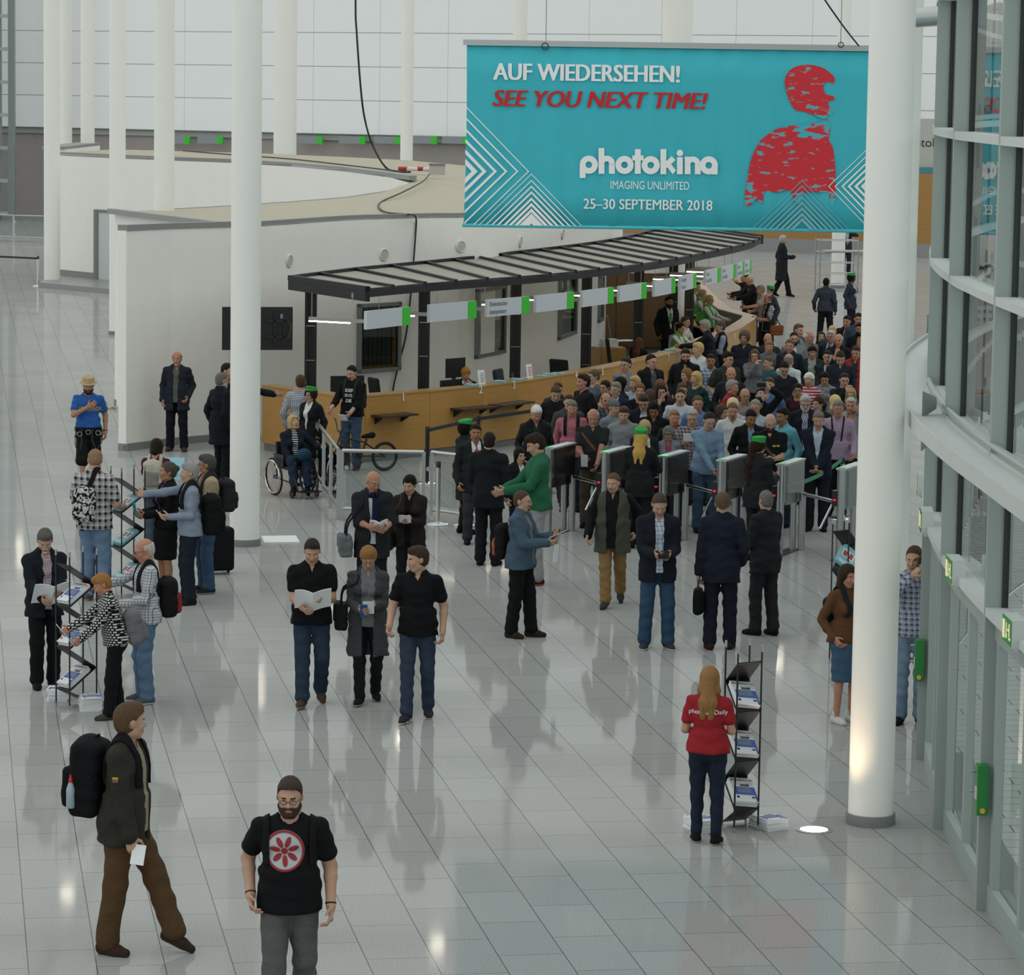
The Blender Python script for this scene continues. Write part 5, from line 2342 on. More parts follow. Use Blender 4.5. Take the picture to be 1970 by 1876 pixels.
            q.obj('strap', fab(strap or col), root, smooth=True)
        return root


def s_under(s, kind):
    return True


# ---------------------------------------------------------------- carried objects
def sheet(label, P, a='R', size=(.21, .29), tilt=50, yaw=0, col='e4e6e8', off=(0, 0, 0), name='paper_sheet', cat='paper', group=None, open_=False, thick=.004, hands='R', art=False):
    """paper or booklet held at the hands of person P"""
    S = P.S
    c = P.palm('R') if hands == 'R' else P.palm('L') if hands == 'L' else (P.palm('R') + P.palm('L')) / 2
    w = P.wp(c + np.array(off))
    root = thing(name, label, cat, w, math.radians(P.face + yaw), group)
    root.rotation_euler = (math.radians(90 - tilt) * -1 + math.radians(90) * 0, 0, math.radians(P.face + yaw))
    # local: x to the wearer's left, y away from the face, z up out of the page
    m = plain(col, .6)
    if not open_:
        q = MB()
        q.box((0, 0, 0), (size[0], size[1], thick))
        pg = q.obj('page', m, root)
    else:
        pts = []
        for sg in (1, -1):
            q = MB()
            n = 8
            for i in range(n + 1):
                t = i / n
                x, z = sg * t * size[0], .035 * math.sin(t * PI * .8) + (.05 * t * t if sg > 0 else .02 * t)
                for yv in (-size[1] / 2, size[1] / 2):
                    q.v.append((x, yv, z))
                    q.v.append((x, yv, z - .006))
            for i in range(n):
                a_, b_ = 4 * i, 4 * (i + 1)
                for f in ((a_, b_, b_ + 2, a_ + 2), (a_ + 1, a_ + 3, b_ + 3, b_ + 1), (a_, a_ + 1, b_ + 1, b_), (a_ + 2, b_ + 2, b_ + 3, a_ + 3)):
                    q.face(f)
            e = 4 * n
            q.face((e, e + 1, e + 3, e + 2))
            pg = q.obj('page', m, root, smooth=False)
    if art:
        q = MB()
        q.box((0, size[1] * .12, thick / 2 + .001), (size[0] * .8, size[1] * .4, .002))
        q.obj('picture', plain('7b8aa0', .6), root)
    return root


def gadget(label, P, hands='R', size=(.075, .012, .15), name='smartphone', cat='phone', tilt=40, col='15171a', screen='39424e', off=(0, 0, 0), yaw=0):
    c = P.palm('R') if hands == 'R' else P.palm('L') if hands == 'L' else (P.palm('R') + P.palm('L')) / 2
    root = thing(name, label, cat, P.wp(c + np.array(off)))
    root.rotation_euler = (math.radians(tilt - 90), 0, math.radians(P.face + yaw))
    q = MB()
    q.box((0, 0, 0), (size[0], size[2], size[1]))
    q.obj('case', plain(col, .3), root)
    q = MB()
    q.box((0, 0, size[1] / 2 + .001), (size[0] * .9, size[2] * .86, .002))
    q.obj('screen', plain(screen, .15), root)
    return root


def camera_thing(label, P, hands='both', off=(0, -.02, .02)):
    c = (P.palm('R') + P.palm('L')) / 2
    root = thing('photo_camera', label, 'camera', P.wp(c + np.array(off)), math.radians(P.face))
    q = MB()
    q.box((0, 0, 0), (.125, .05, .075))
    q.box((0, 0, .045), (.05, .045, .025))
    q.obj('camera_body', BLACKM, root)
    q = MB()
    q.lathe([(.034, 0), (.034, .05), (.028, .055)], (0, -.025, 0), 20, Matrix.Rotation(PI / 2, 3, 'X'))
    q.obj('lens', plain('0d0e10', .25), root, smooth=True)
    return root
# ================================================================ the people
J = '29384c:denim:43566d'          # dark jeans
JB = '3f5f82:denim:6a8bab'         # blue jeans
NAVY, BLK, CHAR = '20263a', '17181b', '2b2d31'
STEP = dict(fl=(.09, .20, .13), fr=(-.09, -.20, .085))
STEP2 = dict(fl=(.09, -.20, .085), fr=(-.09, .22, .13))
# ---------------------------------------------------------------- near figures
F1 = Person(240, 1832, 'man in dark olive jacket and brown trousers with a black backpack, walking at the front', 76, ht=1355, q=0, top=('jacket', '36352d'), under='a4957a', legs='5f4427', shoes='3f2d20', hair=('full', '54432f'), sole='2a211a',
            hy=42, hp=4, R=(-.2, -.12, -.10), L=(.2, .10, -.08), fl=(.09, -.36, .068), fr=(-.09, .10, .085), lean=3, legw=(.078, .072), b=.25, watch=None, curl=.7)
F1.backpack('bulging black hiking backpack on the man in the olive jacket', '17171a', size=(.165, .11, .26), z=.24)
F2 = Person(557, 1500, 'man in black t-shirt with a round red and white emblem, walking towards the camera', 2, h=1.87, by='head', q=0, top=('tshirt', '151518'), legs='5e605e', hair=('short', '3a3129'), beard=('3c3028', 'full'), glasses=1, shoes='2a2a2a',
            hp=12, hy=-4, lean=4, b=.5, w=1.06, L=(.27, -.06, -.06), R=(-.25, -.03, .0), watch='LR', **STEP)
F3 = Person(598, 1356, 'heavy man in black polo shirt and jeans reading an open magazine as he walks', 4, ht=1040, q=0, top=('polo', '131316'), legs='27374a:denim:35475d', shoes='54453a', sole='8d7c66', hair=('short', '2b2624'), b=.4, w=1.05, hp=27, L=(.11, -.28, .19), R=(-.09, -.30, .10),
            fl=(.10, .18, .14), fr=(-.09, -.16, .085))
F4 = Person(706, 1352, 'woman with ginger hair and glasses in a long grey cardigan looking at leaflets', 2, ht=1055, q=0, fem=1, b=.25, top=('cardigan', '55575a:melange:2c2e31'), under='76787b', legs='1b1c20', shoes='19191b', hair=('side', '8a6238'), glasses=1, hp=26, L=(.07, -.28, .16), R=(-.09, -.29, .12),
            fl=(.09, .16, .12), fr=(-.08, -.14, .085), legw=(.064, .052), sole='9a8a70')
F5 = Person(802, 1384, 'young man in black polo shirt and jeans, head turned to the woman in the cardigan', -6, ht=1053, q=0, top=('polo', '141518'), legs='2b394c:denim:3a4a60', shoes='33353a', sole='c9bfae', hair=('full', '3b2e26'), w=.97, hy=-62, hp=10, L=(.25, -.02, -.06), R=(-.26, -.20, .0),
            fl=(.09, .16, .11), fr=(-.08, -.18, .085), legw=(.064, .056), curl=.6)
F6 = Person(722, 910, 'bald man with glasses in a dark coat and blue scarf leafing through a booklet', 8, h=1.83, by='head', q=0, top=('coat', '26282d'), hem=-.26, under='c6cbd0', legs='1b1e26', hair=('bald', 'none'), glasses=2, scarf='161d38', hp=24, hy=22, L=(.13, -.29, .12), R=(-.05, -.30, .14), skin='o', shoes='15151a', sleeve=.99)
F7 = Person(786, 917, 'dark-haired woman in brown leather jacket reading a white slip', -8, h=1.69, by='head', q=0, fem=1, top=('jacket', '2a2422'), under='121214', legs='22242a', hair=('bun', '15110f'), hp=20, hy=-12, L=(.06, -.27, .20), R=(-.06, -.28, .20), legw=(.06, .048))
F8 = Person(1000, 1226, 'man with glasses in a blue denim jacket holding up a leaflet', 68, ht=945, q=0, top=('jacket', '3f5468:denim:506b80'), hem=-.13, under='7d8285', legs='17181b', shoes='3a2b22', hair=('crew', '4a3d31'), glasses=2, beard=('5a4a3c', 'goatee'), L=(.10, -.34, .26), R=(-.10, -.36, .20), hp=4, b=.3, fl=(.10, -.10, .085), fr=(-.09, .08, .085), legw=(.076, .068))
F9 = Person(1031, 1124, 'young man in bright green hooded jacket and light grey jeans beside the first turnstile', -78, ht=838, q=1, top=('hoodie', '1f6e49'), legs='a2a3a5', shoes='3a2020', sole='c04030', hair=('full', '2a211b'), hp=26, hy=-8, L=(.12, -.38, .14), R=(-.08, -.4, .12), w=.95)
F10 = Person(938, 1088, 'man in black suit seen from behind, standing by the chrome barrier posts', 168, ht=833, q=1, top=('suit', '1c2022'), under='dfe2e6', legs='1a1d21', hair=('short', '241d19'), hp=10, hy=10, w=1.04, L=(.2, -.25, .02), R=(-.22, -.15, -.03))
F11 = Person(893, 1027, 'hostess in black coat with a green pillbox hat and braids, seen from behind', 120, h=1.70, q=1, fem=1, top=('suit', '22272 5'.replace(' ', '')), hem=-.12, skirt=('222725', .52), tights='2b211e', legs='2b211e', hair=('curly', '14100e'), skin='d', hat=('pillbox', '1fae4a'), shoes='151515', R='hold', L='hold')
F12 = Person(912, 1046, 'man in dark suit with a red tie facing the camera behind the black suit', 12, h=1.76, q=1, top=('suit', '25292c'), under='e2e4e8', tie='a8402f', legs='363b43', hair=('short', '17120f'), skin='t', hy=-8)
F13 = Person(1176, 1166, 'man in olive photographer vest and tan trousers walking out from the turnstiles', -8, ht=912, q=0, top=('jacket', '151619'), openf=False, over=('overvest', '4d5042'), legs='97733f', shoes='3f3f41', hair=('recede', '5a4636'), b=.45, w=1.06, beard=('8a7c70', 'goatee'), hy=-14, hp=12, R=(-.30, -.18, -.02), L=(.27, .16, .02), fl=(.08, .32, .17), fr=(-.05, -.24, .085))
F14 = Person(1262, 1248, 'man in navy blazer and blue trousers looking down at a camera', 6, ht=953, q=0, top=('jacket', '1c212d'), hem=-.2, under='ccd8e6:lines:8093ad:.05', legs='2a4763:denim:355a7c', shoes='394042', sole='c9c6bd', hair=('crop', '4a3b30'), hp=34, L=(.09, -.27, .12), R=(-.08, -.28, .13), fl=(.13, .0, .085), fr=(-.13, .02, .085))
F15 = Person(1384, 1250, 'man in navy suit seen from behind, holding a black bag', 176, ht=949, q=0, top=('suit', '1f2636'), under='cfd5dc', legs='1d2331', shoes='3c271c', hair=('recede', '5a4a3c'), L=(.24, -.02, -.1), R=(-.22, -.16, .0), fl=(.11, .0, .085), fr=(-.11, -.06, .085))
F16 = Person(1468, 1222, 'grey-haired man in charcoal suit with crossed steps, back to the camera', -138, ht=945, q=0, top=('suit', '27282d'), under='e6e6e8', legs='2b2d33', shoes='18181a', hair=('crop', '6b6762'), hy=-20, L=(.14, -.26, .06), R=(-.14, -.26, .05), fl=(.08, -.05, .085), fr=(-.09, .08, .085))
F17 = Person(1358, 1622, 'young woman in red polo shirt with long hair filling the magazine rack', 172, ht=1288, q=0, fem=1, b=.3, top=('polo', 'b01120'), legs='1c2738:denim:26344a', shoes='1b1b1d', sole='a89f8b', hair=('long', '8f6a42'), hp=24, L=(.16, -.26, .12), R=(-.16, -.26, .12), legw=(.062, .046), hem=-.05, skin='l', fl=(.10, -.04, .085), fr=(-.10, .06, .085))
F18 = Person(1622, 1390, 'woman in brown jumper and denim skirt half hidden by the front column', 34, ht=1088, q=0, fem=1, top=('sweater', '6b4627'), skirt=('35566f:denim:44688a', .47, .0), hair=('long', '33261e'), shoes='d9d7d2', L='pocket', R='pocket', hp=10, toe=5, skin='r')
F19 = Person(1750, 1392, 'man in checked shirt and jeans talking on a phone behind the front column', -6, ht=1052, q=0, top=('shirt', 'c7ccd6:plaid:46527a:.055'), legs='42648a:denim:9db4c8', belt='241d18', shoes='222326', hair=('crop', '4a382a'), L=(.13, -.13, .60), R=(-.02, -.22, .52), ehL=(.8, -.5, -.8), ehR=(-.8, -.4, -.9), hp=12, hy=-14)
# ---------------------------------------------------------------- left group
F20 = Person(170, 728, 'man in blue t-shirt and straw hat wearing a climbing harness', 6, h=1.84, by='head', q=1, top=('tshirt', '1a62b8'), legs='1a1a1c', lshort=.12, legw=(.088, .088), hat=('straw', 'c9ad7d'), hair=('crop', 'dark'), beard=('3a2a20', 'full'), hem=-.03, R=(.0, -.2, .34), ehR=(-.9, .1, -.6), L=(.26, .02, -.06), shoes='2a2825', hp=16, skin='m', watch='L', **STEP)
F21 = Person(182, 1156, 'man in black and white plaid shirt and jeans, back to the camera', 158, ht=868, q=0, top=('sshirt', 'd6d3d5:plaid:26272c:.085'), legs='50729a:denim:7f9cba', shoes='675c4e', sole='b9b0a2', hair=('crew', '8a6c54'), b=.45, w=1.08, hp=24, hy=24, L=(.22, -.22, .02), R=(-.2, -.28, .10), legw=(.08, .072))
F22 = Person(322, 1150, 'woman in black jacket with a purple top and knee-length black skirt', -62, ht=890, q=0, fem=1, top=('jacket', '161618'), hem=-.05, under='6b3a74', skirt=('17171a', .5, .0), shoes='1a1514', hair=('bun', '4d443c'), hp=-2, hy=-12, L=(.04, -.30, .12), R=(-.04, -.32, .14), skin='m')
F23 = Person(364, 1162, 'grey-haired man in light blue shirt pointing at the leaflet rack', -74, ht=892, q=0, top=('shirt', '8d9bb0'), legs='1f2936', shoes='2b2624', hair=('full', '8f8d8a'), L=(.10, -.26, .14), R=(-.1, -.56, .40), hp=2, hy=-6, watch='L')
F24 = Person(398, 1140, 'man in beige jacket and jeans with a dark grey rucksack', -66, ht=876, q=0, top=('jacket', 'b9a382'), legs='2e4d6d:denim:47678a', shoes='2c2c30', sole='8a8a8a', hair=('full', '4a4744'), glasses=1, hp=6, hy=-30, skin='m', L='hold', R='hold')
F25 = Person(303, 847, 'person with dark bobbed hair and a cream backpack reading a large print', 172, h=1.64, by='head', q=1, fem=1, top=('tshirt', '5b1f2b'), legs='4a5a6a', hair=('bob', '241a15'), hp=26, L='hold', R='hold')
F26 = Person(86, 1322, 'man with grey hair and white goatee in dark jacket reading a magazine', 24, ht=1022, q=0, top=('jacket', '1b1f29'), under='b3adb2:lines:a8687a:.03', legs='14151a', shoes='17171a', hair=('full', '55524e'), beard=('c4c0ba', 'goatee'), hp=34, hy=-14, R=(-.14, -.36, .08), L=(.06, -.36, .14), belt='17171a', fl=(.1, .02, .085), fr=(-.1, -.04, .085))
F27 = Person(280, 1352, 'bald man with glasses in white checked shirt reaching into the magazine rack', -70, ht=1038, q=0, top=('shirt', 'd3d6da:lines:59647c:.03'), legs='4a6c90:denim:6d8fb0', shoes='5a6066', sole='d5d2ca', hair=('ring', 'b5b0a8'), glasses=1, hp=16, R=(-.14, -.5, .28), L=(.14, -.3, .12), skin='r', belt='2a221c')
F28 = Person(222, 1382, 'young man in black and white dotted jumper leaning over the magazine rack', -76, ht=1108, q=0, top=('sweater', '151619:dots:d2d3cf:.026'), legs='15161a', shoes='4b4843', hair=('full', '94683c'), lean=12, hp=32, R=(-.1, -.48, .22), L=(.10, -.40, .10), skin='r', fl=(.09, -.08, .085), fr=(-.09, .06, .085))
F29 = Person(340, 868, 'man in navy jacket and grey striped shirt standing against the white wall', -4, ht=677, q=1, top=('jacket', '272e3b'), hem=-.24, under='6e7264:vstripe:474c40:.024', legs='191c27', shoes='4f3c2a', hair=('ring', '4a3c30'), L='pocket', R='side', b=.35, skin='r', hp=6, fl=(.13, 0, .085), fr=(-.12, .03, .085), beard=('b0a8a0', 'goatee'))
F30 = Person(425, 930, 'grey-bearded man in long dark coat standing left of the big white column', 128, ht=718, q=1, top=('coat', '171b25'), hem=-.34, under='dcdfe2', legs='181b22', hair=('short', '6a645c'), beard='lgrey', glasses=1, L='side', R='side', openf=False)
F31 = Person(440, 700, 'man whose dark head shows beside the big white column behind the bearded man', 70, h=1.86, by='head', q=2, top=('suit', '1a1e2a'), legs='1a1e2a', hair=('short', 'dark'), under='c08040')
F31b = Person(474, 704, 'man behind the big white column with one arm stretched out', 82, h=1.80, by='head', q=1, top=('suit', '191d29'), legs='191d29', hair=('short', 'dark'), R=(-.16, -.66, .30), L='side', curl=.1)
F32 = Person(578, 722, 'man in small-checked shirt seen from behind at the counter corner', 165, h=1.82, by='head', q=1, top=('shirt', '47526b:check:dfe3ea:.028'), legs='1f2a3b', hair=('short', '4a3626'), hy=24, hp=8)
F35 = Person(597, 747, 'hostess with green hat and curly hair between the checked shirt and the bicycle', -34, h=1.64, by='head', q=1, fem=1, top=('suit', '1d2022'), under='e6e6e6', skirt=('1d2022', .5), tights='2b211e', hair=('curly', '2a1d16'), hat=('pillbox', '1fae4a'), glasses=1, hp=4)
F34 = Person(674, 705, 'young man in black lettered jumper standing with a bicycle', -24, h=1.82, by='head', q=0, top=('sweater', '141517'), sleeve=1.42, legs='37506b:denim:48637f', shoes='4a4440', sole='a8503f', hair=('crew', '1b1613'), beard=('3a2c22', 'goatee'), R=(-.23, -.33, .06), L=(.12, -.30, .02), hp=20, hy=-4)
F33 = Person(567, 953, 'blonde woman in striped jumper seated in the wheelchair, looking up', 16, h=1.68, q=0, fem=1, b=.45, top=('jacket', '1b2131'), hem=-.02, under='1c2434:hstripe:d4d9df:.034', legs='25354b', legw=(.074, .062), shoes='23242a', sole='d5cbb4', hair=('bob', 'b39a68'), hy=18, hp=-16, sit=1, drop=.40, hip=(0, .12), fl=(.13, -.42, .23), fr=(-.11, -.42, .23), L=(.42, -.28, .28), R=(-.14, -.36, .06), toe=5)
# ---------------------------------------------------------------- far right
F40 = Person(1503, 571, 'grey-haired man in long dark coat walking alone across the far floor', 96, ht=453, q=2, top=('coat', '25282d'), hem=-.50, legs='17181b', hair=('short', 'lgrey'), R='hold', L='side', openf=False, **STEP)
F41 = Person(1629, 432, 'man in grey suit drinking from a green bottle in front of the far column', 8, h=1.83, by='head', q=2, top=('suit', '353d4b'), under='c3c9cf', legs='2a303c', hair=('short', 'brown'), L=(.08, -.22, .55), ehL=(.9, -.2, -.5), R='hold', hp=-4)
F42 = Person(1590, 535, 'man in dark blue jumper with back to the camera beyond the queue', 166, h=1.80, by='head', q=2, top=('sweater', '3a4250'), legs='181c28', hair=('crew', 'black'), skin='d', L=(.3, -.1, .0), R='side', fl=(.15, 0, .085), fr=(-.15, 0, .085), b=.3)
F43 = Person(1640, 527, 'hostess in blue-grey jacket and green hat beside the wire trolley', 66, h=1.72, by='head', q=2, fem=1, top=('suit', '323b4c'), under='e2e4e6', legs='1d2230', hair=('curly', 'black'), skin='d', hat=('pillbox', '1fae4a'))
K1 = Person(1481, 552, 'hostess with green hat and blue-grey jacket behind the customers at the far counter', -58, h=1.68, by='head', q=2, fem=1, top=('suit', '3b434f'), under='d0d4d6', legs='1d2230', hair=('bun', 'dark'), hat=('pillbox', '1fae4a'))
K2 = Person(1431, 526, 'red-faced man in black leaning on the far counter end', -70, h=1.76, by='head', q=2, top=('jacket', BLK), under='8a8a84', legs=CHAR, hair=('short', 'brown'), skin='r', R='face', L='reach', lean=10)
K2b = Person(1441, 531, 'fair-haired man in black jacket bent over the far counter end', -74, h=1.78, by='head', q=2, top=('jacket', '161719'), legs=CHAR, hair=('crop', 'b39a78'), skin='r', L='reach', R='reach', lean=16)
K3 = Person(1462, 549, 'grey-haired man in beige shirt filling in a form at the far counter', -76, h=1.78, by='head', q=2, top=('sshirt', 'a39b8a'), legs=CHAR, hair=('short', 'grey'), skin='r', L='reach', R='hold', lean=10)
K4 = Person(1474, 566, 'bald man in dark vest with checked sleeves at the far counter', -72, h=1.76, by='head', q=2, top=('sshirt', '5d6a7a:check:cfd5dc:.05'), over=('gilet', '1f2228'), legs='23252c', hair=('ring', 'dgrey'), skin='r', L='hold', R='hold', hp=20, watch='L')
# ---------------------------------------------------------------- counter staff and their customers
M1 = Person(1288, 571, 'bearded man in black suit with a bright green tie behind the counter', 24, h=1.84, by='head', q=2, top=('suit', '1b1c1f'), under='dfe2e2', tie='4bb03c', legs='1b1c1f', hair=('short', 'black'), beard='black', skin='t', hy=10)
M2 = Person(1311, 617, 'dark-haired woman in white blouse and green waistcoat reaching over the counter', 58, h=1.64, by='head', q=2, fem=1, D=71.2, top=('blouse', 'd9d6d2'), over=('apron', '4bb03c'), legs=BLK, hair=('bun', 'black'), lean=14, L='reach', R='reach', skin='m')
M3 = Person(1321, 611, 'brown-haired colleague in white shirt beside the woman in the green waistcoat', 60, h=1.66, by='head', q=2, D=72.8, top=('shirt', 'd5d2ce'), legs=BLK, hair=('short', 'brown'), lean=12, L='desk', R='desk')
M4 = Person(1367, 562, 'blonde woman with tied hair, glasses and green waistcoat behind the far counter', 62, h=1.66, by='head', q=2, fem=1, D=80.4, top=('blouse', 'd9d6d2'), over=('apron', '4bb03c'), legs=BLK, hair=('pony', 'blond'), glasses=1, R='desk', L='desk')
M5 = Person(1354, 556, 'second blonde woman in green waistcoat, behind the one with glasses', 62, h=1.66, by='head', q=2, fem=1, D=82.6, top=('blouse', 'd9d6d2'), over=('apron', '4bb03c'), legs=BLK, hair=('pony', 'a08a68'), R='desk', L='desk')
M6 = Person(1342, 548, 'dark-haired man in white shirt and green waistcoat furthest behind the far counter', 56, h=1.72, by='head', q=2, D=84.8, top=('shirt', 'd9d6d2'), over=('apron', '4bb03c'), legs=BLK, hair=('short', 'dark'), R='desk', L='desk')
K5 = Person(1352, 603, 'grey-haired man with glasses in dark jacket bending over the counter', -98, h=1.86, by='head', q=2, D=69.0, top=('jacket', '1d2029'), openf=False, legs='1b1d24', hair=('full', '8f8b84'), glasses=1, lean=8, hp=24, L='reach', R='hold')
K6 = Person(1383, 610, 'man in black quilted vest with light blue sleeves at the counter', -80, h=1.80, by='head', q=2, D=69.4, top=('shirt', '93a5ba'), over=('gilet', '1a1c20'), legs='1b1d24', hair=('short', 'dgrey'), hp=14, L='hold', R='hold')
M7 = Person(893, 697, 'woman with short red-blonde hair and black jacket seated behind numeral two', 8, h=1.66, q=2, fem=1, xy=(-.88, 61.7), top=('suit', '191a1e'), under='dfe2e2', legs=BLK, hair=('side', 'b07a38'), sit=1, drop=.36, fl=(.1, -.4, .1), fr=(-.1, -.4, .1), R=(-.02, -.2, .44), ehR=(-.5, -.3, -.8), L=(.1, -.3, .18), hp=20, z0=.08)
M8 = Person(1224, 640, 'woman with long red-brown hair seated behind the counter, back to the camera', 150, h=1.66, q=2, fem=1, xy=(2.58, 69.8), top=('suit', '1b1b1e'), legs=BLK, hair=('curlylong', '5a3a28'), sit=1, drop=.36, fl=(.1, -.4, .1), fr=(-.1, -.4, .1), L='desk', R='desk', z0=.08)
M9 = Person(1302, 604, 'fair-haired woman seated behind the man with the green tie', 10, h=1.66, q=2, fem=1, xy=(3.62, 74.6), top=('blouse', '8a8f92'), legs=BLK, hair=('bob', 'a08a68'), sit=1, drop=.36, fl=(.1, -.4, .1), fr=(-.1, -.4, .1), L='desk', R='desk', z0=.06)
# hostesses at the turnstiles
H1 = Person(1232, 831, 'hostess with long blonde hair and green pillbox hat at the turnstiles', 170, h=1.74, by='head', q=1, fem=1, D=47.6, top=('suit', '202325'), under='e6e6e6', legs='202325', hair=('long', 'b8954f'), hat=('pillbox', '12a83c'), L=(.12, -.3, .2), R=(-.18, -.32, .3), hy=20, hp=4)
H2 = Person(1463, 829, 'hostess with long dark braid and green pillbox hat beside the fifth turnstile', 138, h=1.76, by='head', q=1, fem=1, D=46.5, top=('suit', '24272a'), under='dfe6e0', legs='24272a', hair=('braid', '2b1a14'), hat=('pillbox', '12a83c'), L=(.10, -.3, .2), R=(-.10, -.3, .2), hp=14)
H3 = Person(1001, 872, 'person in black behind the young man in the green jacket', 30, h=1.50, by='head', q=2, D=47.0, top=('jacket', '191a1d'), legs='1c1d22', hair=('bob', 'black'), under='d8d8d8')


# ---------------------------------------------------------------- the queue behind the turnstiles
def C(x, y, label, h, face, top, hair, **k):
    k.setdefault('legs', random.choice(['22262e', '1c1d21', '2c3a4c', '3a3d42', '28303c']))
    k.setdefault('hy', random.uniform(-6, 6))
    k.setdefault('L', random.choice(['side', 'pocket', 'side']))
    k.setdefault('R', k['L'])
    k.setdefault('q', 2)
    return Person(x, y, label, face, h=h, by='head', top=top, hair=hair, **k)


c1_ = C(1034, 784, 'white-haired man in black vest and dark shirt at the front of the queue, looking down', 1.78, 8, ('shirt', '2a2c2e'), ('full', 'white'), hp=30, over=('gilet', '1c1e24'), skin='r', b=.35, q=1)
C(1070, 746, 'man with brown hair in black jumper, head bowed, near the oak counter', 1.78, 10, ('sweater', '1a1a1b'), ('short', '4a3a2c'), hp=30)
C(1074, 737, 'man half hidden behind the bowed man in the black jumper', 1.70, 10, ('jacket', '3a3c40'), ('short', 'brown'), hp=10)
C(1122, 721, 'heavy man with tied-back dark hair in black polo shirt, face in profile', 1.86, -62, ('polo', '1c1c1e'), ('full', '2b2420'), b=.6, w=1.1, skin='r', hp=0)
C(1141, 712, 'woman with a brown bun behind the heavy man in the black polo', 1.72, -60, ('tshirt', '5a6470'), ('bun', '5a4a3a'), fem=1)
C(1163, 733, 'dark-haired woman with glasses looking to the counter', 1.66, -40, ('cardigan', '2a2c33'), ('bun', 'dark'), fem=1, glasses=1)
C(1095, 761, 'balding man in grey-brown jacket behind the pink shirt', 1.74, 6, ('jacket', '4b4a46'), ('recede', 'brown'), under='77797c', hp=10)
c_pink = C(1101, 772, 'man in pink shirt with black backpack straps', 1.76, -4, ('shirt', 'c46a7c'), ('short', '6d6862'), q=1, hp=14, skin='r')
c_bald = C(1141, 789, 'bald man with white beard in charcoal polo shirt handing over a ticket', 1.82, -4, ('polo', '2b2d30'), ('ring', 'lgrey'), beard=('b8b2aa', 'goatee'), q=1, hp=22, skin='o', legs='5a4e42', R=(-.12, -.32, .1), L=(.08, -.3, .0), b=.35)
C(1167, 757, 'bald man in dark checked shirt behind the charcoal polo', 1.76, 10, ('shirt', '2b3138:plaid:55606a:.06'), ('ring', 'brown'), skin='o', hp=8)
C(1184, 736, 'man with grey hair and glasses in navy jacket facing the counter', 1.78, -30, ('suit', '232a3a'), ('short', 'grey'), under='9fb0c4', glasses=2)
C(1184, 771, 'young man in a grey baseball cap worn backwards', 1.74, 40, ('tshirt', '7f8a96'), ('crop', 'lbrown'), hat=('cap', '6a6d70', 'back'), hp=14, q=1)
C(1197, 727, 'black-haired person turned away near the middle of the queue', 1.80, 120, ('jacket', '1d1e22'), ('bob', 'black'), fem=1)
C(1220, 725, 'blond young man in light blue shirt', 1.74, -28, ('shirt', '9fb4c6'), ('full', 'b3935c'), hy=-20)
c_14 = C(1203, 688, 'tall man with glasses in grey-blue t-shirt against the oak counter', 1.90, -34, ('tshirt', '77838e'), ('short', '2f2620'), glasses=1, q=1)
C(1255, 683, 'balding man with glasses in black jacket and grey shirt beside the oak counter', 1.86, 26, ('jacket', '1b1c1f'), ('recede', 'dark'), under='53585e', glasses=2, hy=14)
C(1231, 738, 'smiling woman with brown hair tied back', 1.76, 0, ('tshirt', '1c1d22'), ('pony', 'lbrown'), fem=1)
C(1251, 750, 'brown-haired woman seen from behind in the queue', 1.68, 165, ('jacket', '26272b'), ('long', '4a382a'), fem=1)
c_hood = C(1200, 784, 'young man in light grey hooded sweatshirt', 1.74, -4, ('hoodie', '8d9196'), ('full', '4a3326'), q=1, hp=16, skin='l')
C(1238, 762, 'young man with glasses in dark jacket over a pale blue striped jumper', 1.76, 0, ('jacket', '1e2128'), ('full', '3a2b22'), under='8fa3b3:hstripe:c8d2d8:.09', glasses=1, hp=26)
C(1257, 777, 'dark-skinned person in black with tied hair looking down', 1.72, -10, ('jacket', '191a1c'), ('bun', 'black'), under='24262a', hp=34, skin='t')
C(1273, 741, 'woman with long dark hair and glasses holding a hand to her nose', 1.66, 4, ('tshirt', '1c1d20'), ('long', '2a1f1a'), fem=1, glasses=1, R=(.0, -.17, .56), ehR=(-.6, -.3, -.9), L='side')
C(1271, 732, 'red-haired woman just behind the woman touching her nose', 1.68, 10, ('jacket', '3a3c42'), ('bob', '6b4630'), fem=1)
c_wht = C(1241, 812, 'woman with blonde bob and glasses in white top, in front of the hostess', 1.66, 6, ('blouse', 'd9d8d8'), ('bob', 'b09468'), fem=1, glasses=2, over=('cardigan', '232428'), q=1, hp=24, L='hold', R='hold')
C(1286, 821, 'elderly woman in a grey flat cap and neckerchief', 1.56, 0, ('jacket', '8a8f98'), ('bob', 'grey'), fem=1, hat=('flat', '777a78:lines:5a5c5a:.03'), glasses=2, under='b04a60', q=1)
C(1298, 790, 'fair-haired man in dark shirt left of the red checked shirt', 1.74, 4, ('shirt', '25272c'), ('short', '8a6a4a'), skin='r')
c_red = C(1332, 789, 'man with grey hair and moustache in red checked shirt reading a slip', 1.80, -6, ('sshirt', 'a8a0a8:plaid:5a2436:.05'), ('short', '9c9a96'), beard=('b8b4ae', 'moustache'), glasses=1, q=1, R=(-.1, -.3, .3), L='side', hp=16, b=.5)
C(1309, 749, 'young man in white t-shirt with short dark hair', 1.78, -6, ('tshirt', 'c8ccd2'), ('crop', '3a2a20'), skin='l')
C(1313, 738, 'young man with glasses just behind the white t-shirt', 1.80, 8, ('jacket', '2b2020'), ('short', '4a3a2c'), glasses=1)
C(1343, 763, 'man with glasses in blue shirt behind the red checked shirt', 1.76, 0, ('shirt', '5f7fb4'), ('recede', '5a4a3c'), glasses=2, skin='r')
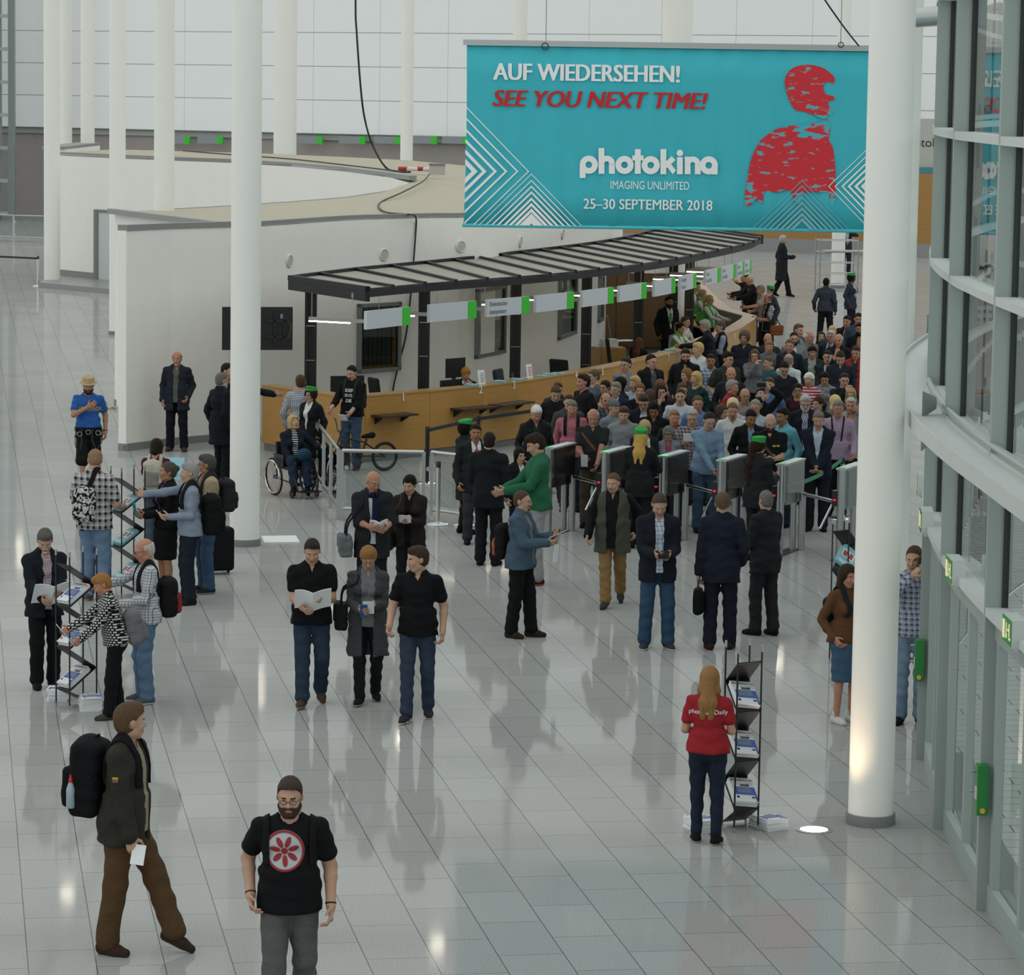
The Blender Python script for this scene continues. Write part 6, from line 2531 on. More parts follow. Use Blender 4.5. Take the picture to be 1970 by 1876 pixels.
c_lb = C(1367, 796, 'man with glasses in light blue shirt leaning on the fourth turnstile', 1.86, 14, ('shirt', '7d9fbd'), ('crop', '2b241f'), glasses=2, q=1, lean=12, hp=26, R=(.02, -.34, .02), L=(.12, -.34, .1), legs='33485f:denim:48607a')
C(1319, 672, 'bearded man with dark glasses in black jacket, tall at the back', 1.90, -6, ('jacket', '1b1c20'), ('full', '2e241d'), beard='dark', glasses=1, under='22242a')
C(1341, 660, 'blond man in white shirt at the back by the counter', 1.84, -24, ('shirt', 'cfd3d4'), ('full', 'b89a68'), hy=-40)
C(1368, 682, 'dark-haired man in blue denim shirt over checks', 1.78, 8, ('shirt', '5b7aa6:check:c3cfe0:.06'), ('short', '1e1815'), skin='t')
C(1338, 716, 'woman with long blonde hair in dark green top', 1.70, -44, ('tshirt', '1f3d36'), ('long', 'b39a64'), fem=1, sleeve=1)
C(1319, 710, 'woman with reddish hair beside the blonde woman in green', 1.70, -50, ('jacket', '3a3432'), ('long', '7a5a3e'), fem=1)
C(1402, 678, 'big dark-haired man with glasses in olive checked shirt', 1.90, 30, ('sshirt', '46483a:plaid:23261c:.045'), ('full', '191513'), glasses=1, b=.6, w=1.1, hy=18)
C(1407, 707, 'bald man looking straight ahead in front of the olive checked shirt', 1.82, 2, ('jacket', '26272c'), ('bald', 'none'), skin='r')
C(1411, 732, 'grey-haired man with moustache in red and navy jacket, face in profile', 1.80, 62, ('jacket', 'a3202c'), ('short', '8a8782'), beard=('8a8782', 'moustache'), under='27304a', skin='r')
C(1412, 767, 'person with short platinum blonde hair seen from behind', 1.64, 140, ('jacket', 'b9b2a2'), ('bob', 'd0bf90'), fem=1)
C(1391, 780, 'woman with brown hair in profile behind the light blue shirt', 1.62, 50, ('jacket', '4a4440'), ('bob', '4a382c'), fem=1)
C(1434, 748, 'bald man with small glasses and pale collar', 1.76, 4, ('shirt', '8f8388'), ('bald', 'none'), glasses=1, skin='o')
c_sel = C(1462, 749, 'bearded man holding a phone high to take a picture', 1.70, 10, ('jacket', '1b1d21'), ('short', '241c17'), beard='dark', hp=-24, L=(.10, -.14, .80), ehL=(.9, -.2, .2), R=(-.06, -.28, .62), ehR=(-.9, -.2, -.3), q=1, openf=False)
C(1432, 638, 'burly man with curly hair, beard and glasses in dark navy shirt', 1.84, -16, ('shirt', '20242e'), ('curly', '5a4a3c'), beard=('6a5a4a', 'full'), glasses=1, b=.5, w=1.08)
C(1452, 673, 'woman with long curly hair and glasses touching her mouth', 1.72, 0, ('sweater', '6d7074'), ('curlylong', '5a4230'), fem=1, glasses=1, R=(.0, -.2, .5), ehR=(-.6, -.3, -.9))
C(1477, 642, 'bald man with glasses in dark jacket near the brown bag', 1.80, -8, ('jacket', '2f3238'), ('bald', 'none'), glasses=1, skin='o')
C(1480, 656, 'man with fair fringe in grey jumper', 1.74, 0, ('sweater', '676a6c'), ('full', '8a6c4a'), skin='r')
C(1519, 654, 'balding man with tanned face in navy jacket', 1.80, -14, ('jacket', '262c3a'), ('recede', '5a4a3a'), skin='o', under='3a4252')
C(1528, 640, 'young man with black glasses and a light grey jumper over his shoulders', 1.82, -4, ('jacket', '85868a'), ('crop', '1e1814'), under='cfd3d6', glasses=1, beard='dark')
C(1479, 686, 'grey-haired man in teal shirt turned to the side', 1.78, -70, ('polo', '1f5a60'), ('short', '55524e'), hy=-6)
C(1519, 681, 'bald man in white shirt with a black sling strap, seen from behind', 1.82, 150, ('shirt', 'ccd0d6'), ('ring', 'grey'), skin='r')
C(1510, 699, 'man with black-rimmed glasses in dark t-shirt looking down', 1.80, 6, ('tshirt', '23262d'), ('short', '15120f'), glasses=1, hp=30)
C(1538, 624, 'man with brown hair at the back, face in profile', 1.86, 46, ('jacket', '55504c'), ('short', '5a4432'), under='8a90a0')
C(1559, 637, 'old bald man with white hair at the back in tan-grey jacket', 1.82, 40, ('jacket', '77736c'), ('ring', 'white'), skin='r')
C(1580, 639, 'brunette woman at the back looking up', 1.68, 0, ('jacket', '3a3c44'), ('long', '3a2a20'), fem=1, hp=-12)
C(1598, 636, 'older man with glasses, blue shirt and tie at the back', 1.82, -26, ('suit', '232838'), ('short', 'lgrey'), under='93aac8', tie='2a3350', glasses=1, skin='r')
C(1613, 643, 'man with white side hair in black jacket at the back', 1.80, -24, ('jacket', '1f1f22'), ('ring', 'white'), skin='r', hp=10)
C(1602, 627, 'man whose fair crown shows behind the two older men', 1.84, 10, ('jacket', '3a4252'), ('crew', 'b39a78'), skin='r')
C(1629, 608, 'dark-haired man in black near the front column, looking sideways', 1.82, -24, ('jacket', '1d1f25'), ('short', '17120f'), skin='r')
C(1652, 603, 'tall man in blue-grey jacket with dark strap beside the column', 1.92, -6, ('jacket', '39485e'), ('short', '241c18'), skin='m')
C(1654, 622, 'dark-bearded man in black partly covered by the column', 1.84, -8, ('jacket', '1b1c20'), ('short', '17120f'), beard='black', skin='t')
C(1563, 667, 'woman with short black hair in dark green cardigan', 1.68, -4, ('cardigan', '26332f'), ('side', '1b1512'), fem=1, under='8f9896', skin='m')
c_tel = C(1592, 675, 'man with glasses in white and green top talking on a phone', 1.78, -10, ('jacket', '26302c'), ('short', '1b1613'), under='c9d0cd', glasses=1, L=(.13, -.12, .60), ehL=(.9, -.3, -.6), q=1)
C(1617, 679, 'man in dark navy jacket looking down at his hands', 1.80, 0, ('jacket', '252b38'), ('short', '2e241e'), hp=32, openf=False)
C(1646, 667, 'man in red jacket with dark straps beside the column', 1.80, -16, ('jacket', 'a02028'), ('short', '3a2a20'), under='30343c', skin='r', hp=16)
C(1535, 739, 'dark-haired woman with glasses in maroon top', 1.62, 0, ('tshirt', '3f1a24'), ('pony', '14110f'), fem=1, glasses=1, skin='m')
C(1556, 719, 'white-haired woman in red and white striped top', 1.70, -20, ('sweater', 'b81f2e:hstripe:d8c8cc:.05'), ('side', 'd0ccc4'), fem=1, skin='r')
C(1587, 718, 'woman with black hair in a bun and grey printed shirt', 1.66, -12, ('shirt', '6a6e78:camo:8a8f98'), ('bun', '14110f'), fem=1, hp=26, skin='m')
C(1625, 719, 'man with black glasses resting a hand on his chin', 1.76, 0, ('sweater', '1d1e22'), ('short', '2b221c'), glasses=1, R=(.0, -.2, .50), ehR=(-.6, -.3, -.9))
C(1637, 748, 'woman with long fair hair and glasses beside the column', 1.66, -16, ('tshirt', '4a3d3a'), ('long', 'a0855c'), fem=1, glasses=1)
C(1550, 762, 'grey-bearded man with white hair and glasses in striped shirt', 1.78, -4, ('jacket', '1e2230'), ('full', 'a9a7a4'), beard=('b0aca6', 'full'), glasses=1, under='c0b8cc:vstripe:5a5f86:.03', hp=18, q=1)
C(1573, 764, 'brunette with hair tied back next to the grey-bearded man', 1.68, -20, ('jacket', '2a2422'), ('pony', '3a2a20'), fem=1, hy=-30)
C(1605, 761, 'woman with long pale blonde hair turned away', 1.66, -150, ('jacket', '6a6a66'), ('long', 'cbb47c'), fem=1)
c_pp = C(1613, 771, 'man with glasses in pale purple shirt and yellow-edged camera strap', 1.84, -6, ('shirt', 'b393b3'), ('full', '7f7870'), glasses=2, q=1, skin='r', L=(.24, -.2, .0), R='side')
C(1637, 766, 'grey-haired person in beige jacket holding an ear, half behind the column', 1.78, -8, ('jacket', 'a39c8e'), ('short', 'lgrey'), L=(.13, -.1, .6), ehL=(.9, -.3, -.6), skin='r')
c_suit = C(1575, 793, 'man with grey hair in navy suit and open light blue shirt, hands folded', 1.84, -8, ('suit', '1f2434'), ('short', '6d6862'), q=1, under='b9cbe0', L=(.02, -.24, .0), R=(-.02, -.25, .0), hp=22, legs='22252e')
C(1503, 786, 'dark-haired man in turquoise shirt turned to the side behind the polo', 1.84, -48, ('shirt', '62b4c4'), ('short', '17120f'), q=1, skin='t', hp=14)
c_blk = C(1483, 799, 'bald bearded man in black polo with a brown shoulder strap', 1.84, -2, ('polo', '18191b'), ('bald', 'none'), beard=('3a2a20', 'full'), glasses=2, q=1, b=.5, w=1.08, hp=24, L=(.06, -.3, .16), R=(-.08, -.3, .16))
C(1447, 791, 'dark-haired man in black blazer and blue shirt looking down', 1.80, 8, ('jacket', '1a1b1e'), ('short', '15110f'), under='7f9cc0', q=1, hp=26, skin='t')
C(1410, 777, 'stocky man with thin hair in white polo shirt', 1.76, 2, ('polo', 'd3d4d0'), ('recede', '6a5240'), b=.4, skin='r', hp=14, beard=('6a5a4a', 'goatee'))
C(1453, 770, 'man with glasses in pale blue shirt behind the black blazer', 1.76, -10, ('shirt', 'a9bed2'), ('recede', '8a847c'), glasses=2, skin='r')
C(1480, 727, 'man in mid blue shirt behind the raised phone', 1.76, -20, ('shirt', '4a70a8'), ('short', '4a3a30'))
print('people', len(PEOPLE), round(time.time() - T0, 1))
# ================================================================ bags on people
F1.bottle = None
w = F1.wp(F1.S.O + F1.S.T @ A3(-.16, .34, .14))
bt = thing('water_bottle', 'clear water bottle with red cap in the side pocket of the hiking backpack', 'bottle', w, math.radians(F1.face))
q = MB()
q.lathe([(.03, -.1), (.034, -.09), (.034, .04), (.02, .08), (.013, .095)], n=20)
q.obj('bottle_body', plain('8fa3ad', .1), bt, smooth=True)
q = MB()
q.lathe([(.016, .095), (.016, .12), (.01, .125), (.008, .15), (.004, .152)], n=16)
q.obj('cap', plain('c0202a', .4), bt, smooth=True)
q = MB()
sl = F1.S
for i, c in enumerate(('e0b020', '3f7f4a', 'b02a30')):
    V2 = [(-.03, .012 - i * .016), (.03, .012 - i * .016), (.03, -.004 - i * .016), (-.03, -.004 - i * .016)]
# sleeve badge
d = unit(sl.el['R'] - sl.sh['R'])
c = sl.sh['R'] + d * .15
for i, col in enumerate(('c9a227', '3f7f4a', 'a8302f')):
    q = MB()
    q.box((c + A3(-.088, 0, -.012 * i + .02)) * F1.k, (.006, .045, .012))
    q.obj('sleeve_badge', plain(col, .7), F1.garment)
F2.backpack('black backpack worn by the man in the emblem t-shirt, only its straps showing', '18181a', size=(.14, .07, .18), o=.018, sx=.142, sw=.022)
# plain round emblem: pale disc, red ring, six red petals
disc = [(.13 * math.cos(a), .13 * math.sin(a)) for a in np.linspace(0, 2 * PI, 41)[:-1]]
F2.decal('round_print', disc, [tuple(range(40))], plain('a9b0b2', .8, var=.15), (-.03, .325), 1, zoff=.004)
V2, fc = [], []
for k in range(40):
    a0, a1 = 2 * PI * k / 40, 2 * PI * (k + 1) / 40
    b = len(V2)
    V2 += [(.13 * math.cos(a0), .13 * math.sin(a0)), (.13 * math.cos(a1), .13 * math.sin(a1)), (.115 * math.cos(a1), .115 * math.sin(a1)), (.115 * math.cos(a0), .115 * math.sin(a0))]
    fc.append((b, b + 1, b + 2, b + 3))
for k in range(7):
    a = 2 * PI * k / 7 + .3
    b = len(V2)
    ring_ = []
    for t in np.linspace(0, 2 * PI, 13)[:-1]:
        u, v_ = .062 + .036 * math.cos(t), .017 * math.sin(t)
        ring_.append((u * math.cos(a) - v_ * math.sin(a), u * math.sin(a) + v_ * math.cos(a)))
    V2 += ring_
    fc.append(tuple(range(b, b + 12)))
b = len(V2)
V2 += [(.022 * math.cos(t), .022 * math.sin(t)) for t in np.linspace(0, 2 * PI, 17)[:-1]]
fc.append(tuple(range(b, b + 16)))
F2.decal('emblem_print', V2, fc, plain('8e1f26', .8), (-.03, .325), 1, zoff=.009)
F4.shoulder_bag('dark green handbag on the shoulder of the woman in the grey cardigan', '1c2626', side=-1, size=(.15, .07, .15), z=.0, y=.06, o=.035)
F6.shoulder_bag('grey canvas bag hanging beside the bald man in the scarf', '6d7276', side=-1, size=(.17, .075, .13), z=-.12, y=.02, strap='23252a', o=.045)
F7.shoulder_bag('khaki shoulder bag of the woman in the leather jacket', '3d382c', side=-1, size=(.16, .06, .15), z=-.08, y=.0, strap='4a4030', o=.035)
F8.backpack('black backpack with orange edge behind the man in the denim jacket', '1d1c1d', pocket='c8562c', size=(.14, .07, .2), straps=False, z=.16, o=.035)
bp_ = F18.backpack('dark green rucksack behind the woman in the brown jumper', '1f2b28', size=(.13, .06, .2), z=.2)
F21.backpack('black and white patterned bag slung on the man in the plaid shirt', '1b1c1e:camo:cfd1cf', size=(.13, .08, .19), z=.17, straps=False, name='backpack', xoff=-.0)
F21.patch('bag_strap', fab('16171a'), lambda x, y, z: np.maximum(np.abs(x - .01 + .25 * (z - .3)) - .03, -.0 - y), .03)
F23.backpack('large black camera rucksack of the grey-haired man in the blue shirt', '151618', size=(.17, .11, .24), z=.14, col2='1c1d20', back_off=.0)
F24.backpack('dark grey rucksack on the man in the beige jacket', '2b2d31', size=(.15, .09, .2), z=.26)
F25.backpack('cream rucksack on the dark-haired person reading a print', 'c6c0ad', pocket='8a8880', size=(.14, .075, .21), z=.26, o=.016)
F27.backpack('red and black backpack on the bald man in the checked shirt', '1c1b1d', pocket='a02530', size=(.15, .09, .2), z=.15, o=.016)
F28.backpack('soft grey rucksack hanging low on the man in the dotted jumper', '77767a', size=(.15, .1, .2), z=.08, straps=False, o=.02, back_off=-.01)
F28.patch('bag_strap', fab('8b8a8c'), lambda x, y, z: np.maximum(np.abs((x + .02) * .8 + (z - .3) * .45) - .022, -y - .2), .026)
F34.backpack('olive backpack on the young man with the bicycle', '2b2f2a', size=(.14, .08, .2), z=.24, o=.02)
c_pink.backpack('black backpack on the man in the pink shirt, its straps across his chest', '1b1c1f', size=(.13, .07, .18), o=.016)
c_bald.shoulder_bag('bag with brown leather strap on the bald man in the charcoal polo', '6d4426', side=1, size=(.12, .05, .1), z=-.05, strap='7d4c2a', cross=True, o=.02)
c_blk.shoulder_bag('bag with brown strap across the bald bearded man in black', '3a2c22', side=1, size=(.12, .05, .1), z=-.08, strap='5c4636', cross=True, o=.022)
K4.shoulder_bag('brown leather bag hanging from the bald man at the far counter', '8a4f1c', side=1, size=(.17, .05, .12), z=-.08, y=.1, strap='4a2a14', o=.03)
c_pp.patch('camera_strap', fab('23221f'), lambda x, y, z: np.maximum(np.abs(np.abs(x) - .07 - .1 * (z - .3)) - .013, np.maximum(y, .05 - z)), .024)
# black bag in the suited man's hand
w = F15.wp(F15.palm('L', .09))
bg = thing('document_bag', 'black document bag held by the man in the navy suit', 'bag', (w.x, w.y, w.z), math.radians(F15.face))
F = Field(A3(-.12, -.28, -.5), A3(.12, .28, .05), .014)
F.put(('b', A3(0, 0, -.25), (.055, .19, .15), None, .05), .02)
F.put(('b', A3(-.04, 0, -.27), (.035, .15, .11), None, .03), .02)
F.folds(.003, 2)
V, Q = F.nets()
link('bag_body', np_mesh('bag_body', V, Q), fab('141417'), bg)
q = MB()
q.tube([(0, -.07, -.1), (0, -.06, -.02), (0, 0, .005), (0, .06, -.02), (0, .07, -.1)], .011, 8)
q.obj('carry_loop', BLACKM, bg, smooth=True)
# trolley case behind the beige jacket
w = PZ(421, 1104, 0)
tr = thing('trolley_case', 'black trolley case standing behind the man in the beige jacket', 'suitcase', w, math.radians(20))
q = MB()
F = Field(A3(-.3, -.25, 0), A3(.3, .25, .75), .015)
F.put(('b', A3(0, 0, .34), (.19, .12, .29), None, .05), .02)
V, Q = F.nets()
link('case_body', np_mesh('case_body', V, Q), fab('1b1b1e'), tr)
q = MB()
q.tube([(-.1, .1, .6), (-.1, .1, .95), (.1, .1, .95), (.1, .1, .6)], .012, 8)
q.obj('pull_handle', BLACKM, tr, smooth=True)
for x in (-.15, .15):
    q = MB()
    q.lathe([(.045, -.015), (.045, .015)], (x, .09, .045), 16, Matrix.Rotation(PI / 2, 3, 'Y'))
    q.obj('wheel', BLACKM, tr, smooth=True)
# ================================================================ things in hands
sheet('folded white paper in the hand of the man in the olive jacket', F1, hands='R', size=(.12, .15), tilt=15, yaw=75, off=(-.03, -.05, -.03), name='folded_paper')
sheet('open magazine held by the heavy man in the black polo', F3, hands='both', size=(.19, .27), tilt=38, off=(0, -.02, .04), name='open_magazine', cat='magazine', open_=True)
sheet('pale leaflets in the hands of the woman in the cardigan', F4, hands='both', size=(.12, .16), tilt=30, off=(.02, -.03, .03), name='leaflet', cat='leaflet')
gadget('blue phone held by the woman in the cardigan', F4, 'R', tilt=20, col='1d4f86', screen='2d7fb8', off=(.02, -.02, .02))
sheet('rolled-open booklet of the bald man with the scarf', F6, hands='both', size=(.11, .15), tilt=30, off=(0, -.01, .03), name='booklet', cat='booklet', open_=True)
sheet('white slip read by the woman in the leather jacket', F7, hands='both', size=(.15, .11), tilt=28, off=(0, -.03, .03), name='paper_slip')
sheet('leaflet held up by the man in the denim jacket', F8, hands='both', size=(.14, .24), tilt=62, off=(0, -.03, .05), name='leaflet', cat='leaflet', art=True)
sheet('white paper hanging from the denim-jacket man’s lower hand'.replace('’', ''), F8, hands='R', size=(.15, .21), tilt=4, off=(.0, -.03, -.12), name='paper_sheet')
camera_thing('black compact camera in the hands of the man in the navy blazer', F14)
camera_thing('black camera held by the bald bearded man in the black polo', c_blk, off=(0, -.03, -.02))
gadget('dark phone at the ear of the man in the checked shirt', F19, 'L', tilt=12, off=(-.03, -.02, -.01), yaw=80)
sheet('magazine held open by the man with the white goatee', F26, hands='both', size=(.2, .27), tilt=35, off=(0, -.02, .03), name='open_magazine', cat='magazine', open_=True)
sheet('magazine being pulled from the rack by the bald man in checks', F27, hands='R', size=(.2, .28), tilt=60, off=(.03, -.1, .01), name='magazine', cat='magazine', art=True)
sheet('magazine tilted in the hands of the man in the dotted jumper', F28, hands='both', size=(.2, .28), tilt=40, off=(0, -.05, .03), name='magazine', cat='magazine', art=True)
sheet('large turquoise print spread out by the person with the cream rucksack', F25, hands='both', size=(.55, .38), tilt=40, off=(0, -.06, .12), name='large_print', cat='print', col='8fc4d0', art=True)
sheet('white booklet in the hand of the grey-haired man in the blue shirt', F23, hands='L', size=(.12, .16), tilt=40, off=(0, -.03, .02), name='booklet', cat='booklet')
sheet('teal leaflet in the hand of the woman with the purple top', F22, hands='R', size=(.11, .2), tilt=15, off=(0, -.04, .06), name='leaflet', cat='leaflet', col='3f8a94')
sheet('ticket handed over by the bald man in the charcoal polo', c_bald, hands='R', size=(.1, .2), tilt=25, off=(0, -.08, -.01), name='entry_ticket', cat='ticket')
sheet('slip of paper read by the man in the red checked shirt', c_red, hands='R', size=(.18, .13), tilt=22, off=(.05, -.05, .06), name='paper_slip')
sheet('white paper in the hand of the young man with the bicycle', F34, hands='L', size=(.13, .18), tilt=50, off=(-.06, -.04, -.02), name='paper_sheet')
sheet('white paper in the hand of the bearded man by the white column', F30, hands='L', size=(.15, .21), tilt=4, off=(0, -.02, -.1), name='paper_sheet')
gadget('phone raised above the queue to take a picture', c_sel, 'L', tilt=2, off=(-.07, -.03, .02), size=(.15, .012, .075), screen='2a4370')
gadget('phone in the hand of the man in the light blue shirt', c_lb, 'L', tilt=30, off=(0, -.02, .03))
gadget('white phone held to the ear by the man in white and green', c_tel, 'L', tilt=8, yaw=80, col='c8ccd0', off=(0, 0, -.01))
w = F41.wp(F41.palm('L', .09))
bo = thing('drink_bottle', 'green bottle raised by the man in the grey suit', 'bottle', w)
bo.rotation_euler = (math.radians(60), 0, .3)
q = MB()
q.lathe([(.035, -.12), (.035, .04), (.014, .09), (.014, .15)], n=16)
q.obj('bottle_glass', plain('9fc43a', .15), bo, smooth=True)
# lettering on clothes
WT = plain('dcdcda', .8)
F17.text('photokinaDaily', (0, .36), .062, WT, back=True, bold=.015)
for i, t in enumerate(('RIDERS', 'NEVER', 'DIE')):
    F34.text(t, (0, .37 - i * .085), .075, WT, bold=.012)
F20.text('ER TERROR', (.03, .30), .085, plain('d2a83c', .8), bold=.02, wide=.8)
c_blk.decal('chest_print', [(-.05, -.012), (-.005, -.012), (-.005, .012), (-.05, .012), (.005, -.01), (.05, -.01), (.05, .012), (.005, .012)], [(0, 1, 2, 3), (4, 5, 6, 7)], plain('c9a93a', .8, var=.3), (.09, .33), 1)
# climbing harness
S = F20.S
hr = thing('climbing_harness', 'black climbing harness with carabiners around the man in the straw hat', 'harness', tuple(F20.loc), math.radians(F20.face))
F20.patch('waist_belt', fab('1c1b1a'), lambda x, y, z: np.abs(z + .02) - .04 + 0 * x + 0 * y, .05, parent=hr)
for k_, r_ in (('L', .105), ('R', .105)):
    q = MB()
    c = S.hip[k_] + (S.kn[k_] - S.hip[k_]) * .25
    q.ring(c * F20.k, .108 * F20.k, .018, unit(S.kn[k_] - S.hip[k_]), 28, 8)
    q.obj('leg_loop', fab('221f1c'), hr, smooth=True)
for x0, x1, dz in ((-.19, -.1, -.42), (.2, .06, -.34), (.2, .22, -.2)):
    q = MB()
    q.tube([tuple((S.O + A3(*p)) * F20.k) for p in ((x0, -.08, .02), (x0 * 1.05, -.14, dz * .6), ((x0 + x1) / 2, -.17, dz), (x1, -.16, dz * .5), (x1, -.15, .0))], .008, 6)
    q.obj('hanging_sling', fab('4a5a48'), hr, smooth=True)
for x, z in ((.0, -.05), (-.13, -.08), (.15, -.06)):
    q = MB()
    q.ring((S.O + A3(x, -.18, z)) * F20.k, .035, .006, (0, 1, 0), 18, 6)
    q.obj('carabiner', plain('a9adb0', .3, .9), hr, smooth=True)


# ================================================================ magazine racks
def cover_mat(kind):
    return {'daily': 'e3e5e8', 'teal': '8cc3cf', 'tealdark': '2f7f8c'}[kind]


MAGS = {}


def magazine(kind, thick, w=.215, l=.30):
    key = (kind, thick, w, l)
    if key in MAGS:
        return MAGS[key]
    out = []
    q = MB()
    q.box((0, 0, 0), (w, l, thick))
    out.append(('pages', q.mesh('pages'), [plain(cover_mat(kind), .55)]))
    z = thick / 2 + .0006
    r = lambda x0, x1, y0, y1, dz=0: [(x0 * w, y0 * l, z + dz), (x1 * w, y0 * l, z + dz), (x1 * w, y1 * l, z + dz), (x0 * w, y1 * l, z + dz)]
    ar = []
    if kind == 'daily':
        ar = [('5c6675', r(-.1, .3, .14, .24)), ('4666b8', r(-.42, .48, -.22, .12)), ('79859c', r(-.3, .3, -.12, .1, .0003)), ('b8cfe0', r(.2, .48, .2, .34)), ('202224', r(-.42, -.3, -.36, -.27)), ('3a3f4a', r(.25, .4, -.36, -.28)), ('3557b0', r(.42, .5, -.5, .1, .0004))]
    else:
        ar = [('d9e6ea', r(-.4, .4, -.1, .3)), ('c0404a', r(-.3, -.05, -.05, .2, .0003)), ('c0404a', r(.08, .3, -.02, .24, .0003)), ('cfe0e6', r(-.4, .4, -.42, -.3))]
    q = MB()
    mats = []
    for i, (c, P) in enumerate(ar):
        q.cur = i
        q.add(P, [(0, 1, 2, 3)])
        mats.append(plain(c, .5))
    out.append(('cover_picture', q.mesh('cover_picture'), mats))
    if kind == 'daily':
        v, f = text_geo('photokina', .035, .0006, 0, 'LEFT')
        me = bpy.data.meshes.new('masthead')
        me.from_pydata([(p.x - .1, p.y + l * .41, z + .0003) for p in v], [], f)
        out.append(('masthead', me, [plain('23262c', .6)]))
        v2, f2 = text_geo('Daily', .035, .0006, 0, 'LEFT')
        mx = max(p.x for p in v) - .1 + .004
        me = bpy.data.meshes.new('masthead')
        me.from_pydata([(p.x + mx, p.y + l * .41, z + .0003) for p in v2], [], f2)
        out.append(('masthead', me, [plain('b8202a', .6)]))
    MAGS[key] = out
    return out


def put_magazine(kind, thick, M4, label, group, full=True):
    root = thing('magazine', label, 'magazine', (0, 0, 0), 0, group)
    root.matrix_world = M4
    for n, me, mats in (magazine(kind, thick) if full else magazine(kind, thick)[:1]):
        link(n, me, mats, root)
    return root


def rack(o, u, v, label, kind, tag_, mags=(3, 3, 3), floor=()):
    o, u, v = Vector((*o, 0)), Vector((*u, 0)), Vector((*v, 0))
    root = thing('magazine_rack', label, 'magazine rack', o, 0, 'folding magazine racks')
    zf, zb = [1.52, 1.08, .64, .20], [1.30, .86, .42, .03]
    rods = [Vector(), u, v, u + v]
    for r in rods:
        q = MB()
        q.tube([(r.x, r.y, 0.03), (r.x, r.y, 1.60)], .0085, 8)
        rd = q.obj('rod', BLACKM, root, smooth=True)
        for z0, z1 in ((0, .05), (1.60, 1.66)):
            q = MB()
            q.tube([(r.x, r.y, z0), (r.x, r.y, z1)], .011, 8)
            q.obj('tip', STEEL, rd, smooth=True)
    blk = plain('1c1b1d', .4)
    for i in range(4):
        a, b = zf[i], zb[i]
        q = MB()
        th = .008
        q.add([(0, 0, a), (u.x, u.y, a), (u.x + v.x, u.y + v.y, b), (v.x, v.y, b), (0, 0, a - th), (u.x, u.y, a - th), (u.x + v.x, u.y + v.y, b - th), (v.x, v.y, b - th)], [(0, 1, 2, 3), (7, 6, 5, 4), (0, 4, 5, 1), (1, 5, 6, 2), (2, 6, 7, 3), (3, 7, 4, 0)])
        q.obj('back_shelf', blk, root)
        if i < 3:
            c = zf[i + 1]
            q = MB()
            q.add([(0, 0, c), (u.x, u.y, c), (u.x + v.x, u.y + v.y, b), (v.x, v.y, b), (0, 0, c - th), (u.x, u.y, c - th), (u.x + v.x, u.y + v.y, b - th), (v.x, v.y, b - th)], [(0, 1, 2, 3), (7, 6, 5, 4), (0, 4, 5, 1), (1, 5, 6, 2), (2, 6, 7, 3), (3, 7, 4, 0)])
            q.obj('display_shelf', blk, root)
    # magazines on the display shelves
    for i in range(3):
        b, c = zb[i], zf[i + 1]
        e = (v + Vector((0, 0, b - c)))
        y = e.normalized()
        x = u.normalized()
        n = x.cross(y).normalized()
        if n.z < 0:
            n = -n
        x = y.cross(n)
        base = o + u * .5 + v * .5 + Vector((0, 0, (b + c) / 2))
        for k in range(mags[i]):
            th = .012
            p = base + n * (th * (k + .5) + .004) + y * (-.025 + .004 * ((k * 7) % 3)) + x * .003 * ((k * 5) % 3 - 1)
            Mx = Matrix((x, y, n)).transposed().to_4x4()
            Mx.translation = p
            put_magazine(kind, th - .001, Mx, '%s magazine on the %s display shelf of the %s' % ({'daily': 'white', 'teal': 'turquoise', 'tealdark': 'teal'}[kind], ('top', 'middle', 'lowest')[i], tag_), 'magazines on the %s shelf of the %s' % (('top', 'middle', 'lowest')[i], tag_), full=k == mags[i] - 1 or k == mags[i] - 2)
    for (fx, fy, n_, ang, lb) in floor:
        for k in range(n_):
            p = Vector((fx, fy, .011 * (k + .5)))
            rr = random.uniform(-.08, .08)
            Mx = Matrix.Translation(p + Vector((random.uniform(-.01, .01), random.uniform(-.01, .01), 0))) @ Matrix.Rotation(ang + rr, 4, 'Z')
            put_magazine('daily', .0105, Mx, 'white magazine in the floor pile %s' % lb, 'magazines in the floor pile %s' % lb, full=k == n_ - 1)
    return root


a, b = PZ(1412, 1603, 0), PZ(1457, 1598, 0)
u_ = (b - a).xy.normalized() * .25
p1, p2 = PZ(1478, 1592, 0), PZ(1350, 1596, 0)
rack((a.x, a.y), u_, (-.085, .34), 'black folding magazine rack beside the woman in the red shirt', 'daily', 'rack beside the red-shirted woman', (4, 4, 5), [(p1.x, p1.y, 9, .5, 'right of the red-shirted woman'), (p2.x, p2.y, 10, .4, 'behind the feet of the red-shirted woman')])
a = PZ(134, 1367, 0)
p1, p2 = PZ(172, 1366, 0), PZ(112, 1345, 0)
rack((a.x, a.y), (-.165, .185), (.25, .24), 'black folding magazine rack in front of the man with the white goatee', 'daily', 'rack before the goateed man', (4, 4, 5), [(p1.x, p1.y + .05, 13, .25, 'at the foot of the rack beside the dotted jumper'), (p2.x, p2.y, 11, .1, 'behind the rack, by the black shoe')])
a = PY(234, 1000, 42.2)
rack((a.x, a.y), (-.16, .19), (.27, .2), 'black leaflet rack between the plaid shirt and the woman in black', 'teal', 'rack beside the plaid shirt', (2, 3, 3))
a = PZ(1592, 1275, 0)
rack((a.x + .02, a.y), (.2, .15), (.16, .30), 'black leaflet rack half hidden behind the front column', 'teal', 'rack behind the front column', (3, 3, 3))

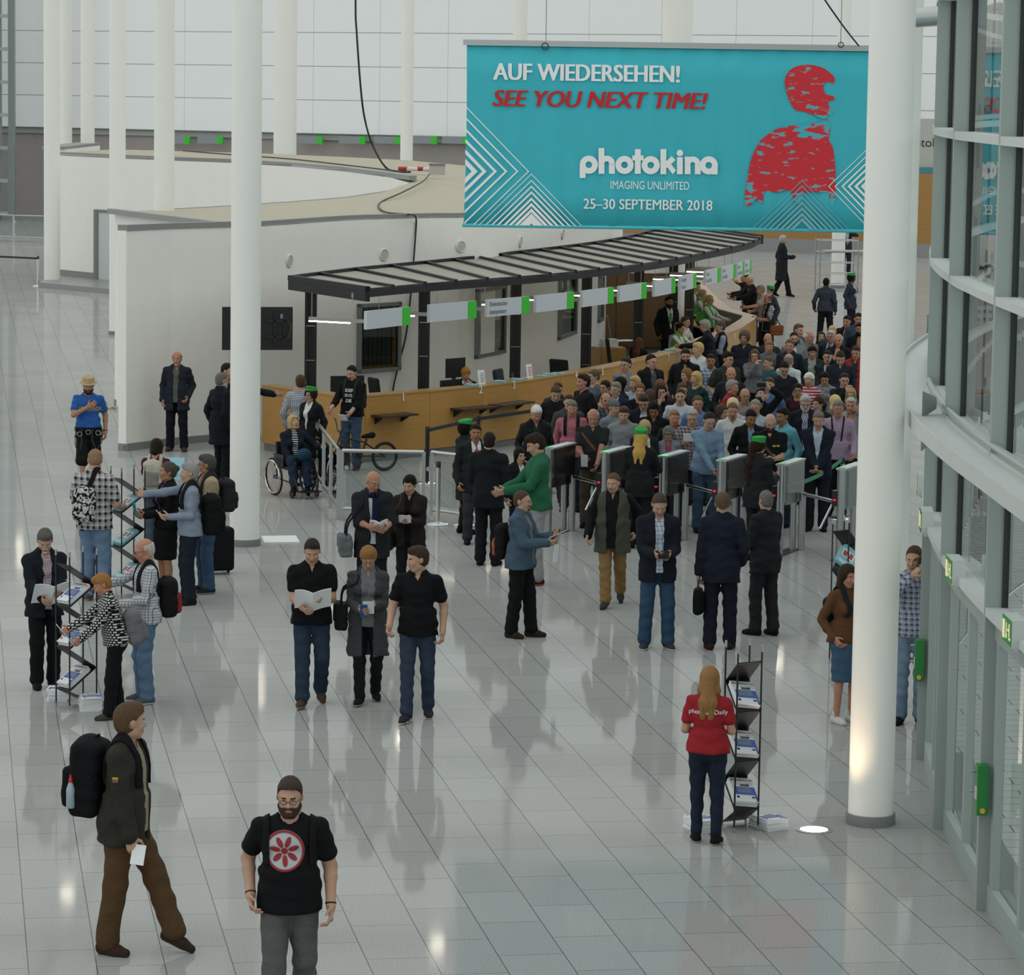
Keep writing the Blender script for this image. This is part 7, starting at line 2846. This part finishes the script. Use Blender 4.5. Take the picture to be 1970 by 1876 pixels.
# ================================================================ wheelchair
o = PZ(567, 953, 0)
wc = thing('wheelchair', 'black wheelchair with red front forks carrying the blonde woman', 'wheelchair', o, math.radians(30))
R = Matrix.Rotation(PI / 2, 3, 'Y')
for sg in (-1, 1):
    c = (.30 * sg, .14, .30)
    q = MB()
    q.ring(c, .285, .018, (1, 0, -.06 * sg), 40, 8)
    wh = q.obj('wheel', plain('17181a', .7), wc, smooth=True)
    q = MB()
    q.ring((c[0] + .03 * sg, c[1], c[2]), .26, .009, (1, 0, -.06 * sg), 40, 8)
    q.obj('push_rim', CHROME, wh, smooth=True)
    q = MB()
    for k in range(12):
        t = k * PI / 6
        q.tube([c, (c[0], c[1] + .28 * math.cos(t), c[2] + .28 * math.sin(t))], .0025, 4)
    q.lathe([(.03, -.03), (.03, .03)], c, 16, R)
    q.obj('spoke', STEEL, wh, smooth=True)
    q = MB()
    q.ring((.22 * sg, -.34, .065), .05, .016, (1, 0, 0), 20, 8)
    q.obj('castor', plain('1c1c1e', .6), wc, smooth=True)
    q = MB()
    q.tube([(.22 * sg, -.34, .065), (.22 * sg, -.33, .2)], .016, 8)
    q.obj('castor_fork', plain('a31f26', .4), wc, smooth=True)
    q = MB()
    q.tube([(.22 * sg, .2, .46), (.22 * sg, -.28, .46), (.2 * sg, -.42, .28), (.17 * sg, -.46, .12)], .015, 8)
    q.tube([(.22 * sg, .2, .25), (.22 * sg, .2, .82)], .015, 8)
    q.tube([(.22 * sg, .2, .27), (.22 * sg, -.32, .24)], .013, 8)
    q.obj('side_frame', BLACKM, wc, smooth=True)
    q = MB()
    q.box((.245 * sg, .08, .56), (.012, .34, .2))
    q.obj('side_guard', plain('1b1b1e', .5), wc)
q = MB()
q.box((0, -.03, .455), (.43, .44, .05))
q.obj('seat', plain('1b1c1f', .8), wc)
q = MB()
q.box((0, .23, .66), (.43, .04, .36), Matrix.Rotation(-.1, 3, 'X'))
q.obj('backrest', plain('1b1c1f', .8), wc)
q = MB()
q.box((0, -.50, .115), (.36, .17, .02))
q.obj('footplate', BLACKM, wc)
lap = thing('knitted_hat', 'teal knitted hat lying on the lap of the woman in the wheelchair', 'hat', F33.wp(A3(.08, -.34, .69)), math.radians(30))
F = Field(A3(-.2, -.2, -.1), A3(.2, .2, .22), .012)
F.put(('e', A3(0, 0, .03), (.12, .10, .10), None), .01)
V, Q = F.nets()
link('hat_body', np_mesh('hat_body', V, Q), fab('1f4a63'), lap)

# ================================================================ bicycle
fw, rw = Vector((-2.98, 56.25, .25)), Vector((-2.16, 56.75, .25))
bd = (rw - fw).normalized()
bk = thing('bicycle', 'black small-wheeled stunt bicycle held by the young man', 'bicycle', (fw.x, fw.y, 0))
at = lambda t, z, s=0: tuple((fw + (rw - fw) * t).xy - Vector(fw.xy) + Vector((-bd.y, bd.x)) * s) + (z,)
ax = Vector((-bd.y, bd.x, 0))
for t in (0, 1):
    q = MB()
    c = at(t, .25)
    q.ring(c, .228, .024, ax, 40, 8)
    wh = q.obj('wheel', plain('18191b', .8), bk, smooth=True)
    q = MB()
    q.ring(c, .20, .008, ax, 36, 6)
    for k in range(14):
        an_ = k * PI / 7
        q.tube([c, tuple(Vector(c) + bd * .2 * math.cos(an_) + Vector((0, 0, .2 * math.sin(an_))))], .002, 4)
    q.obj('spoke', plain('55585b', .4, .6), wh)
q = MB()
for pts in ([at(.12, .62), at(.62, .50)], [at(.12, .56), at(.52, .28)], [at(.52, .28), at(.64, .56)], [at(.52, .28), at(1, .25)], [at(.63, .48), at(1, .25)]):
    q.tube(pts, .017, 8)
q.obj('frame', plain('1a1b1d', .35), bk, smooth=True)
q = MB()
q.tube([at(0, .25, .05), at(.09, .50, .05), at(.12, .66)], .013, 8)
q.tube([at(0, .25, -.05), at(.09, .50, -.05), at(.12, .66)], .013, 8)
q.obj('fork', plain('1a1b1d', .35), bk, smooth=True)
q = MB()
q.tube([at(.17, .90, -.34), at(.12, .90, -.2), at(.10, .70, -.06), at(.10, .70, .06), at(.12, .90, .2), at(.17, .90, .34)], .012, 8)
q.tube([at(.12, .62), at(.10, .72)], .014, 8)
q.obj('handlebar', plain('2a2b2d', .4), bk, smooth=True)
q = MB()
F = Field(A3(*at(.66, .50)) - .25, A3(*at(.66, .70)) + .25, .014)
F.put(('c', A3(*at(.56, .60)), A3(*at(.75, .62)), .03, .055), .02)
V, Q = F.nets()
link('saddle', np_mesh('saddle', V, Q), fab('1a1a1c'), bk)
q = MB()
q.lathe([(.07, -.006), (.07, .006)], at(.52, .28, .06), 24, Matrix((bd, Vector((0, 0, 1)), ax)).transposed())
q.tube([at(.52, .28, .08), at(.6, .14, .1), at(.6, .14, .2)], .01, 6)
q.tube([at(.52, .28, -.08), at(.44, .42, -.1), at(.44, .42, -.2)], .01, 6)
q.obj('crank', plain('3a3b3d', .4, .5), bk, smooth=True)

# ================================================================ screen on the wing wall, white column side
c = PY(533, 632, 59.6)
tv = thing('wall_screen', 'black flat screen seen from its back, on a bracket behind the big white column', 'screen', (c.x - .0, c.y, c.z), math.radians(12))
q = MB()
q.box((-.35, 0, 0), (1.25, .05, .76))
q.obj('screen_housing', plain('16181b', .4), tv)
q = MB()
for x in (-.05, .12):
    q.box((x, -.05, 0), (.05, .05, .6))
q.box((-.02, -.06, .14), (.4, .03, .06))
q.box((-.02, -.06, -.14), (.4, .03, .06))
q.obj('bracket', plain('24262a', .4, .3), tv)
q = MB()
q.box((.1, -.045, .22), (.1, .03, .08))
q.obj('connector_panel', plain('8a8d90', .5), tv)
q = MB()
q.tube([(.14, -.05, .2), (.24, -.06, .05), (.2, -.06, -.15), (.08, -.06, -.25)], .008, 6)
q.obj('cable', plain('6a5a2a', .6), tv, smooth=True)
q = MB()
q.box((-.2, .55, .0), (.1, 1.1, .1))
q.obj('wall_arm', BLACKM, tv)

# ================================================================ counter equipment
def on_counter(px, py, off, z, D=None):
    """a place behind the counter front: off metres inside, height z, under the sight line of px"""
    if D:
        d = ray(px, py)
        a = poly_hit(CP_, px, py)
        return Vector((d.x / d.y * D, D, z)), math.atan2(a[1].y, a[1].x)
    L = offset_line(CP_, off)
    h = poly_hit(L, px, py)
    return (Vector((h[0].x, h[0].y, z)), math.atan2(h[1].y, h[1].x)) if h else None


def leaflets(px, py, label, n=3, col='teal', off=.17):
    r = on_counter(px, py, off, 1.16)
    for k in range(n):
        Mx = Matrix.Translation(r[0] + Vector((0, 0, .011 * k + .006))) @ Matrix.Rotation(r[1] + random.uniform(-.2, .2), 4, 'Z') @ Matrix.Scale(.75, 4)
        put_magazine(col, .014, Mx, 'turquoise leaflet in the pile %s' % label, 'leaflets in the pile %s' % label, full=k == n - 1)


leaflets(907, 741, 'beside numeral two', 3)
leaflets(962, 733, 'just past the first info card', 3)
leaflets(994, 729, 'before the second info card', 3)
leaflets(1042, 720, 'just past the second info card', 2)
leaflets(1057, 718, 'between two piles past the second info card', 3)
leaflets(1074, 715, 'last in the row past the second info card', 2)
leaflets(1290, 676, 'near numeral seven', 3)
for px, py, lb in ((928, 737, 'first'), (1020, 727, 'second')):
    r = on_counter(px, py, .16, 1.16)
    s = thing('info_card', 'white standing info card on the counter, %s from the white column' % lb, 'card', r[0], r[1])
    q = MB()
    q.box((0, .02, .13), (.22, .008, .26), Matrix.Rotation(-.15, 3, 'X'))
    q.box((0, .06, .01), (.22, .1, .008))
    q.obj('card', PAPER, s)
    q = MB()
    for k in range(5):
        q.box((.01, -.0 + .006 * k - .004, .06 + .035 * k), (.13, .004, .01), Matrix.Rotation(-.15, 3, 'X'))
    q.obj('text_lines', plain('8a8d92' if lb == 'first' else 'b05a60', .6), s)


def monitor(px, py, off, label, z=.75, w=.52, h=.36, turn=0):
    r = on_counter(px, py, 0, z, off)
    s = thing('monitor', label, 'monitor', r[0], r[1] + turn, 'monitors behind the counter')
    q = MB()
    q.box((0, 0, .12 + h / 2), (w, .035, h))
    q.obj('screen_housing', plain('17181b', .4), s)
    q = MB()
    q.box((0, .04, .16), (.06, .05, .3))
    q.box((0, .05, .01), (.24, .18, .02))
    q.obj('stand', BLACKM, s)


monitor(866, 745, 60.7, 'black monitor directly left of the seated red-blonde woman', z=.74)
monitor(876, 722, 62.6, 'black monitor behind the seated red-blonde woman', z=.98)
monitor(668, 752, 59.6, 'black dotted back panel of a monitor behind the bicycle', z=.74, w=.62, h=.5)
monitor(985, 724, 62.4, 'black monitor beside the dark blue chair', z=.72, turn=.5)


def office_chair(px, py, off, label, col='17181a', turn=0):
    r = on_counter(px, py, 0, 0, off)
    s = thing('office_chair', label, 'chair', r[0], r[1] + turn, 'office chairs behind the counter')
    q = MB()
    q.box((0, 0, .52), (.46, .44, .08))
    q.obj('seat', plain(col, .8), s)
    F = Field(A3(-.4, .0, .5), A3(.4, .5, 1.3), .02)
    F.put(('b', A3(0, .24, .9), (.22, .04, .30), rX(-8), .04), .02)
    V, Q = F.nets()
    link('backrest', np_mesh('backrest', V, Q), plain(col, .8), s)
    q = MB()
    q.lathe([(.03, .08), (.03, .5)], n=12)
    for k in range(5):
        a_ = 2 * PI * k / 5
        q.tube([(0, 0, .1), (.28 * math.cos(a_), .28 * math.sin(a_), .05)], .018, 6)
    q.obj('base', BLACKM, s, smooth=True)


office_chair(745, 748, 61.3, 'black office chair with its back turned, right of the bicycle', turn=1.2)
office_chair(984, 716, 63.4, 'dark blue office chair near the second info card', '1d2536', turn=.2)
office_chair(1090, 700, 66.2, 'black office chair furthest along the empty desks', turn=1.4)
office_chair(1192, 700, 71.8, 'black office chair behind the seated woman with long hair', turn=.4)
r = on_counter(795, 752, 0, .75, 60.4)
s = thing('leaflet_box', 'open cardboard box of leaflets on the desk behind numeral one', 'box', r[0], r[1])
q = MB()
q.box((0, 0, .06), (.4, .25, .12))
q.obj('carton', plain('a9a39a', .7), s)
q = MB()
q.box((-.1, -.127, .08), (.08, .004, .04))
q.obj('red_label', plain('b02a30', .6), s)
# oak cabinet with a stack of paper, at the end of the desks
g_ = PZ(1166, 688, .9)
s = thing('oak_cabinet', 'low oak cabinet at the end of the pavilion wall', 'cabinet', (2.05, 73.2, 0), .4)
q = MB()
q.box((0, 0, .45), (.6, .5, .9))
q.obj('cabinet_body', OAK, s)
q = MB()
q.box((0, -.255, .45), (.56, .015, .82))
q.obj('door', OAKT, s)
for k in range(5):
    tag((lambda q: (q.box((2.05, 73.2, .92 + .035 * k), (.34, .26, .03), Matrix.Rotation(.4 + .06 * ((k * 3) % 4), 3, 'Z')), q.obj('paper_ream', PAPER))[1])(MB()), 'ream of white paper stacked on the low oak cabinet', 'paper', 'paper reams on the oak cabinet')
w = Vector((2.95, 69.0, .75))
s = thing('water_dispenser_bag', 'turquoise plastic bag on the desk beside the woman with long hair', 'bag', w)
F = Field(A3(-.2, -.15, 0), A3(.2, .15, .6), .02)
F.put(('c', A3(0, 0, .12), A3(.02, 0, .36), .11, .06), .03)
F.folds(.008, 3)
V, Q = F.nets()
link('bag_film', np_mesh('bag_film', V, Q), plain('59b3b8', .3), s)
# dark background furniture behind the desks
s = thing('oak_partition', 'dark oak cupboard wall behind the man with the green tie', 'cupboard', (3.0, 84.5, 0), .05)
q = MB()
q.box((-.15, 0, .95), (2.0, .3, 1.9))
q.obj('carcass', wood_mat('dark_oak', '5a4428', '6d5332'), s)
for k in range(3):
    q = MB()
    q.box((-.8 + k * .65, -.16, .95), (.62, .02, 1.8))
    q.obj('door', wood_mat('dark_oak2', '654c2d', '775b38'), s)
s = thing('luggage_trolley', 'metal luggage trolley parked on the dark carpet', 'trolley', (2.55, 83.0, 0), .6)
q = MB()
q.tube([(-.35, -.25, .3), (.5, -.25, .3), (.5, .25, .3), (-.35, .25, .3), (-.35, -.25, .3)], .018, 6)
q.tube([(-.35, -.25, .3), (-.5, -.25, .95), (-.5, .25, .95), (-.35, .25, .3)], .018, 6)
for y in (-.12, 0, .12):
    q.tube([(-.35, y, .3), (.5, y, .3)], .01, 5)
q.obj('frame', STEEL, s, smooth=True)
for x, y in ((-.35, -.2), (-.35, .2), (.45, 0)):
    q = MB()
    q.lathe([(.08, -.02), (.08, .02)], (x, y, .08), 14, Matrix.Rotation(PI / 2, 3, 'X'))
    q.obj('wheel', BLACKM, s, smooth=True)
s = thing('fire_extinguisher', 'small red extinguisher below the luggage trolley', 'extinguisher', (2.28, 81.0, 0))
q = MB()
q.lathe([(.07, 0), (.075, .02), (.075, .34), (.04, .42), (.02, .45)], n=16)
q.obj('cylinder_body', plain('b0281f', .4), s, smooth=True)
q = MB()
q.box((0, 0, .47), (.1, .03, .04))
q.lathe([(.077, .12), (.077, .22)], n=16)
q.obj('valve_and_label', plain('c9a43a', .5), s)

# ================================================================ wire trolley on the far floor
w = PZ(1600, 556, 0)
s = thing('wire_trolley', 'tall wire trolley with a grey board on it, in front of the far column', 'trolley', (w.x, w.y - 1.5, 0), .1)
W_, D_ = 1.25, .75
for x in (-W_ / 2, W_ / 2):
    for y in (-D_ / 2, D_ / 2):
        q = MB()
        q.tube([(x, y, 0), (x, y, 1.75)], .022, 6)
        q.obj('post', STEEL, s)
for z in (.25, .6, .95, 1.3, 1.68):
    q = MB()
    q.tube([(-W_ / 2, -D_ / 2, z), (W_ / 2, -D_ / 2, z), (W_ / 2, D_ / 2, z), (-W_ / 2, D_ / 2, z), (-W_ / 2, -D_ / 2, z)], .016, 5)
    q.obj('wire_level', STEEL, s)
q = MB()
q.box((.3, -.1, 1.33), (1.5, .8, .04))
q.obj('board', plain('a9aaa6', .5), s)

# ================================================================ cables on the pavilion roof
def cable(pts, r, label, n=4, mat=None, name='cable'):
    q = MB()
    q.tube(smooth_line([tuple(p) for p in pts], n), r, 6)
    return tag(q.obj(name, mat or plain('1d2122', .6), smooth=True), label, 'cable')


hz = [PY(685, -260, 90)] + [PY(x, y, d) for x, y, d in ((684, 0, 90), (686, 60, 90), (694, 170, 90), (702, 230, 90.5), (717, 280, 91))] + [PZ(742, 322, 4.15), PZ(768, 330, 4.14), PZ(790, 331, 4.14)]
cable(hz, .028, 'thick black cable hanging from above onto the pavilion roof')
cable([PZ(352, 290, 4.14), PZ(440, 297, 4.14), PZ(560, 306, 4.14), PZ(660, 317, 4.14), PZ(745, 327, 4.14), PZ(786, 331, 4.14)], .02, 'thin black cable lying along the curve of the pavilion roof')
fp = lambda px, py: poly_hit(FW, px, py)[0] + Vector((.02, -.06, 0))
cable([PZ(826, 335, 4.13), PZ(812, 350, 4.09), PZ(770, 372, 4.02), PZ(734, 388, RZ + .04), PZ(729, 400, RZ + .04), PZ(745, 409, RZ + .04), PZ(780, 412, RZ + .05), PZ(797, 414.5, RZ + .06), fp(799, 425), fp(797, 460), fp(794, 500), fp(789, 560), fp(780, 640), fp(768, 690), fp(757, 735), fp(753, 760)], .018, 'black cable running over the roof edge and down the pavilion wall')
s = thing('power_connectors', 'tangle of red and white power plugs on the pavilion roof', 'plugs', PZ(800, 330, 4.1))
for i, (x, y, rz_, c) in enumerate(((-.35, 0, .1, 'b0282a'), (-.1, -.1, .4, 'd8d6d0'), (.15, .15, -.3, 'b0282a'), (.35, -.25, .2, 'd8d6d0'), (.55, -.5, .6, 'b0282a'), (.0, .3, .9, 'b0282a'))):
    q = MB()
    q.tube([(x - .14 * math.cos(rz_), y - .14 * math.sin(rz_), .07), (x + .14 * math.cos(rz_), y + .14 * math.sin(rz_), .07)], .06, 10)
    q.obj('plug', plain(c, .5), s, smooth=True)
w = PZ(841, 337, 4.09)
s = thing('junction_box', 'pale junction box standing on the pavilion roof by the plugs', 'box', w)
q = MB()
q.box((0, 0, .14), (.42, .2, .26))
q.obj('box_body', plain('b3b2ac', .6), s)
q = MB()
q.box((0, 0, .285), (.44, .24, .05))
q.obj('lid', plain('7a7c7a', .5), s)
cable([PY(1583, -6, 46), PY(1602, 22, 46.2), PY(1628, 58, 46.6), PY(1652, 88, 47.2)], .012, 'thin dark cable slanting to the banner rail beside the front column')

# ================================================================ floor details
w = PZ(541, 1039, 0)
s = thing('floor_cover', 'white rectangular cover plate on the floor beside the big white column', 'plate', w)
e = [PZ(x, y, 0) - w for x, y in ((503, 1033), (569, 1032), (577, 1044.5), (509, 1045.5))]
q = MB()
q.prism([(p.x, p.y) for p in e], 0, .015)
q.obj('plate', plain('dfe0de', .5), s)
w = PZ(1566, 1597, 0)
s = thing('floor_uplight', 'round glowing uplight set in the floor beside the front column', 'lamp', (w.x, w.y, 0))
q = MB()
q.lathe([(.165, 0), (.165, .006), (.125, .008), (.125, .003)], n=40)
q.obj('rim', STEEL, s, smooth=True)
q = MB()
q.lathe([(.122, .002), (.122, .006)], n=40)
q.obj('lens', plain('fff3e2', .4, emit=6), s)
sp = bpy.data.lights.new('uplight', 'SPOT')
sp.energy = 45
sp.color = (1, .72, .45)
sp.spot_size = math.radians(95)
sp.spot_blend = .6
sp.shadow_soft_size = .1
lo = bpy.data.objects.new('uplight_beam', sp)
COL.objects.link(lo)
lo.parent = s
lo.location = (0, 0, .06)
d_ = Vector((.25, 0, 2.2))
lo.rotation_euler = (-d_).to_track_quat('Z', 'Y').to_euler()
tag((lambda q: (q.beam(PZ(198, 783, .02), PZ(224, 785, .02), .1, .01), q.obj('hazard_tape', None))[1])(MB()), 'strip of yellow and black hazard tape on the floor beside the man in blue', 'tape')
ht = bpy.data.objects['hazard_tape']
m, nt, b_ = new_mat('hazard')
sx = nd(nt, 'ShaderNodeSeparateXYZ')
nt.links.new(obco(nt), sx.inputs[0])
nt.links.new(mixc(nt, math_n(nt, 'LESS_THAN', math_n(nt, 'FRACT', math_n(nt, 'MULTIPLY', sx.outputs[0], 7)), .5), hexc('d6ad1e'), hexc('1a1a1a')), b_.inputs[0])
ht.data.materials.clear()
ht.data.materials.append(m)

# ================================================================ exit signs and door boxes of the glass front
for k, (px, py, lb) in enumerate(((1942, 1236, 'nearest'), (1829, 1115, 'second nearest'), (1778, 1020, 'third'), (1774, 945, 'furthest'))):
    D = (25.1, 28.3, 31.6, 34.6)[k]
    p, d, n = fac_at(D, .15)
    s = thing('exit_sign', 'green emergency exit sign box over the glass doors, %s' % lb, 'exit sign', (p.x, p.y, 2.49), math.atan2(d.y, d.x), 'exit signs over the glass doors')
    q = MB()
    q.box((0, 0, 0), (.42, .11, .21))
    q.obj('housing', plain('c5cac7', .5), s)
    q = MB()
    q.box((0, .057, 0), (.40, .006, .195))
    q.obj('green_panel', plain('1f8a3a', .4), s)
    q = MB()
    y = .062
    q.box((.12, y, 0), (.09, .004, .14))
    q.box((0, y, .02), (.02, .004, .08))
    q.box((0, y, -.04), (.05, .004, .03))
    q.box((-.12, y, .05), (.03, .004, .03))
    q.box((-.12, y, .0), (.025, .004, .06))
    q.box((-.145, y, -.045), (.06, .004, .02))
    q.box((-.09, y, .015), (.06, .004, .018))
    q.obj('pictogram', plain('e6e2a8', .4, emit=.4), s)
    q = MB()
    q.lathe([(.03, 0), (.03, .03)], (-.18, .0, -.13), 12)
    q.obj('lamp_knob', plain('b9bfbd', .4), s, smooth=True)
for k, (D, lb) in enumerate(((26.4, 'beside the nearer door post'), (32.5, 'beside the further door post'))):
    p, d, n = fac_at(D, .145)
    s = thing('door_alarm_box', 'green emergency door release box %s' % lb, 'release box', (p.x, p.y, 1.0), math.atan2(d.y, d.x), 'green door release boxes')
    q = MB()
    q.box((0, 0, 0), (.13, .09, .40))
    q.obj('housing', plain('1c7a34', .4), s)
    q = MB()
    q.lathe([(.022, 0), (.022, .01)], (-.066, .0, -.16), 14, Matrix.Rotation(-PI / 2, 3, 'Y'))
    q.obj('round_label', plain('d6a83a', .5), s, smooth=True)
    q = MB()
    q.box((-.03, .05, -.02), (.06, .012, .1))
    q.obj('white_label', plain('c9b6b4', .5), s)
    q = MB()
    q.tube([(.03, .04, .14), (.03, .09, .14)], .012, 8)
    q.tube([(.03, .04, -.02), (.03, .09, -.02)], .012, 8)
    q.obj('catch', STEEL, s, smooth=True)
# shade roller at the top of the glass front
p, d, n = fac_at(31.2, .28)
a_ = PY(1780, 30, 34.0)
s = thing('roller_blind_case', 'grey roller blind case at the top of the glass front beside the column', 'blind', (a_.x + .05, a_.y, a_.z))
q = MB()
q.tube([(-.05, 1.4, .0), (.22, -1.2, .0)], .10, 16)
q.obj('roller', plain('a9b0ae', .3, .5), s, smooth=True)
q = MB()
q.box((.24, -1.25, .02), (.3, .04, .26))
q.obj('end_plate', plain('8e9694', .4, .4), s)
# posters far right behind the columns
q = MB()
p = PY(1783, 275, 134)
s = thing('white_poster', 'pale trade fair poster hanging on the far wall beside the glass front', 'poster', p)
q.box((0, 0, 0), (.9, .05, 1.9))
q.obj('sheet', plain('b9bab4', .6), s)
lettering('lettering', 'photokina', .5, plain('2a2c2e', .6), s, (0, -.04, 0))
p = PY(1781, 365, 133.8)
s = thing('turquoise_poster', 'turquoise poster on the far wall under the pale poster', 'poster', p)
q = MB()
q.box((0, 0, 0), (.9, .05, 1.75))
q.obj('sheet', plain('4a8f9c', .6), s)
q = MB()
q.box((.0, -.035, -.2), (.5, .02, .3), Matrix.Rotation(.7, 3, 'Y'))
q.obj('red_figure', plain('b0454a', .6), s)
# ceiling spots, seen mirrored in the polished floor
SPOTS = [(130, 1720), (840, 1818), (500, 1300), (500, 1340), (22, 985), (20, 878), (24, 912), (70, 1225), (72, 1238), (1498, 1262), (1498, 1275), (772, 1422), (38, 1046), (40, 1078)]
em = plain('fff6e6', .4, emit=90)
spot_h = MB()
spot_h.lathe([(.27, .02), (.33, .03), (.34, .3), (.1, .4), (.02, .42), (.02, 1.6)], n=20)
me_h = spot_h.mesh('housing', True)
spot_l = MB()
spot_l.lathe([(.2, .02), (.2, .03)], n=24)
me_l = spot_l.mesh('lamp_glass')
for px, py in SPOTS:
    v = PZ(px, py, -14.3)
    s = thing('ceiling_spotlight', 'bright spotlight under the hall roof mirrored in the polished floor', 'lamp', (v.x, v.y, 14.3), 0, 'spotlights under the hall roof')
    link('housing', me_h, plain('c9ccc9', .5), s)
    link('lamp_glass', me_l, em, s)
print('done', round(time.time() - T0, 1), 'objects', len(bpy.data.objects))
